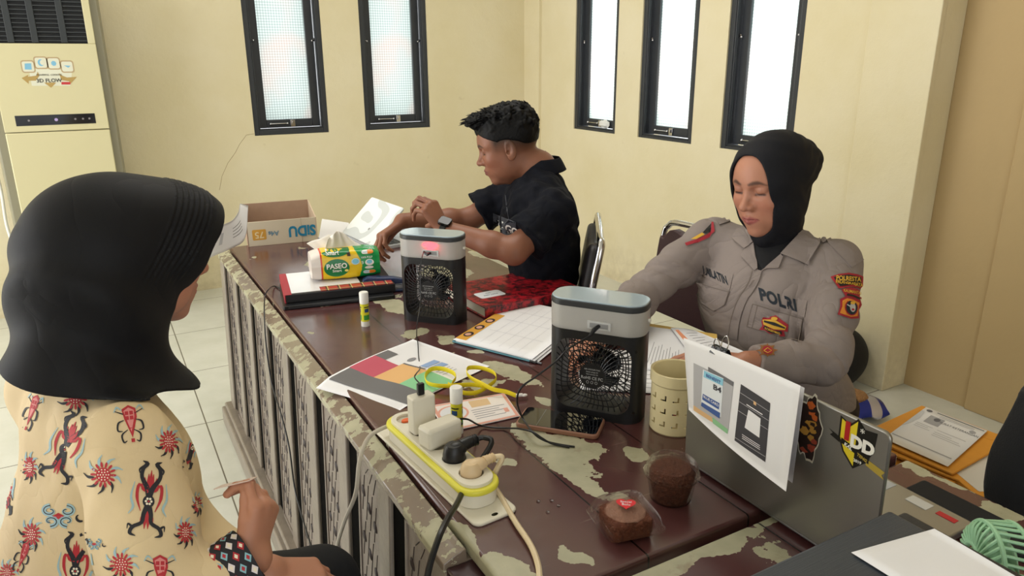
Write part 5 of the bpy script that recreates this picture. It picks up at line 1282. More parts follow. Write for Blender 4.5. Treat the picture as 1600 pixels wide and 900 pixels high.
# ---- hand
def hand_parts(w, fwd, nrm, side, curls, thumb, L=.082, spread=.0, sc=1.0):
    """w wrist, fwd along the palm, nrm out of the back of the hand; side=+1 if the thumb lies along +cross(nrm,fwd)
    curls: per finger (mcp,pip,dip) degrees towards the palm; returns (palm capsules, list of finger chains, nails)"""
    fwd = npv(fwd)/np.linalg.norm(npv(fwd)); nrm = npv(nrm)-(npv(nrm)@fwd)*fwd; nrm /= np.linalg.norm(nrm); s = np.cross(nrm, fwd)*side; w = npv(w)
    palm = []; fing = []; nails = []
    kn = [(.031, .086, .0100), (.011, .090, .0104), (-.009, .086, .0098), (-.027, .078, .0088)]
    ln = [(.042, .025, .020), (.046, .029, .021), (.042, .027, .020), (.033, .020, .018)]
    for i, ((o, l, r), seg) in enumerate(zip(kn, ln)):
        o *= sc; l *= sc*L/.082; k = w+fwd*l+s*o-nrm*.002*(abs(i-1.2)); base = w+fwd*.012+s*o*.55-nrm*.004
        palm.append((base, k, .0135*sc, (r+.0025)*sc)); a = 0; p = k; ch = []
        sp_ = spread*(1.5-i)
        for j in range(3):
            a += rad(curls[i][j]); d = fwd*math.cos(a)-nrm*math.sin(a)
            if j < 2 or True: d = d+s*math.sin(rad(sp_))*abs(math.cos(a)); d /= np.linalg.norm(d)
            e = p+d*seg[j]*sc; ch.append((p, e, r*(1-.10*j)*sc*.92, r*(1-.10*(j+1))*sc*.90)); p = e
        nn = nrm*math.cos(a)+fwd*math.sin(a); nails.append((p-d*.006*sc+nn*r*.55*sc, d, nn)); fing.append(ch)
    # thumb: leaves the side of the palm near its base
    tb_ = w+fwd*.022*sc+s*.022*sc-nrm*.010*sc; palm.append((w+fwd*.015*sc+s*.008*sc-nrm*.006, tb_, .014*sc, .0155*sc))
    d1 = fwd*thumb[0]+s*thumb[1]-nrm*thumb[2]; d1 /= np.linalg.norm(d1); m = tb_+d1*.042*sc
    d2 = fwd*thumb[3]+s*thumb[4]-nrm*thumb[5]; d2 /= np.linalg.norm(d2); e = m+d2*.034*sc; d3 = d2*.9+d1*.1-nrm*thumb[6]; d3 /= np.linalg.norm(d3); e2 = e+d3*.026*sc
    fing.append([(tb_, m, .0145*sc, .0112*sc), (m, e, .0112*sc, .0102*sc), (e, e2, .0102*sc, .0078*sc)])
    return palm, fing, nails, (s, e2)
def hand_sdf(P, H, k=.006):
    palm, fing, _, _ = H; d = None
    for a in palm: v = cap(P, *a); d = v if d is None else smin(d, v, .012)
    out = d
    for ch in fing:
        f = None
        for a in ch: v = cap(P, *a); f = v if f is None else smin(f, v, .003)
        out = np.minimum(out, smin(d, f, k))
    return out
def chain(P, pts, rs, k=.02):
    d = None
    for i in range(len(pts)-1):
        v = cap(P, pts[i], pts[i+1], rs[i], rs[i+1]); d = v if d is None else smin(d, v, k)
    return d
def A3(px, py, D): return npv(at(px, py, D=D))
# ---- decals located through the photograph's pixels, pressed on the real garment surface
def hits(f, XY, D0=.7, n=70):
    P0 = np.array([0, 0, CAM_H]); d = npv(CF)+np.outer((XY[:, 0]-800)/CAM_F, npv(CR))-np.outer((XY[:, 1]-450)/CAM_F, npv(CU))
    L = np.linalg.norm(d, axis=1); d /= L[:, None]; t = np.full(len(XY), D0)*L
    for _ in range(n): t += np.clip(f(P0+d*t[:, None])*.8, -.01, .08)
    return P0+d*t[:, None], d, t
class Decal:
    """flat shapes given in photo pixels; press() lays them on a surface"""
    def __init__(s): s.bm = bmesh.new(); s.lay = s.bm.verts.layers.float.new('lay')
    def _poly(s, pts, mi, lay, sub=0):
        vs = [s.bm.verts.new((x, y, 0)) for x, y in pts]
        for v in vs: v[s.lay] = lay
        f = s.bm.faces.new(vs); f.material_index = mi
        if sub:
            r = bmesh.ops.triangulate(s.bm, faces=[f]); fs = r['faces']
            for _ in range(sub):
                ed = list({e for q in fs for e in q.edges}); r = bmesh.ops.subdivide_edges(s.bm, edges=ed, cuts=1, use_grid_fill=True)
                nf = set(fs)
                for g in r['geom']:
                    if isinstance(g, bmesh.types.BMFace): nf.add(g)
                    if isinstance(g, bmesh.types.BMVert): g[s.lay] = lay
                fs = [q for q in nf if q.is_valid]
                for q in fs: q.material_index = mi
    def poly(s, pts, mi, lay=0, sub=2): s._poly(pts, mi, lay, sub)
    def quad(s, c, mi, lay=0, n=8, m=None):
        m = m or n; g = {}
        for i in range(n+1):
            for j in range(m+1):
                a, b = i/n, j/m; x = c[0][0]*(1-a)*(1-b)+c[1][0]*a*(1-b)+c[2][0]*a*b+c[3][0]*(1-a)*b; y = c[0][1]*(1-a)*(1-b)+c[1][1]*a*(1-b)+c[2][1]*a*b+c[3][1]*(1-a)*b
                v = s.bm.verts.new((x, y, 0)); v[s.lay] = lay; g[i, j] = v
        for i in range(n):
            for j in range(m): s.bm.faces.new((g[i, j], g[i+1, j], g[i+1, j+1], g[i, j+1])).material_index = mi
    def disc(s, cx, cy, rx, ry, mi, lay=0, n=14, ang=0, a=0):
        c_, s_ = math.cos(rad(ang)), math.sin(rad(ang)); P = [(rx*math.cos(2*PI*i/n), ry*math.sin(2*PI*i/n)) for i in range(n)]
        s._poly([(cx+x*c_-y*s_, cy+x*s_+y*c_) for x, y in P], mi, lay, 0 if max(rx, ry) < 7 else 1)
    def stroke(s, pts, w, mi, lay=0, k=4):
        P = [Vector((x, y, 0)) for x, y in pts]
        P = catmull(P, k) if len(P) > 2 and k > 1 else P; n = len(P); prev = None
        for i, p in enumerate(P):
            t = (P[min(i+1, n-1)]-P[max(i-1, 0)]); t = t.normalized() if t.length > 1e-6 else Vector((1, 0, 0)); q = Vector((-t.y, t.x, 0))
            ww = w[0]+(w[1]-w[0])*i/(n-1) if isinstance(w, tuple) and len(w) == 2 else (np.interp(i/(n-1), np.linspace(0, 1, len(w)), w) if isinstance(w, tuple) else w)
            a = s.bm.verts.new(p+q*ww/2); b = s.bm.verts.new(p-q*ww/2); a[s.lay] = lay; b[s.lay] = lay
            if prev: s.bm.faces.new((prev[0], a, b, prev[1])).material_index = mi
            prev = (a, b)
    def text(s, str_, o, ex, ey, mi, lay=0, bold=0, sp=1, arc=0):
        """o centre px; ex: px vector of 1 em along the line; ey: px vector of 1 em upwards"""
        me = text_mesh(str_, 1, bold, 0, space=sp); n0 = len(s.bm.verts); f0 = len(s.bm.faces)
        for v in me.vertices:
            x, y = v.co.x, v.co.y+arc*v.co.x*v.co.x; v.co = (o[0]+ex[0]*x+ey[0]*y, o[1]+ex[1]*x+ey[1]*y, 0)
        s.bm.from_mesh(me); s.bm.verts.ensure_lookup_table(); s.bm.faces.ensure_lookup_table()
        for v in s.bm.verts[n0:]: v[s.lay] = lay
        for f in s.bm.faces[f0:]: f.material_index = mi
        bpy.data.meshes.remove(me)
    def press(s, name, f, mats, parent, D0=.7, step=.0004, thick=0, label=None, cull=False):
        s.bm.verts.ensure_lookup_table(); XY = np.array([(v.co.x, v.co.y) for v in s.bm.verts]); lay = np.array([v[s.lay] for v in s.bm.verts])
        Q, d, t = hits(f, XY, D0); g = grad(f, Q); g /= np.maximum(np.linalg.norm(g, axis=1), 1e-6)[:, None]
        Q = Q+g*(.0007+step*lay)[:, None]
        for v, q in zip(s.bm.verts, Q): v.co = q
        rt = dict((v, (xy, tt)) for v, xy, tt in zip(s.bm.verts, XY, t)); badf = []
        for fc in (s.bm.faces if cull else []):
            for e in fc.edges:
                (xa, ta), (xb, tb2) = rt[e.verts[0]], rt[e.verts[1]]
                if e.calc_length() > 5*np.linalg.norm(xa-xb)*min(ta, tb2)/CAM_F+.004: badf.append(fc); break
        if badf: bmesh.ops.delete(s.bm, geom=badf, context='FACES')
        bad = [v for v, dd in zip(s.bm.verts, f(np.array([w.co for w in s.bm.verts]))) if abs(dd) > .03] if len(s.bm.verts) else []
        if bad: bmesh.ops.delete(s.bm, geom=bad, context='VERTS')
        o = obj(name, s.bm, mats, parent, world=True, smooth=False)
        if thick: m = o.modifiers.new('s', 'SOLIDIFY'); m.thickness = thick; m.offset = 0
        if label: o['label'] = label
        return o
def grp(P, c, R, fn):
    d = np.linalg.norm(P-c, axis=1)-R; out = np.maximum(d, .02); m = d < .02
    if m.any(): out[m] = fn(P[m])
    return out
def local(P, O, R): return (P-O)@R
def box_of(*pts, pad=.1): A = np.array(pts); return A.min(0)-pad, A.max(0)+pad

# ================================================================== THE MAN AT THE FAR SIDE
def build_man():
    F = V3(-.88, .475, 0); F /= np.linalg.norm(F); Lf = np.cross(V3(0, 0, 1), F)
    ph = rad(15); hf = F*math.cos(ph)+V3(0, 0, -math.sin(ph)); HR = axes(hf); HO = A3(794, 229, 2.42)
    neck = A3(842, 262, 2.44); chest = A3(842, 345, 2.45); belly = A3(850, 410, 2.46); pelv = A3(856, 500, 2.50); pelv[2] = .54
    shL = A3(868, 330, 2.27); shR = A3(800, 304, 2.62); elL = A3(803, 393, 2.20); elR = A3(733, 343, 2.62)
    wrL = A3(694, 358, 2.26); wrR = A3(628, 345, 2.52)
    if elL[2] < TZ+.036: elL[2] = TZ+.036
    U = neck-pelv; U /= np.linalg.norm(U); TR = np.stack([np.cross(Lf, U), Lf, U], 1)
    knL = pelv+F*.42-V3(0, 0, .02)+Lf*.12; knR = pelv+F*.42-V3(0, 0, .02)-Lf*.12; anL = V3(knL[0], knL[1], .09); anR = V3(knR[0], knR[1], .09)
    HL = hand_parts(wrL, npv(CR)*-.55+npv(CU)*.83, npv(CR)*.62+npv(CU)*.42-npv(CF)*.65, -1, [(38, 62, 40), (34, 58, 35), (42, 55, 30), (55, 50, 30)], (.30, .45, .75, .25, .1, .95, .1), sc=.98)
    HRn = hand_parts(wrR, A3(604, 362, 2.50)-wrR, V3(0, .3, 1), -1, [(30, 40, 20), (35, 45, 25), (40, 45, 25), (45, 45, 25)], (.8, .4, .3, .9, .1, .3, .1))
    def torso(P, k=0):
        d = ell(P, chest, (.120+k, .165+k, .155+k), TR); d = smin(d, ell(P, belly, (.112+k, .15+k, .16+k), TR), .05)
        d = smin(d, ell(P, pelv+V3(0, 0, .03), (.12+k, .165+k, .13+k), TR), .06)
        d = smin(d, cap(P, shL, shR, .044+k), .06)
        d = smin(d, cap(P, (shL+shR)/2-TR[:, 0]*.02, neck, .058+k, .050+k), .05); return d
    hc = HO; neckTop = HO+HR@V3(-.035, 0, -.055)
    def skin(P):
        d = np.minimum(grp(P, chest, .55, lambda Q: torso(Q, -.025)), 9)
        d = smin(d, cap(P, neck, neckTop, .058, .053), .03)
        d = smin(d, cap(P, neck+TR[:, 0]*.02, HO+HR@V3(.015, 0, -.085), .045, .038), .03)
        d = smin(d, grp(P, HO, .16, lambda Q: head_sdf(local(Q, HO, HR), True)), .018)
        d = smin(d, chain(P, [shL, elL], [.050, .040]), .03); d = smin(d, chain(P, [shR, elR], [.050, .040]), .03)
        for e, w in ((elL, wrL), (elR, wrR)):
            m = e+(w-e)*.3; d = smin(d, chain(P, [e, m, w], [.037, .038, .026]), .02)
        c = HL[0][1][1]; d = smin(d, grp(P, c, .17, lambda Q: hand_sdf(Q, HL)), .012)
        c2 = HRn[0][1][1]; d = smin(d, grp(P, c2, .17, lambda Q: hand_sdf(Q, HRn)), .012)
        for kn, an in ((knL, anL), (knR, anR)): d = smin(d, chain(P, [pelv+(kn-pelv)*.2, kn, an], [.07, .045, .032]), .03)
        return d
    def tone(P):
        q = local(P, HO, HR); hd = np.linalg.norm(q, axis=1) < .17; C = np.tile(np.array(lin('8A5A44')[:3]), (len(P), 1))
        T_ = head_tone(q, '8E5E48', '7A4640', '1E1614', True); C[hd] = T_[hd]
        # cropped stubble fading upwards into the hair
        x, y, z = q.T; f = np.clip((z+.026-.010*np.sin(x*45+1)+.3*np.clip(-x-.035, 0, .1))/.048, 0, 1)**1.3*np.clip((.058-x)/.02, 0, 1)*hd; C = C*(1-.85*f[:, None])+np.array(lin('1A1614')[:3])*.85*f[:, None]
        return C
    root = thing('person', 'young man in a black polo shirt with spiky black hair, seated at a pale laptop', 'person', tuple(pelv-V3(0, 0, .54)), math.atan2(F[1], F[0]), 'people at the desks')
    del root['group']
    lo, hi = box_of(HO+V3(0, 0, .14), shL, shR, wrL, wrR, pelv, knL, knR, anL, anR, HO+HR@V3(.14, 0, 0), HL[3][1], HRn[3][1], pad=.12); lo[2] = .05
    MS = skin_material('brown skin', .5)
    sdf_mesh('body', skin, lo, hi, .0030, MS, root, color=tone)
    # ---- polo shirt
    dL = (elL-shL)/np.linalg.norm(elL-shL); dR = (elR-shR)/np.linalg.norm(elR-shR); LL = np.linalg.norm(elL-shL); LR = np.linalg.norm(elR-shR)
    def shirt(P):
        d = torso(P, .006)
        for s, e, dd, LN in ((shL, elL, dL, LL), (shR, elR, dR, LR)):
            h = s+dd*LN*.74; a = cap(P, s, h, .058, .076); a = smax(a, (P-h)@dd, .004); d = smin(d, a, .035)
        w = wr(P, (3, 8, 9), 5, (6, -4, 5), 9)*.0035+wr(P, (14, 3, -7), 5, (4, 9, 5), 9)*.002; d = d+w*np.clip((P[:, 2]-.6)*4, 0, 1)
        nk = cap(P, neck-TR[:, 2]*.03, neckTop, .066, .075); d = smax(d, -nk, .006)
        return smax(d, -(P[:, 2]-.50), .01)
    lo2, hi2 = box_of(neck, shL, shR, pelv, elL, elR, pad=.16); MSH = cloth('black cotton', '10121A', .9, .2, 6, .30)
    sh = sdf_mesh('polo_shirt', shirt, lo2, hi2, .0055, MSH, root)
    # collar
    def collar(u, v):
        a = rad(28+304*u); r = .064+.020*v**.8; cx = neck+TR[:, 2]*(.030-.050*v-.010*math.cos(a)*v)-TR[:, 0]*.004; k = 1+.10*max(0, math.cos(a))
        p = cx+TR[:, 0]*(math.cos(a)*r*k*1.02)+TR[:, 1]*(math.sin(a)*r*1.0)-TR[:, 2]*(.045*max(0, math.cos(a))+.012*v*max(0, math.cos(a))); return Vector(p)
    b = new(); sheet(b, collar, 48, 10); co = obj('collar', b, MSH, sh, world=True, autosm=0); m = co.modifiers.new('s', 'SOLIDIFY'); m.thickness = .003
    b = new(); tube(b, [collar(0, v/8)+Vector(TR[:, 0])*.001 for v in range(9)], .0012, 6); tube(b, [collar(1, v/8)+Vector(TR[:, 0])*.001 for v in range(9)], .0012, 6)
    obj('collar_piping', b, plain('grey piping', '9A9CA6', .7), sh, world=True)
    # chest print
    D = Decal(); D.quad([(770, 333), (806, 347), (806, 372), (772, 366)], 0, 0)
    D.text('U', (783, 352), (15, 4), (-2, -17), 1, 3, .03); D.text('G', (795, 358), (14, 4.5), (-2, -17), 1, 3, .03); D.text('O', (805, 362), (13, 4.5), (-2, -16), 1, 3, .03)
    D.stroke([(790, 305), (793, 330), (796, 345)], .8, 2, 1); D.stroke([(772, 335), (788, 341), (804, 347)], .8, 2, 1)
    D.press('chest_print', shirt, [plain('dark grey print', '3C3F48', .8), plain('white print', 'E6E6E2', .7), plain('stitching', '4A4C56', .8)], sh, D0=1.6)
    def pants(P):
        d = ell(P, pelv, (.15, .175, .12), TR)
        for kn, an, s in ((knL, anL, 1), (knR, anR, -1)): d = smin(d, chain(P, [pelv+Lf*.09*s-V3(0, 0, .02), kn, an+V3(0, 0, .02)], [.088, .066, .062]), .03)
        return smax(d+wr(P, (9, 4, 12), 4, (5, 8, 3), 6)*.003, P[:, 2]-.60, .01)
    lo3, hi3 = box_of(pelv, knL, knR, anL, anR, pad=.2); lo3[2] = .03; sdf_mesh('trousers', pants, lo3, hi3, .009, mat('black trousers', '16171B', .85), root)
    for s, an in ((1, anL), (-1, anR)):
        M = frame((an[0], an[1], 0), F, Lf); b = new(); prism(b, rrect(.27, .095, .045, 6, .07, 0), .0, .03, M); ball(b, (.09, 0, .04), (.10, .045, .035), M); ball(b, (-.01, 0, .06), (.055, .042, .05), M); obj('shoe', b, MBK, root, world=True)
    # ---- hair
    def hair(P):
        q = local(P, HO, HR); x, y, z = q.T
        cap_ = head_sdf(q, True, False)-.0026
        line = .022+.010*np.sin(x*45+1)-.45*np.clip(-x-.035, 0, .1)+.20*np.clip(x-.030, 0, .1)*5.0
        cap_ = smax(cap_, (line-z), .006)
        top = ell(q, V3(-.008, 0, .080), (.098, .069, .062)); top = smin(top, ell(q, V3(.074, .0, .108), (.044, .046, .022)), .02); top = smin(top, ell(q, V3(-.070, 0, .055), (.046, .060, .056)), .03)
        n = noise3(q, 120)*.0060+noise3(q, 230, 2)*.0030
        return smin(cap_+noise3(q, 420)*.0005, top+n, .008)
    MH = mat('black hair', '060608', .55, spec=.22)
    hr = sdf_mesh('hair', hair, HO-.19, HO+.19, .0026, MH, root)
    rng = random.Random(11); b = new()
    for i in range(900):
        u = rng.uniform(-1, 1); v = rng.uniform(-1, 1)
        if u*u+v*v > 1: continue
        x = .004+.104*u; y = .060*v; z = .084+.056*math.sqrt(max(0, 1-(u*u*.55+v*v*.9))); frontness = max(0, (x-.03)/.08)
        d = V3(.35+.9*frontness+rng.uniform(-.4, .4), v*.6+rng.uniform(-.4, .4), .55+rng.uniform(-.3, .4)-.3*frontness); d /= np.linalg.norm(d); L_ = rng.uniform(.010, .022)*(1+.6*frontness)
        p0 = V3(x, y, z-.012); p1 = p0+d*L_*.6; p2 = p1+(d+V3(.5, 0, -.35))*L_*.4
        tube(b, [Vector(HO+HR@p) for p in (p0, p1, p2)], [.0026, .0019, .0003], 4)
    obj('hair_strand_mass', b, MH, hr, world=True)['kind'] = 'stuff'
    # wrist watch
    ax = (wrL+(A3(676, 330, 2.27)-wrL)*.1)-elL; ax /= np.linalg.norm(ax); wc = wrL-ax*.004
    b = new(); M = frame(wc, np.cross(ax, V3(0, 0, 1)), np.cross(ax, np.cross(ax, V3(0, 0, 1)))); lathe(b, [(.0285, -.010), (.0305, -.008), (.0305, .008), (.0285, .010)], 28, M, cap=False)
    wt = obj('wrist_watch', b, MBK, root, world=True)
    out = npv(at(690, 335, D=2.22))-wc; out -= ax*(out@ax); out /= np.linalg.norm(out)
    b = new(); M = frame(wc+out*.030, ax, np.cross(out, ax)); prism(b, rrect(.040, .034, .009, 5), -.003, .008, M); obj('watch_case', b, MBKG, wt, world=True, bevel=.002)
    return dict(pelv=pelv, F=F, Lf=Lf)
MAN = build_man()

# ================================================================== THE OFFICER
def build_officer():
    HO = A3(1206, 288, 1.86); F0 = V3(-1.0, -.08, 0); F0 /= np.linalg.norm(F0); ph = rad(10); hf = F0*math.cos(ph)+V3(0, 0, -math.sin(ph)); HR = axes(hf, (.0, .06, 1))
    neck = A3(1219, 372, 1.94); chest = A3(1200, 468, 1.97); belly = A3(1205, 560, 1.98); pelv = A3(1225, 640, 2.03); pelv[2] = .54
    shL = A3(1308, 410, 1.85); shR = A3(1112, 374, 2.06)
    elL = A3(1288, 582, 1.70); elR = A3(1000, 462, 2.02); wrL = A3(1168, 572, 1.66); wrR = A3(930, 525, 1.83)
    elL[2] = max(elL[2], TZ+.030); wrL[2] = max(wrL[2], TZ+.048)
    Lf = shL-shR; Lf[2] = 0; Lf /= np.linalg.norm(Lf); F = np.cross(Lf, V3(0, 0, 1)); U = neck-pelv; U /= np.linalg.norm(U); TR = np.stack([np.cross(Lf, U), Lf, U], 1)
    knL = pelv+F*.42+Lf*.10; knR = pelv+F*.42-Lf*.10
    if True:
        for k_ in (knL, knR): k_[2] = .54
    anL = V3(knL[0], knL[1], .09); anR = V3(knR[0], knR[1], .09)
    tip = A3(1050, 556, 1.745); fw = tip-wrL; fw[2] = -.01
    HL = hand_parts(wrL, fw, V3(.12, .1, 1), -1, [(8, 14, 8), (10, 14, 8), (12, 16, 10), (16, 18, 10)], (.75, .62, .1, .95, .1, .05, .05), spread=3, sc=1.05)
    HRn = hand_parts(wrR, V3(-.8, -.35, -.15), V3(0, .1, 1), 1, [(20, 30, 15), (24, 30, 15), (26, 30, 15), (30, 30, 15)], (.8, .5, .2, .9, .1, .2, .1), sc=.98)
    def torso(P, k=0):
        d = ell(P, chest+TR[:, 0]*.0, (.115+k, .175+k, .155+k), TR); d = smin(d, ell(P, chest+TR[:, 0]*.030+Lf*.07+TR[:, 2]*.0, (.072+k, .080+k, .075+k), TR), .07)
        d = smin(d, ell(P, chest+TR[:, 0]*.030-Lf*.07, (.072+k, .080+k, .075+k), TR), .07)
        d = smin(d, ell(P, belly, (.108+k, .150+k, .16+k), TR), .08); d = smin(d, ell(P, pelv+V3(0, 0, .02), (.125+k, .175+k, .13+k), TR), .07)
        d = smin(d, cap(P, shL, shR, .046+k), .06); d = smin(d, cap(P, (shL+shR)/2, neck, .055+k, .048+k), .05); return d
    neckTop = HO+HR@V3(-.030, 0, -.05)
    def skin(P):
        d = np.minimum(grp(P, chest, .55, lambda Q: torso(Q, -.025)), 9)
        d = smin(d, cap(P, neck, neckTop, .048, .048), .03)
        d = smin(d, grp(P, HO, .16, lambda Q: head_sdf(local(Q, HO, HR)/1.05, False, False)*1.05), .015)
        d = smin(d, chain(P, [shL, elL], [.045, .036]), .03); d = smin(d, chain(P, [shR, elR], [.045, .036]), .03)
        for e, w in ((elL, wrL), (elR, wrR)): d = smin(d, chain(P, [e, e+(w-e)*.3, w], [.033, .034, .024]), .02)
        for H in (HL, HRn): d = smin(d, grp(P, H[0][1][1], .18, lambda Q: hand_sdf(Q, H)), .012)
        for kn, an in ((knL, anL), (knR, anR)): d = smin(d, chain(P, [pelv+(kn-pelv)*.2, kn, an], [.07, .042, .030]), .03)
        return d
    def tone(P):
        q = local(P, HO, HR)/1.05; hd = np.linalg.norm(q, axis=1) < .17; C = np.tile(np.array(lin('A87258')[:3]), (len(P), 1)); T_ = head_tone(q, 'B47E66', '9A5050', '33231F'); C[hd] = T_[hd]; return C
    root = thing('person', 'police officer in grey-brown uniform and black headscarf, looking down at papers', 'person', tuple(pelv-V3(0, 0, .54)), math.atan2(F[1], F[0]))
    lo, hi = box_of(HO+V3(0, 0, .14), shL, shR, wrL, wrR, pelv, knL, knR, anL, anR, HO+HR@V3(.14, 0, 0), HL[3][1], HRn[3][1], tip, pad=.12); lo[2] = .05
    sdf_mesh('body', skin, lo, hi, .0026, skin_material('warm skin', .5), root, color=tone)
    # ---- uniform shirt with long sleeves
    def fold(P, e, s, w, amp):
        """creases crowding round the bent elbow"""
        a = (w-s)/np.linalg.norm(w-s); r = np.linalg.norm(P-e, axis=1); t = (P-e)@a
        return amp*np.exp(-(r/.13)**2)*(1-2*np.abs(np.sin(t*42+2.0*noise3(P, 12, 1)))**.7)
    def shirt(P):
        d = torso(P, .006)
        al = smin(chain(P, [shL, shL+(elL-shL)*.5, elL], [.056, .054, .048]), chain(P, [elL, elL+(wrL-elL)*.45, wrL+(elL-wrL)*.10], [.048, .046, .037]), .02); al = smax(al, (P-(wrL+(elL-wrL)*.08))@((wrL-elL)/np.linalg.norm(wrL-elL)), .003)
        ar = smin(chain(P, [shR, shR+(elR-shR)*.5, elR], [.056, .055, .050]), chain(P, [elR, elR+(wrR-elR)*.45, wrR+(elR-wrR)*.10], [.050, .048, .036]), .02); ar = smax(ar, (P-(wrR+(elR-wrR)*.08))@((wrR-elR)/np.linalg.norm(wrR-elR)), .003)
        al = al+fold(P, elL, shL, wrL, .005)+fold(P, elL+(shL-elL)*.5, shL, elL, .003); ar = ar+fold(P, elR, shR, wrR, .006)+fold(P, elR+(shR-elR)*.55, shR, elR, .004)+fold(P, elR+(wrR-elR)*.5, elR, wrR, .004)
        d = smin(smin(d, al, .030), ar, .030)
        d = d+(1-np.abs(noise3(P, 17, 3))**.55*2)*.0042+wr(P, (6, 11, 3), 2.2, (5, -7, 9), 1.6)*.0015
        # opening for the scarf at the neck
        op = cap(P, neck+TR[:, 2]*.0, neckTop, .056, .072); vv = cap(P, neck+TR[:, 0]*.06-TR[:, 2]*.01, neck+TR[:, 0]*.115-TR[:, 2]*.085, .034, .004)
        return smax(smax(d, -op, .006), -(P[:, 2]-.46), .01)
    lo2, hi2 = box_of(neck, shL, shR, pelv, elL, elR, wrL, wrR, pad=.16); MU = cloth('grey-brown uniform cloth', '8A7F7A', .75, .3, 4.5, .42, .04)
    sh = sdf_mesh('uniform_shirt', shirt, lo2, hi2, .0045, MU, root)
    MUD = mat('uniform seam', '6E635B', .8)
    # collar wings, laid on and thickened
    D = Decal(); D.poly([(1145, 374), (1150, 362), (1164, 358), (1176, 362), (1179, 380), (1165, 390)], 0, 6); D.poly([(1165, 390), (1179, 380), (1184, 420), (1179, 424), (1158, 400)], 0, 3)
    D.press('collar_wing', shirt, [MU], sh, D0=1.4, step=.0012, thick=.003)
    D = Decal(); D.poly([(1262, 340), (1281, 352), (1282, 384), (1262, 416), (1245, 408), (1220, 398), (1236, 380), (1254, 360)], 0, 6); D.poly([(1190, 424), (1220, 398), (1224, 402), (1217, 420), (1200, 420)], 0, 3)
    D.press('collar_wing', shirt, [MU], sh, D0=1.4, step=.0012, thick=.003)
    cols = [plain('patch black', '24221F', .7), plain('chevron white', 'E2E2E0', .6), plain('embroidered navy', '18222C', .7), plain('patch red', 'A02430', .7), plain('patch yellow', 'D8A93A', .7), plain('patch orange', 'D8862C', .7), MUD, MU, plain('patch gold brown', '8E5A28', .7), plain('patch grey', 'B9B6B0', .7)]
    D = Decal(); D.quad([(1243, 407), (1258, 380), (1271, 388), (1256, 414)], 0, 16, 4)
    for i in range(3):
        o = i*6.2; cx, cy = 1261-o*.45, 392+o*.85; D.poly([(cx-6, cy+1), (cx+1, cy-5), (cx+6, cy+4), (cx+5, cy+9), (cx+0, cy), (cx-7, cy+6)], 1, 17, 0)
    D.quad([(1150, 372), (1160, 358), (1168, 362), (1158, 375)], 0, 16, 3)
    for i in range(2): D.poly([(1155+i*3, 370-i*5), (1160+i*3, 363-i*5), (1165+i*2, 367-i*4), (1163+i*2, 370-i*4), (1160+i*3, 367-i*5), (1157+i*3, 372-i*5)], 1, 17, 0)
    D.press('rank_patch', shirt, cols, sh, D0=1.4)
    D = Decal(); D.poly([(1172, 376), (1178, 400), (1186, 425), (1200, 417), (1222, 400), (1242, 382), (1260, 358), (1250, 350), (1212, 352), (1182, 358)], 0, 0, 3); D.press('scarf_front', shirt, [cloth('black jersey scarf', '0C0D12', .68, .35, 2.6, .25)], sh, D0=1.4, thick=.003)
    # epaulettes
    D = Decal(); D.quad([(1281, 366), (1290, 362), (1348, 406), (1330, 418)], 7, 4, 10); D.press('epaulette', shirt, cols, sh, D0=1.4, thick=.003)
    D = Decal(); D.disc(1287, 378, 6.5, 5.5, 6, 8, 14); D.disc(1287, 377.5, 4.5, 4, 7, 11, 14); D.press('epaulette_button', shirt, cols, sh, D0=1.4, step=.0005)
    D = Decal(); D.quad([(1120, 345), (1152, 336), (1157, 341), (1124, 352)], 7, 4, 8); D.press('epaulette', shirt, cols, sh, D0=1.4, thick=.003)
    # placket
    D = Decal(); D.stroke([(1184, 422), (1178, 440), (1160, 470), (1150, 500), (1146, 530)], 13, 7, 4); D.stroke([(1176, 424), (1170, 442), (1153, 470), (1143, 500), (1139, 530)], 1.2, 6, 5); D.stroke([(1178, 438), (1171, 448)], 1, 6, 6, 1)
    D.press('placket', shirt, cols, sh, D0=1.4, step=.0006)
    # name strip and pocket on her right breast
    D = Decal(); D.quad([(1099, 413), (1146, 429), (1140, 454), (1092, 428)], 7, 2, 8)
    D.text('LAILATIN', (1118, 431), (9.2, 4.2), (-5.5, -19), 2, 5, .035); D.press('name_strip', shirt, cols, sh, D0=1.4)
    D = Decal(); D.poly([(1086, 440), (1140, 455), (1133, 476), (1116, 486), (1078, 460)], 7, 4); D.stroke([(1086, 440), (1112, 449), (1139, 456)], 1, 6, 6); D.stroke([(1140, 455), (1133, 476), (1116, 486), (1097, 474), (1078, 460)], 1.2, 6, 6, 1); D.press('pocket_flap', shirt, cols, sh, D0=1.4, step=.0006)
    # POLRI strip, pocket with badges on her left breast
    D = Decal(); D.quad([(1184, 446), (1262, 470), (1258, 496), (1178, 470)], 7, 2, 10)
    D.text('POLRI', (1216, 469.5), (20.5, 6.5), (-5, -26), 2, 5, .045, 1.08); D.press('service_strip', shirt, cols, sh, D0=1.4, thick=0)
    D = Decal(); D.quad([(1177, 475), (1256, 499), (1247, 534), (1168, 510)], 7, 3, 10)
    D.stroke([(1177, 475), (1216, 487), (1256, 499)], 1.1, 6, 5); D.stroke([(1168, 510), (1208, 522), (1247, 534)], 1.1, 6, 5); D.stroke([(1177, 475), (1168, 510)], 1.1, 6, 5, 1); D.stroke([(1256, 499), (1247, 534)], 1.1, 6, 5, 1); D.stroke([(1184, 478), (1176, 512)], .8, 6, 5, 1)
    pf = D.press('breast_pocket', shirt, cols, sh, D0=1.4, step=.0006)
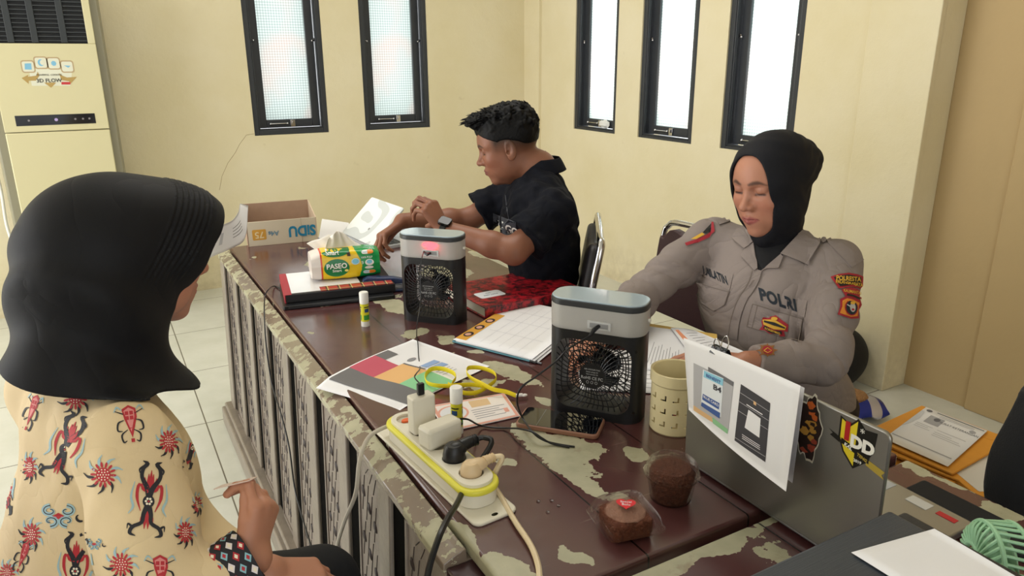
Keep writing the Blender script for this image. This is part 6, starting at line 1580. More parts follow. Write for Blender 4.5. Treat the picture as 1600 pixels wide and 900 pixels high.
    D = Decal(); D.poly([(1190, 500), (1193, 495), (1203, 496), (1213, 493), (1221, 499), (1232, 507), (1231, 518), (1225, 517), (1227, 525), (1219, 525), (1217, 521), (1203, 521), (1196, 516), (1187, 515), (1192, 509)], 3, 8)
    D.poly([(1193, 500), (1211, 499), (1229, 510), (1227, 515), (1210, 514), (1194, 507)], 4, 11, 1); D.stroke([(1195, 502), (1211, 506), (1227, 512)], (2.5, 5, 2), 0, 13); D.stroke([(1195, 510), (1206, 517), (1222, 519)], 5, 0, 13); D.text('KORBINMAS', (1208, 516.5), (4.2, 1.5), (-.8, -5), 4, 15, .02)
    D.disc(1211, 498, 5, 2.5, 4, 13); D.press('breast_badge', shirt, cols, pf, D0=1.4)
    D = Decal(); D.disc(1199, 548, 11, 8, 8, 4, 16, 12); D.disc(1199, 548, 8, 5.8, 3, 6, 16, 12)
    for k in range(8): a = k*PI/4; D.stroke([(1199+9*math.cos(a), 548+6.5*math.sin(a)), (1199+16*math.cos(a), 548+10*math.sin(a))], (4, .5), 8, 5, 1)
    D.stroke([(1193, 549), (1199, 545), (1205, 549), (1199, 552), (1193, 549)], 1, 4, 8, 1); D.press('round_badge', shirt, cols, sh, D0=1.4)
    # shoulder patches on her left sleeve
    D = Decal(); D.poly([(1298, 433), (1310, 429), (1325, 427), (1338, 429), (1347, 432), (1346, 452), (1330, 449), (1310, 452)], 3, 6); D.poly([(1303, 434), (1312, 431.5), (1325, 430), (1343, 434), (1343, 448), (1330, 446), (1312, 449)], 0, 9)
    D.text('POLRESTA', (1324, 436.5), (7.6, .5), (0, -9), 4, 12, .03, 1, .08*0); D.text('PALANGKARAYA', (1325, 444), (5.0, .4), (0, -7.5), 4, 12, .03)
    D.press('district_patch', shirt, cols, sh, D0=1.4)
    D = Decal(); D.poly([(1314, 453), (1330, 450), (1345, 454), (1344, 468), (1333, 466), (1320, 463)], 3, 6); D.text('KALIMANTAN', (1331, 457.5), (4.4, .8), (0, -6), 4, 10, .02); D.stroke([(1322, 461), (1332, 463), (1341, 467)], 2.5, 0, 9)
    D.poly([(1312, 468), (1320, 464), (1332, 466), (1342, 469), (1344, 476), (1339, 486), (1340, 497), (1328, 498), (1308, 492), (1312, 480)], 3, 8); D.poly([(1315, 470), (1322, 467), (1332, 469), (1340, 473), (1338, 486), (1337, 494), (1327, 495), (1311, 490), (1315, 480)], 5, 10, 1)
    D.disc(1328, 482, 9.5, 11.5, 3, 12, 18); D.disc(1328, 482, 8, 10, 2, 14, 18); D.disc(1329, 482, 4, 6.5, 9, 16, 12); D.disc(1329, 476, 3.5, 2, 4, 18, 10); D.disc(1329, 485, 2, 1.6, 3, 18, 8); D.stroke([(1321, 478), (1326, 481)], 1.5, 9, 16, 1)
    D.press('province_patch', shirt, cols, sh, D0=1.4)
    # patch on her right shoulder, seen edge-on
    D = Decal(); D.poly([(1070, 381), (1090, 374), (1106, 366), (1112, 361), (1112, 348), (1115, 348), (1117, 362), (1108, 371), (1091, 379), (1072, 385)], 3, 8, 1); D.poly([(1098, 364), (1109, 352), (1112, 350), (1111, 361), (1103, 366)], 0, 7, 1); D.poly([(1080, 374), (1097, 364), (1101, 367), (1088, 374)], 4, 7, 1)
    D.press('shoulder_patch', shirt, cols, sh, D0=1.4)
    # ---- scarf
    def hood(P):
        q = local(P, HO, HR); x, y, z = q.T
        d = ell(q, V3(-.012, 0, .034), (.117, .090, .100)); d = smin(d, ell(q, V3(.034, 0, .000), (.066, .078, .103)), .03)
        d = smin(d, ell(q, V3(.016, 0, -.060), (.066, .082, .075)), .03); d = smin(d, ell(q, V3(-.118, .0, .030), (.052, .050, .046)), .05)
        nk = chain(P, [HO+HR@V3(-.020, 0, -.060), (neck+neckTop)/2+TR[:, 0]*.012, neck+TR[:, 0]*.020-TR[:, 2]*.020, neck+TR[:, 0]*.065-TR[:, 2]*.065], [.070, .056, .054, .036]); d = smin(d, nk, .035)
        d = smin(d, cap(P, HO+HR@V3(.045, 0, -.122), HO+HR@V3(.0, 0, -.135), .026, .045), .03)
        cr = np.sin((x*.5+z*1.2+.3*y)*150+2*noise3(q, 18))*.0018*np.clip((-.02-x)/.05, 0, 1); d = d+cr+wr(P, (3, 5, 12), 8, (8, 3, 2), 6)*.0008
        # window for the face, an upright oval cut through the front
        win = (np.abs(y/.057)**2.5+np.abs((z+.010)/.103)**2.5)**.4-1; win = np.maximum(win*.05, .015-x); rim = np.abs(win)
        return smax(d, -win, .006)
    MHJ = mat('black scarf cloth', '15161C', .75, bump=(600, .1), spec=.3)
    lo3, hi3 = box_of(HO, neck, neck-TR[:, 2]*.1, pad=.19); hj = sdf_mesh('headscarf', hood, lo3, hi3, .0028, MHJ, root)
    def pants(P):
        d = ell(P, pelv, (.155, .185, .12), TR)
        for kn, an, s in ((knL, anL, 1), (knR, anR, -1)): d = smin(d, chain(P, [pelv+Lf*.09*s, kn, an+V3(0, 0, .02)], [.088, .066, .062]), .03)
        return smax(d, P[:, 2]-.585, .01)
    lo4, hi4 = box_of(pelv, knL, knR, anL, anR, pad=.2); lo4[2] = .03; sdf_mesh('trousers', pants, lo4, hi4, .009, mat('dark brown trousers', '2E2622', .85), root)
    for an in (anL, anR):
        M = frame((an[0], an[1], 0), F, Lf); b = new(); prism(b, rrect(.25, .09, .042, 6, .06, 0), .0, .03, M); ball(b, (.085, 0, .04), (.095, .042, .035), M); ball(b, (-.01, 0, .06), (.052, .04, .05), M); obj('shoe', b, MBK, root, world=True)
    return dict(pelv=pelv, F=F, Lf=Lf)
OFF = build_officer()

# ================================================================== THE WOMAN IN FRONT
def build_woman():
    F = V3(.955, .295, 0); F /= np.linalg.norm(F); Lf = np.cross(V3(0, 0, 1), F)
    ph = rad(10); hf = F*math.cos(ph)+V3(0, 0, -math.sin(ph)); HR = axes(hf); HO = A3(212, 394, 1.14)
    neck = A3(148, 592, 1.13); pelv = neck-F*.13; pelv[2] = .54
    U = neck-pelv; U /= np.linalg.norm(U); TR = np.stack([np.cross(Lf, U), Lf, U], 1)
    chest = neck-TR[:, 2]*.20+TR[:, 0]*.045; belly = neck-TR[:, 2]*.36+TR[:, 0]*.035
    shL = neck+Lf*.165-TR[:, 2]*.060; shR = neck-Lf*.165-TR[:, 2]*.060
    elR = A3(255, 965, .93); wrR = A3(396, 872, 1.0); elL = A3(330, 880, 1.22); wrL = A3(418, 893, 1.12)
    knR = A3(455, 985, 1.16); knL = A3(500, 918, 1.32); anR = V3(knR[0]-.02, knR[1], .09); anL = V3(knL[0]-.02, knL[1], .09)
    HRn = hand_parts(wrR, npv(CR)*.22+npv(CU)*.95+npv(CF)*.12, npv(CR)*.93-npv(CU)*.2-npv(CF)*.28, 1, [(34, 78, 34), (52, 62, 30), (58, 46, 22), (50, 34, 18)], (.95, .22, .10, 1.0, -.10, .34, .12), sc=.80)
    HLn = hand_parts(wrL, A3(500, 903, 1.16)-wrL, V3(.1, -.4, 1), -1, [(20, 25, 12), (22, 25, 12), (24, 25, 12), (28, 25, 12)], (.8, .5, .2, .9, .1, .1, .1), sc=.95)
    def torso(P, k=0):
        d = ell(P, chest, (.118+k, .168+k, .175+k), TR); d = smin(d, ell(P, belly, (.112+k, .155+k, .16+k), TR), .06); d = smin(d, ell(P, pelv+V3(0, 0, .03), (.14+k, .185+k, .14+k), TR), .07)
        d = smin(d, cap(P, shL, shR, .050+k), .06); d = smin(d, cap(P, (shL+shR)/2, neck, .06+k, .05+k), .05); return d
    neckTop = HO+HR@V3(-.030, 0, -.06)
    def skin(P):
        d = np.minimum(grp(P, chest, .55, lambda Q: torso(Q, -.025)), 9)
        d = smin(d, cap(P, neck, neckTop, .05, .048), .03); d = smin(d, grp(P, HO, .16, lambda Q: head_sdf(local(Q, HO, HR), False, False)), .015)
        d = smin(d, chain(P, [shL, elL], [.045, .036]), .03); d = smin(d, chain(P, [shR, elR], [.045, .036]), .03)
        for e, w in ((elL, wrL), (elR, wrR)): d = smin(d, chain(P, [e, e+(w-e)*.3, w], [.034, .035, .025]), .02)
        for H in (HRn, HLn): d = smin(d, grp(P, H[0][1][1], .17, lambda Q: hand_sdf(Q, H)), .012)
        for kn, an in ((knL, anL), (knR, anR)): d = smin(d, chain(P, [pelv+(kn-pelv)*.2, kn, an], [.07, .042, .030]), .03)
        return d
    def tone(P):
        q = local(P, HO, HR); hd = np.linalg.norm(q, axis=1) < .17; C = np.tile(np.array(lin('B98268')[:3]), (len(P), 1)); T_ = head_tone(q, 'B67E66', 'A65A58', '33231F'); C[hd] = T_[hd]
        for (c, dd, nn) in HRn[2]:                       # nails
            r = P-c; u = r@dd; v = r@np.cross(dd, nn); w = r@nn; m = np.exp(-np.clip((u/.006)**2+(v/.0045)**2, 0, 9)**2)*(w > -.003)*(np.abs(w) < .008); C = C*(1-.5*m[:, None])+np.array(lin('E3B6A6')[:3])*.5*m[:, None]
        return C
    root = thing('person', 'woman in a black headscarf and cream batik shirt, nearest, seen from behind', 'person', tuple(pelv-V3(0, 0, .54)), math.atan2(F[1], F[0]))
    lo, hi = box_of(HO+V3(0, 0, .14), shL, shR, wrL, wrR, elR, elL, pelv, knL, knR, anL, anR, HO+HR@V3(.14, 0, 0), HLn[3][1], HRn[3][1], pad=.12); lo[2] = .05
    sdf_mesh('body', skin, lo, hi, .0026, skin_material('light brown skin', .5), root, color=tone)
    def shirt(P):
        d = torso(P, .010)
        ar = smin(chain(P, [shR, elR], [.066, .062]), chain(P, [elR, wrR+(elR-wrR)*.16], [.062, .042]), .02); ar = smax(ar, (P-(wrR+(elR-wrR)*.13))@((wrR-elR)/np.linalg.norm(wrR-elR)), .003)
        al = smin(chain(P, [shL, elL], [.066, .060]), chain(P, [elL, wrL+(elL-wrL)*.5], [.058, .048]), .02); al = smax(al, (P-(wrL+(elL-wrL)*.45))@((wrL-elL)/np.linalg.norm(wrL-elL)), .003)
        d = smin(smin(d, al, .03), ar, .03)
        d = d+noise3(P, 13, 5)*.0040+wr(P, (5, 9, 3), 5, (4, -7, 5), 6)*.0022+np.exp(-(np.linalg.norm(P-(shR+(elR-shR)*.55), axis=1)/.12)**2)*np.sin(P[:, 2]*70+3*noise3(P, 9))*.003
        return smax(smax(d, -(P[:, 2]-.42), .01), -cap(P, neck, neckTop, .060, .07), .006)
    lo2, hi2 = box_of(neck, shL, shR, pelv, elL, elR, wrL, wrR, pad=.17)
    MB = cloth('cream batik cloth', 'DCC69E', .72, .25, 3.5, .28, .05)
    sh = sdf_mesh('batik_shirt', shirt, lo2, hi2, .005, MB, root)
    # ---- batik motifs, printed on the shirt
    D = Decal(); RED, BLK, BLU, WHT, PNK = 0, 1, 2, 3, 4
    def flower(x, y, s=1.0, a0=0, squash=1.0):
        for k in range(9):
            a = a0+k*2*PI/9+.3; ca, sa = math.cos(a), math.sin(a); r0, r1, r2 = 14*s, 22*s, 27*s
            D.stroke([(x+squash*r0*ca, y+r0*sa), (x+squash*(r1*ca-3*s*sa), y+r1*sa+3*s*ca), (x+squash*(r2*ca-10*s*sa), y+r2*sa+10*s*ca)], (2.4*s, 4.6*s, 2.5*s, 1), BLU if k % 9 > 3 else BLK, 0)
        for k in range(14):
            a = a0+k*2*PI/14; D.disc(x+squash*14.5*s*math.cos(a), y+14.5*s*math.sin(a), 4.4*s, 1.9*s, RED, 1, 8, math.degrees(a))
        D.disc(x, y, 10.5*s*squash, 10.5*s, RED, 2, 18)
        for r, n in ((0, 1), (4, 6), (7.6, 10)):
            for k in range(n): a = 2*PI*k/n; D.disc(x+squash*r*s*math.cos(a), y+r*s*math.sin(a), 1.1*s, 1.1*s, WHT, 4, 6)
    def curl(x, y, s, a, turn=1, col=BLK, w=4.5):
        P = []
        for k in range(9): t = k/8; th = a+turn*t*3.6; r = s*(1-.72*t); P.append((x+r*math.cos(th)-s*math.cos(a), y+r*math.sin(th)-s*math.sin(a)))
        D.stroke(P, (1.5, w, w, w*.6, 1), col, 2)
    def dragon(x, y, s=1.0, a=0, sx=1.0):
        ca, sa = math.cos(a), math.sin(a)
        def R(px, py): px *= sx; return (x+s*(px*ca-py*sa), y+s*(px*sa+py*ca))
        for m in (-1, 1):
            D.stroke([R(0, -6), R(5*m, -22), R(15*m, -38), R(14*m, -52), R(8*m, -60), R(16*m, -64)], (9*s, 8*s, 6*s, 6*s, 7*s, 1), BLK, 2)
            D.stroke([R(14*m, -55), R(20*m, -50), R(19*m, -44)], (4*s, 3*s, 1), BLK, 3)
            D.stroke([R(0, 4), R(6*m, 20), R(-2*m+10*m, 34), R(22*m, 42), R(26*m, 52), R(16*m, 56)], (9*s, 7*s, 6*s, 6*s, 6*s, 1), BLK, 2)
            D.stroke([R(23*m, 42), R(30*m, 38), R(31*m, 46)], (4*s, 3*s, 1), BLK, 3)
            D.stroke([R(5*m, -14), R(18*m, -26), R(20*m, -6), R(12*m, 16)], (1, 5*s, 5*s, 1), RED, 1)
            D.stroke([R(26*m, -30), R(30*m, -6), R(25*m, 10), R(32*m, 22)], (1, 3.5*s, 4*s, 1), BLU, 1)
            for q, (ex, ey) in enumerate(((4, -44), (10, -38), (14, -28))): D.stroke([R(0, -14), R(ex*m*.8, ey*.7), R(ex*m, ey)], (3*s, 5.5*s, 1), RED, 1+.2*q)
            for q, (ex, ey) in enumerate(((3, 44), (10, 38))): D.stroke([R(0, 14), R(ex*m*.8, ey*.7), R(ex*m, ey)], (3*s, 5.5*s, 1), RED, 1+.2*q)
        D.stroke([R(0, -20), R(0, -36), R(0, -50)], (3*s, 5*s, 1), RED, 1.6)
        D.disc(*R(0, 0), 10*s*abs(sx), 10*s, BLK, 4, 16)
        for k in range(6): D.disc(*R(4.6*math.cos(k*PI/3), 4.6*math.sin(k*PI/3)), 2*s, 2*s, WHT, 6, 8)
        D.disc(*R(0, 0), 1.6*s, 1.6*s, RED, 7, 6)
    def shield(x, y, s=1.0, a=0, sx=1.0):
        ca, sa = math.cos(a), math.sin(a)
        def R(px, py): px *= sx; return (x+s*(px*ca-py*sa), y+s*(px*sa+py*ca))
        D.poly([R(-12, -22), R(0, -28), R(12, -22), R(13, -8), R(2, 26), R(-9, -6)], RED, 1, 1); D.poly([R(-9, -19), R(0, -24), R(9, -19), R(9, -9), R(1, 16), R(-6, -8)], PNK, 2, 1)
        for k in range(2):
            for j in range(2): D.quad([R(-7+8*k, -18+8*j), R(-1+8*k, -18+8*j), R(-1+8*k, -12+8*j), R(-7+8*k, -12+8*j)], RED, 4, 1)
        for m in (-1, 1):
            D.stroke([R(10*m, -14), R(24*m, -20)], (2*s, 1.2*s), BLK, 2, 1); D.stroke([R(10*m, -4), R(20*m, 0), R(22*m, 12), R(14*m, 14)], (1, 3.2*s, 3*s, 1), BLK, 2); D.stroke([R(5*m, 12), R(16*m, 20), R(14*m, 32), R(8*m, 30)], (1, 3*s, 3*s, 1), BLK, 2)
            D.stroke([R(12*m, -20), R(20*m, -26), R(26*m, -18)], (1, 3*s, 1), BLU, 2)
        D.quad([R(-1, 27), R(5, 27), R(5, 33), R(-1, 33)], RED, 2, 1)
    def cloud(x, y, s=1.0, a=0):
        for m in (-1, 1):
            for n in (-1, 1):
                P = []
                for k in range(12): t = k/11; th = PI*(.5 if n > 0 else 1.5)+m*t*6.2; r = 12*s*(1-.75*t); P.append((x+m*13*s+r*math.cos(th)+.2*n, y+n*8*s+r*math.sin(th)*.7))
                D.stroke(P, (7*s, 7*s, 6*s, 4*s, 2*s), BLU, 1); D.stroke(P, (1.4*s, 1.4*s, 1.2*s), BLK, 3)
        D.poly([(x-9*s, y), (x, y-5*s), (x+9*s, y), (x, y+5*s)], RED, 4, 0); curl(x+40*s, y+6*s, 9*s, .6, 1, BLK, 4*s)
    flower(118, 622, 1.0, .2); curl(150, 612, 14, 2.8, 1)
    flower(162, 742, 1.08, .5); flower(263, 690, .95, .1, .8); flower(47, 730, .9, .2, .55); flower(50, 835, .95, .7, .8); flower(190, 882, 1.0, .3); flower(289, 832, .9, .3, .7)
    flower(308, 788, .7, .3, .45); flower(222, 604, .6, .2, 1); flower(12, 895, .8, .2, .8); flower(12, 770, .7, 0, .5)
    dragon(102, 702, .92, .38, .95); dragon(232, 784, .98, .10, .95); dragon(118, 892, .95, .05, .95); dragon(14, 760, .8, .1, .35); dragon(300, 700, .6, .3, .4)
    shield(203, 660, .95, -.12, .95); shield(50, 642, .95, .35, .5); shield(250, 895, 1.0, 0, .95); shield(36, 868, .8, .35, .6)
    cloud(92, 806, 1.0); cloud(148, 850, .45)
    for (x, y) in ((60, 985), (175, 965), (300, 960), (-60, 830), (-70, 960), (30, 1075), (150, 1070), (270, 1060), (400, 1010)): dragon(x, y, .9, (x % 7)*.1-.3, .9)
    for (x, y) in ((115, 955), (235, 975), (0, 1010), (-50, 760), (350, 1040), (210, 1110), (90, 1120), (340, 930), (-20, 920)): flower(x, y, .9, x*.1)
    # patterned turn-back cuff on the right sleeve and lower sleeve
    D.press('batik_print', shirt, [plain('batik red', 'B43038', .75), plain('batik black', '26262C', .75), plain('batik blue', '9DBCC4', .75), plain('batik cream', 'F0E6D0', .75), plain('batik pink', 'DB8A86', .75)], sh, D0=.55, step=.00006, cull=True)
    ax = (wrR-elR)/np.linalg.norm(wrR-elR); s1 = np.cross(ax, V3(0, 0, 1)); s1 /= np.linalg.norm(s1); s2 = np.cross(ax, s1); c0 = wrR-ax*.040
    def cuff(u, v):
        a = 2*PI*u; r = .0455+.0015*math.sin(3*a)+.001*v; return Vector(c0+ax*(.046*v-.012)+s1*r*math.cos(a)*1.02+s2*r*math.sin(a))
    b = new(); sheet(b, cuff, 48, 6, mi=0)
    for i in range(16):
        for j in range(4):
            u0, v0 = (i+.5*(j % 2))/16, j/4; mi = 1+(i+j) % 3
            pts = [(u0+.030, v0+.02), (u0+.056, v0+.125), (u0+.030, v0+.23), (u0+.004, v0+.125)]
            vs = [b.verts.new(cuff(p, q)+Vector((cuff(p, q)-Vector(c0+ax*(.046*q-.012)))).normalized()*.0009) for p, q in pts]; b.faces.new(vs).material_index = mi
            vs = [b.verts.new(cuff(u0+.030+(p-u0-.030)*.5, v0+.125+(q-v0-.125)*.5)+Vector((cuff(p, q)-Vector(c0+ax*(.046*q-.012)))).normalized()*.0013) for p, q in pts]; b.faces.new(vs).material_index = 4 if mi != 2 else 1
    cf = obj('cuff', b, [plain('batik black', '26262C', .75), plain('batik red', 'B43038', .75), plain('batik teal', '8FC0CC', .75), plain('batik pale', 'E8E0E0', .75), plain('batik cream', 'F0E6D0', .75)], sh, world=True, autosm=0)
    # bracelet
    b = new(); bc = wrR-ax*.006; P = [bc+(s1*math.cos(t)*.0305+s2*math.sin(t)*.0275)+ax*.004*math.sin(t*2) for t in np.linspace(0, 2*PI, 40)]; tube(b, [Vector(p) for p in P], .0028, 8)
    obj('bracelet', b, mat('dark polished bracelet', '3A3436', .15, .7), root, world=True)
    # ---- scarf: stiff peaked brim with stitched ribs, cape over the shoulders
    p0 = V3(.126, 0, .082); nr = V3(.885, 0, -.465)
    def hood(P):
        q = local(P, HO, HR); x, y, z = q.T
        d = ell(q, V3(-.026, 0, .022), (.125, .098, .100)); d = smin(d, ell(q, V3(.056, 0, .034), (.092, .080, .078)), .03)
        d = smin(d, ell(q, V3(.010, 0, -.060), (.060, .066, .070)), .04)
        d = smin(d, ell(q, V3(-.070, 0, -.030), (.080, .092, .10)), .05)
        s = -((q-p0)@nr); rib = np.sin(s/.0086*2*PI)*.0016*np.clip((s-.020)/.004, 0, 1)*np.clip((.092-s)/.004, 0, 1)*np.clip((z+.045)/.03, 0, 1)
        d = smax(d, (q-p0)@nr, .004)-rib
        nk = chain(P, [HO+HR@V3(-.060, 0, -.06), (neck+neckTop)/2-TR[:, 0]*.025, neck-TR[:, 0]*.02], [.100, .096, .106]); d = smin(d, nk, .05)
        cp_ = torso(P, .026)+noise3(P, 16, 8)*.003; edge = neck[2]+.018-.30*((P-neck)@Lf)*(((P-neck)@Lf) < 0)*-.12+.012*np.sin((P-neck)@Lf*22)-.045*np.clip((P-neck)@TR[:, 0]/.15, -1, 1.5)
        cp_ = smin(cp_, ell(P, neck+TR[:, 0]*.055-TR[:, 2]*.045, (.105, .15, .085), TR), .03); cp_ = smax(cp_, edge-P[:, 2], .004); d = smin(d, cp_, .045)
        f = 1-np.clip((z+.02)/.06, 0, 1); fl = np.sin(((P-neck)@Lf*.5+(P-neck)@TR[:, 0]*.8+P[:, 2]*1.1)*48+2.2*noise3(P, 9, 4))*.0060*f
        return smax(d+fl+wr(P, (3, 5, 9), 5, (7, 3, 2), 6)*.0012*f, (edge-.002)-P[:, 2], .004)
    lo3, hi3 = box_of(HO+V3(0, 0, .05), HO+HR@V3(.1, 0, 0), shL, shR, neck, pad=.17)
    sdf_mesh('headscarf', hood, lo3, hi3, .0027, cloth('black jersey scarf', '0C0D12', .68, .35, 2.6, .25), root)
    def pants(P):
        d = ell(P, pelv, (.16, .19, .12), TR)
        for kn, an, s in ((knL, anL, 1), (knR, anR, -1)): d = smin(d, chain(P, [pelv+Lf*.09*s, kn, an+V3(0, 0, .02)], [.092, .070, .062]), .03)
        return smax(d+noise3(P, 20)*.002, P[:, 2]-.66, .01)
    lo4, hi4 = box_of(pelv, knL, knR, anL, anR, pad=.2); lo4[2] = .03; sdf_mesh('trousers', pants, lo4, hi4, .008, mat('black stretch trousers', '101217', .85, bump=(500, .1)), root)
    for an in (anL, anR):
        M = frame((an[0], an[1], 0), F, Lf); b = new(); prism(b, rrect(.24, .085, .042, 6, .05, 0), .0, .025, M); ball(b, (.075, 0, .035), (.09, .04, .032), M); ball(b, (-.01, 0, .055), (.05, .038, .045), M); obj('shoe', b, MBK, root, world=True)
    # ---- card between thumb and finger
    tp_w = Vector(HRn[3][1])-CR*.010+CU*.002; a0, a1 = tp_w-CR*.028-CU*.006, tp_w+CR*.022+CU*.006; ex = (a1-a0).normalized(); ey = (a0-Vector((0, 0, CAM_H))).normalized()+CU*.10
    b = new(); M = frame(a0.lerp(a1, .5), ex, ey); prism(b, rrect((a1-a0).length, .030, .003, 3), -.0004, .0004, M); q = obj('id_card', b, plain('pale card', 'D8BFB4', .35)); tag(q, 'small thin card pinched between the fingers of the woman in front', 'card')
    return dict(pelv=pelv, F=F, Lf=Lf)
WOM = build_woman()

# ================================================================== CHAIRS
MSEAT = mat('dark maroon vinyl', '4A3238', .45, bump=(300, .1)); MSEATK = mat('black vinyl', '1A171C', .45, bump=(300, .1))
def chair(loc, rz, label, m, hb=.93, lean=.07, w=.44):
    """stacking chair with chrome tube frame; local x = facing"""
    o = thing('stacking_chair', label, 'chair', loc, rz, 'chrome framed chairs')
    b = new(); prism(b, rrect(.42, w-.03, .07, 6, .02, 0), .425, .475); obj('seat', b, m, o, bevel=.018, seg=3)
    hw = w/2
    MB_ = Matrix(((0, 0, 1, 0), (1, 0, 0, 0), (0, 1, 0, 0), (0, 0, 0, 1)))
    P = [(-hw*.78, .53), (-hw*.92, .62), (-hw*.96, .80), (-hw*.86, hb-.06), (-hw*.66, hb-.02), (0, hb-.055), (hw*.66, hb-.02), (hw*.86, hb-.06), (hw*.96, .80), (hw*.92, .62), (hw*.78, .53)]
    Q = [(p.x, p.y) for p in catmull([(x, z, 0) for x, z in P], 4)]
    SH = Matrix.Identity(4); SH[0][2] = -lean/.45; SH[0][3] = -.205+lean/.45*.47
    b = new(); prism(b, Q, -.018, .018, SH@MB_); obj('backrest', b, m, o, bevel=.012, seg=3)
    def bx_(z): return -.215-(z-.47)*lean/.45
    b = new(); tube(b, [(bx_(.30)+.02, -hw, .30), (bx_(.55), -hw, .55), (bx_(.80), -hw, .80), (bx_(hb)-.0, -hw+.015, hb-.02), (bx_(hb), -hw+.06, hb), (bx_(hb), 0, hb+.004), (bx_(hb), hw-.06, hb), (bx_(hb), hw-.015, hb-.02), (bx_(.80), hw, .80), (bx_(.55), hw, .55), (bx_(.30)+.02, hw, .30)], .0115, 12, smooth=5)
    obj('back_frame', b, MCH, o)
    for s in (-1, 1):
        b = new(); tube(b, [(bx_(.30)+.02, s*hw, .30), (-.21, s*hw, .15), (-.235, s*hw, .012)], .0115, 10, smooth=4); obj('leg', b, MCH, o)
        b = new(); tube(b, [(-.18, s*(hw-.004), .46), (0, s*(hw-.004), .42), (.18, s*(hw-.004), .42), (.215, s*hw, .36), (.23, s*hw, .012)], .0115, 10, smooth=4); obj('leg', b, MCH, o)
        for x in (-.235, .23): b = new(); lathe(b, [(.014, 0), (.015, .022), (.012, .026)], 12, T(x, s*hw, 0)); obj('rubber_foot', b, MBK, o)
        b = new(); cbox(b, (bx_(.60), s*(hw+.004), .60), (.030, .006, .13)); obj('side_bracket', b, mat('dull steel', '8C8E92', .35, .8), o, bevel=.002)
    return o
def seat_at(d, back=.0, side=.0, turn=0):
    p = d['pelv']-d['F']*back+d['Lf']*side; return (p[0], p[1], 0), math.atan2(d['F'][1], d['F'][0])+rad(turn)
l, r = seat_at(MAN, -.13, .03, -6); chair(l, r, 'black backed chrome chair the man in the polo shirt sits on', MSEATK, .94)
l, r = seat_at(OFF, -.07, -.10); chair(l, r, 'maroon chrome chair the police officer sits on, mostly hidden behind her', MSEAT, .76, .04, .36)
chair((1.585, 1.885, 0), rad(180), 'maroon chrome chair with tall back seen behind the right arm of the officer', MSEAT, .865)
l, r = seat_at(WOM, .02, 0); chair(l, r, 'maroon backed chrome chair under the woman in the batik shirt', mat('dusty maroon vinyl', '6E454C', .45), .90)
jc = chair((1.20, .36, 0), rad(180), 'chrome chair with a black jacket over its back at the right edge', MSEAT, .84, .05)
# jacket over the back of that chair
def jacket():
    JB = npv(jc.location)
    def f(P):
        q = P-JB; bx = .215; d = np.maximum(np.maximum(np.abs(q[:, 0]-bx-.035)-.050, np.abs(q[:, 1])-.235), np.abs(q[:, 2]-.66)-.205)-.012
        d = smin(d, cap(q, V3(bx+.03, -.20, .855), V3(bx+.03, .20, .855), .046), .03)
        d = smin(d, ell(q, V3(bx+.01, .225, .72), (.055, .045, .15)), .04)
        return d+noise3(P, 13, 2)*.006+wr(P, (1, 14, 2), 3, (3, 2, 8), 3)*.003
    r = thing('jacket', 'black jacket hanging over the back of the chair at the right edge', 'jacket', tuple(JB+V3(.25, 0, .42)))
    sdf_mesh('cloth', f, JB+V3(.05, -.36, .38), JB+V3(.42, .36, .99), .006, mat('black jacket cloth', '101114', .8, bump=(400, .15), sheen=.15), r)
jacket()

# ================================================================== STOOL WITH ENVELOPES, PACKET AND BAG
o = thing('stool', 'low dark wooden stool under the heap of orange envelopes', 'stool', (1.86, .95, 0), rad(8))
b = new(); prism(b, rrect(.30, .34, .03, 4), .385, .415); obj('seat', b, MBRN, o, bevel=.005)
for x in (-.12, .12):
    for y in (-.14, .14): b = new(); cbox(b, (x, y, .1925), (.035, .035, .385)); obj('leg', b, MBRN, o, bevel=.003)
zt = .502; A, B, C = at(1447, 636, z=zt), at(1543, 673, z=zt), at(1481, 729, z=zt); D_ = A+(C-B)
cen = (A+C)/2; exv = (B-A).normalized(); ang = math.atan2(exv.y, exv.x); W_, L_ = (B-A).length, (C-B).length
MENV = mat('orange manila envelope', 'E09A35', .65, noise=(30, .06)); rng = random.Random(4)
lab = ['topmost orange envelope of the heap, right under the white form', 'orange envelope sticking out left below the topmost one', 'orange envelope third from the top of the heap', 'orange envelope turned so its corner points to the front of the heap', 'orange envelope in the middle of the heap', 'orange envelope just below the middle of the heap', 'orange envelope low in the heap', 'orange envelope second from the bottom of the heap', 'orange envelope at the very bottom of the heap']
for i in range(9):
    z = zt-.006-.0085*i; o = thing('envelope', lab[i], 'envelope', (cen.x+(rng.uniform(-.02, .02) if i else 0), cen.y+(rng.uniform(-.03, .02) if i else 0), z-.006), ang+rad([1, 7, -4, 16, -3, 4, -8, 3, 0][i]), 'orange envelopes on the stool')
    b = new(); w, h = max(W_+.02, .24), L_+.025
    prism(b, rrect(w, h, .003, 2), 0, .0062); obj('body', b, MENV, o, bevel=.0015)
    b = new(); prism(b, [(-w/2+.004, h/2-.002), (w/2-.004, h/2-.002), (w/2-.03, h/2-.05), (-w/2+.03, h/2-.05)], .0063, .0069); obj('flap', b, MENV, o)
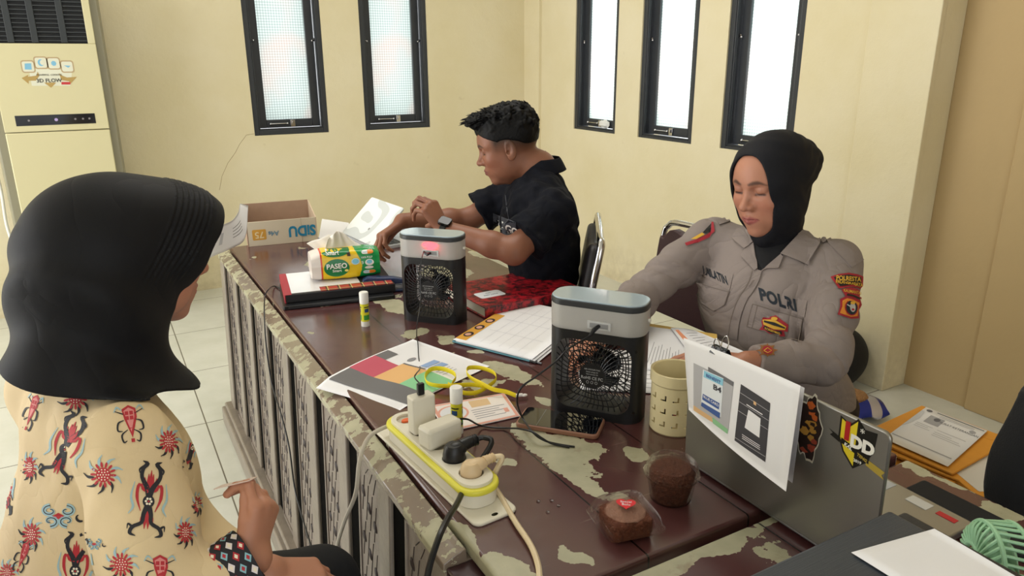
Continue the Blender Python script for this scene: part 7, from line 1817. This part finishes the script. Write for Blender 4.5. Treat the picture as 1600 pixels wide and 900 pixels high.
for k, (dx, dy, da, lb) in enumerate(((.02, -.165, -28, 'orange envelope lying aslant right of the heap, under a pale form'), (.06, -.13, -16, 'orange envelope peeping out behind the jacket'), (-.02, -.19, -40, 'orange envelope lowest at the right side of the heap'))):
    o = thing('envelope', lb, 'envelope', (cen.x+dx, cen.y+dy, .435+.020*(2-k)), ang+rad(da), 'orange envelopes on the stool')
    b = new(); prism(b, rrect(.24, .31, .003, 2), 0, .012); obj('body', b, MENV, o, bevel=.0015)
    b = new(); prism(b, rrect(.205, .28, .003, 2), .0122, .0130); obj('window_form', b, plain('pale form', 'DDDAD4', .6), o)
b = new(); pt_ = Patch(bil(A, B, C, D_)); pt_.base(b, 6, 6, .0006)
pt_.rect(b, .18, .14, .42, .34, 1); pt_.poly(b, [(.32+.05*math.cos(t), .20+.045*math.sin(t)) for t in [q*PI/7 for q in range(14)]], 2, 1.5)
pt_.rect(b, .22, .03, .97, .045, 2); pt_.lines(b, .30, .85, (.08, .11), 1, .008); pt_.text(b, 'SURAT KETERANGAN', .68, .22, .062, 2, 180, 1.6, -1, 1)
pt_.lines(b, .12, .38, (.40, .44, .48), 1, .007, 1, (1, .8)); pt_.lines(b, .45, .9, (.40, .46, .50, .54), 1, .007, 1, (1, .6, .9)); pt_.rect(b, .02, .83, .95, .85, 1)
pt_.poly(b, [(.10+.05*math.cos(t), .06+.03*math.sin(t)) for t in [q*PI/7 for q in range(14)]], 2, 1.2); pt_.poly(b, [(.86+.05*math.cos(t), .16+.035*math.sin(t)) for t in [q*PI/7 for q in range(14)]], 1, 1.2)
pt_.poly(b, [(.0, .1), (.06, .12), (.10, .30), (.05, .5), (0, .6)], 3, 1)
tag(obj('form_sheet', b, [MPAP, plain('print mid grey', 'A9A9AE', .7), plain('print deep grey', '6A6A70', .7), plain('print soft grey', 'C9CBD0', .7)], autosm=0), 'white printed form lying on top of the orange envelopes', 'paper')
# snack packet on the floor
o = thing('snack_packet', 'torn blue and silver packet with a brown seeded cake on the floor by the pillar', 'packet', (2.60, 1.80, 0), rad(-30))
b = new(); 
def pk_(u, v):
    a = 2*PI*u; r = 1-.5*abs(2*v-1)**4; n = mnoise.noise(Vector((u*5, v*6, 1)))*.018
    return Vector(((v-.5)*.36+n, math.cos(a)*.115*(1-.15*abs(2*v-1)**3)+n, max(.004, .040+math.sin(a)*.040*r+n*.4)))
sheet(b, pk_, 30, 24, mif=lambda u, v: 1 if (v > .80 and v < .9) or (.55 < u < .7 and v > .3) or mnoise.noise(Vector((u*6, v*5, 3))) > .32 else 0)
obj('foil', b, [mat('blue foil', '24338C', .25, .3), mat('silver foil', 'C8C6D0', .22, .6)], o)
b = new(); q = ball(b, (-.02, 0, .075), (.150, .072, .045), seg=28)
for v in q: v.co += Vector((0, 0, mnoise.noise(v.co*60)*.006))
obj('seeded_cake', b, mat('brown seeded crust', 'A07850', .8, noise=(110, .6), bump=(120, 1)), o)
def bagf(P):
    q = P-V3(2.84, 2.00, .13); d = ell(q, V3(0, 0, 0), (.15, .12, .15)); return d+noise3(P, 14)*.006
r = thing('bag', 'black bag on the floor against the pillar behind the officer', 'bag', (2.84, 2.00, 0))
sdf_mesh('bag_body', bagf, (2.58, 1.80, -.03), (3.0, 2.16, .32), .008, mat('black bag cloth', '121215', .7, bump=(200, .2)), r)
b = new(); tube(b, [(2.72, 1.95, .24), (2.74, 1.96, .33), (2.82, 1.97, .35), (2.88, 1.98, .25)], .010, 8, smooth=6); obj('strap', b, mat('black bag cloth', '121215', .7), r, world=True)
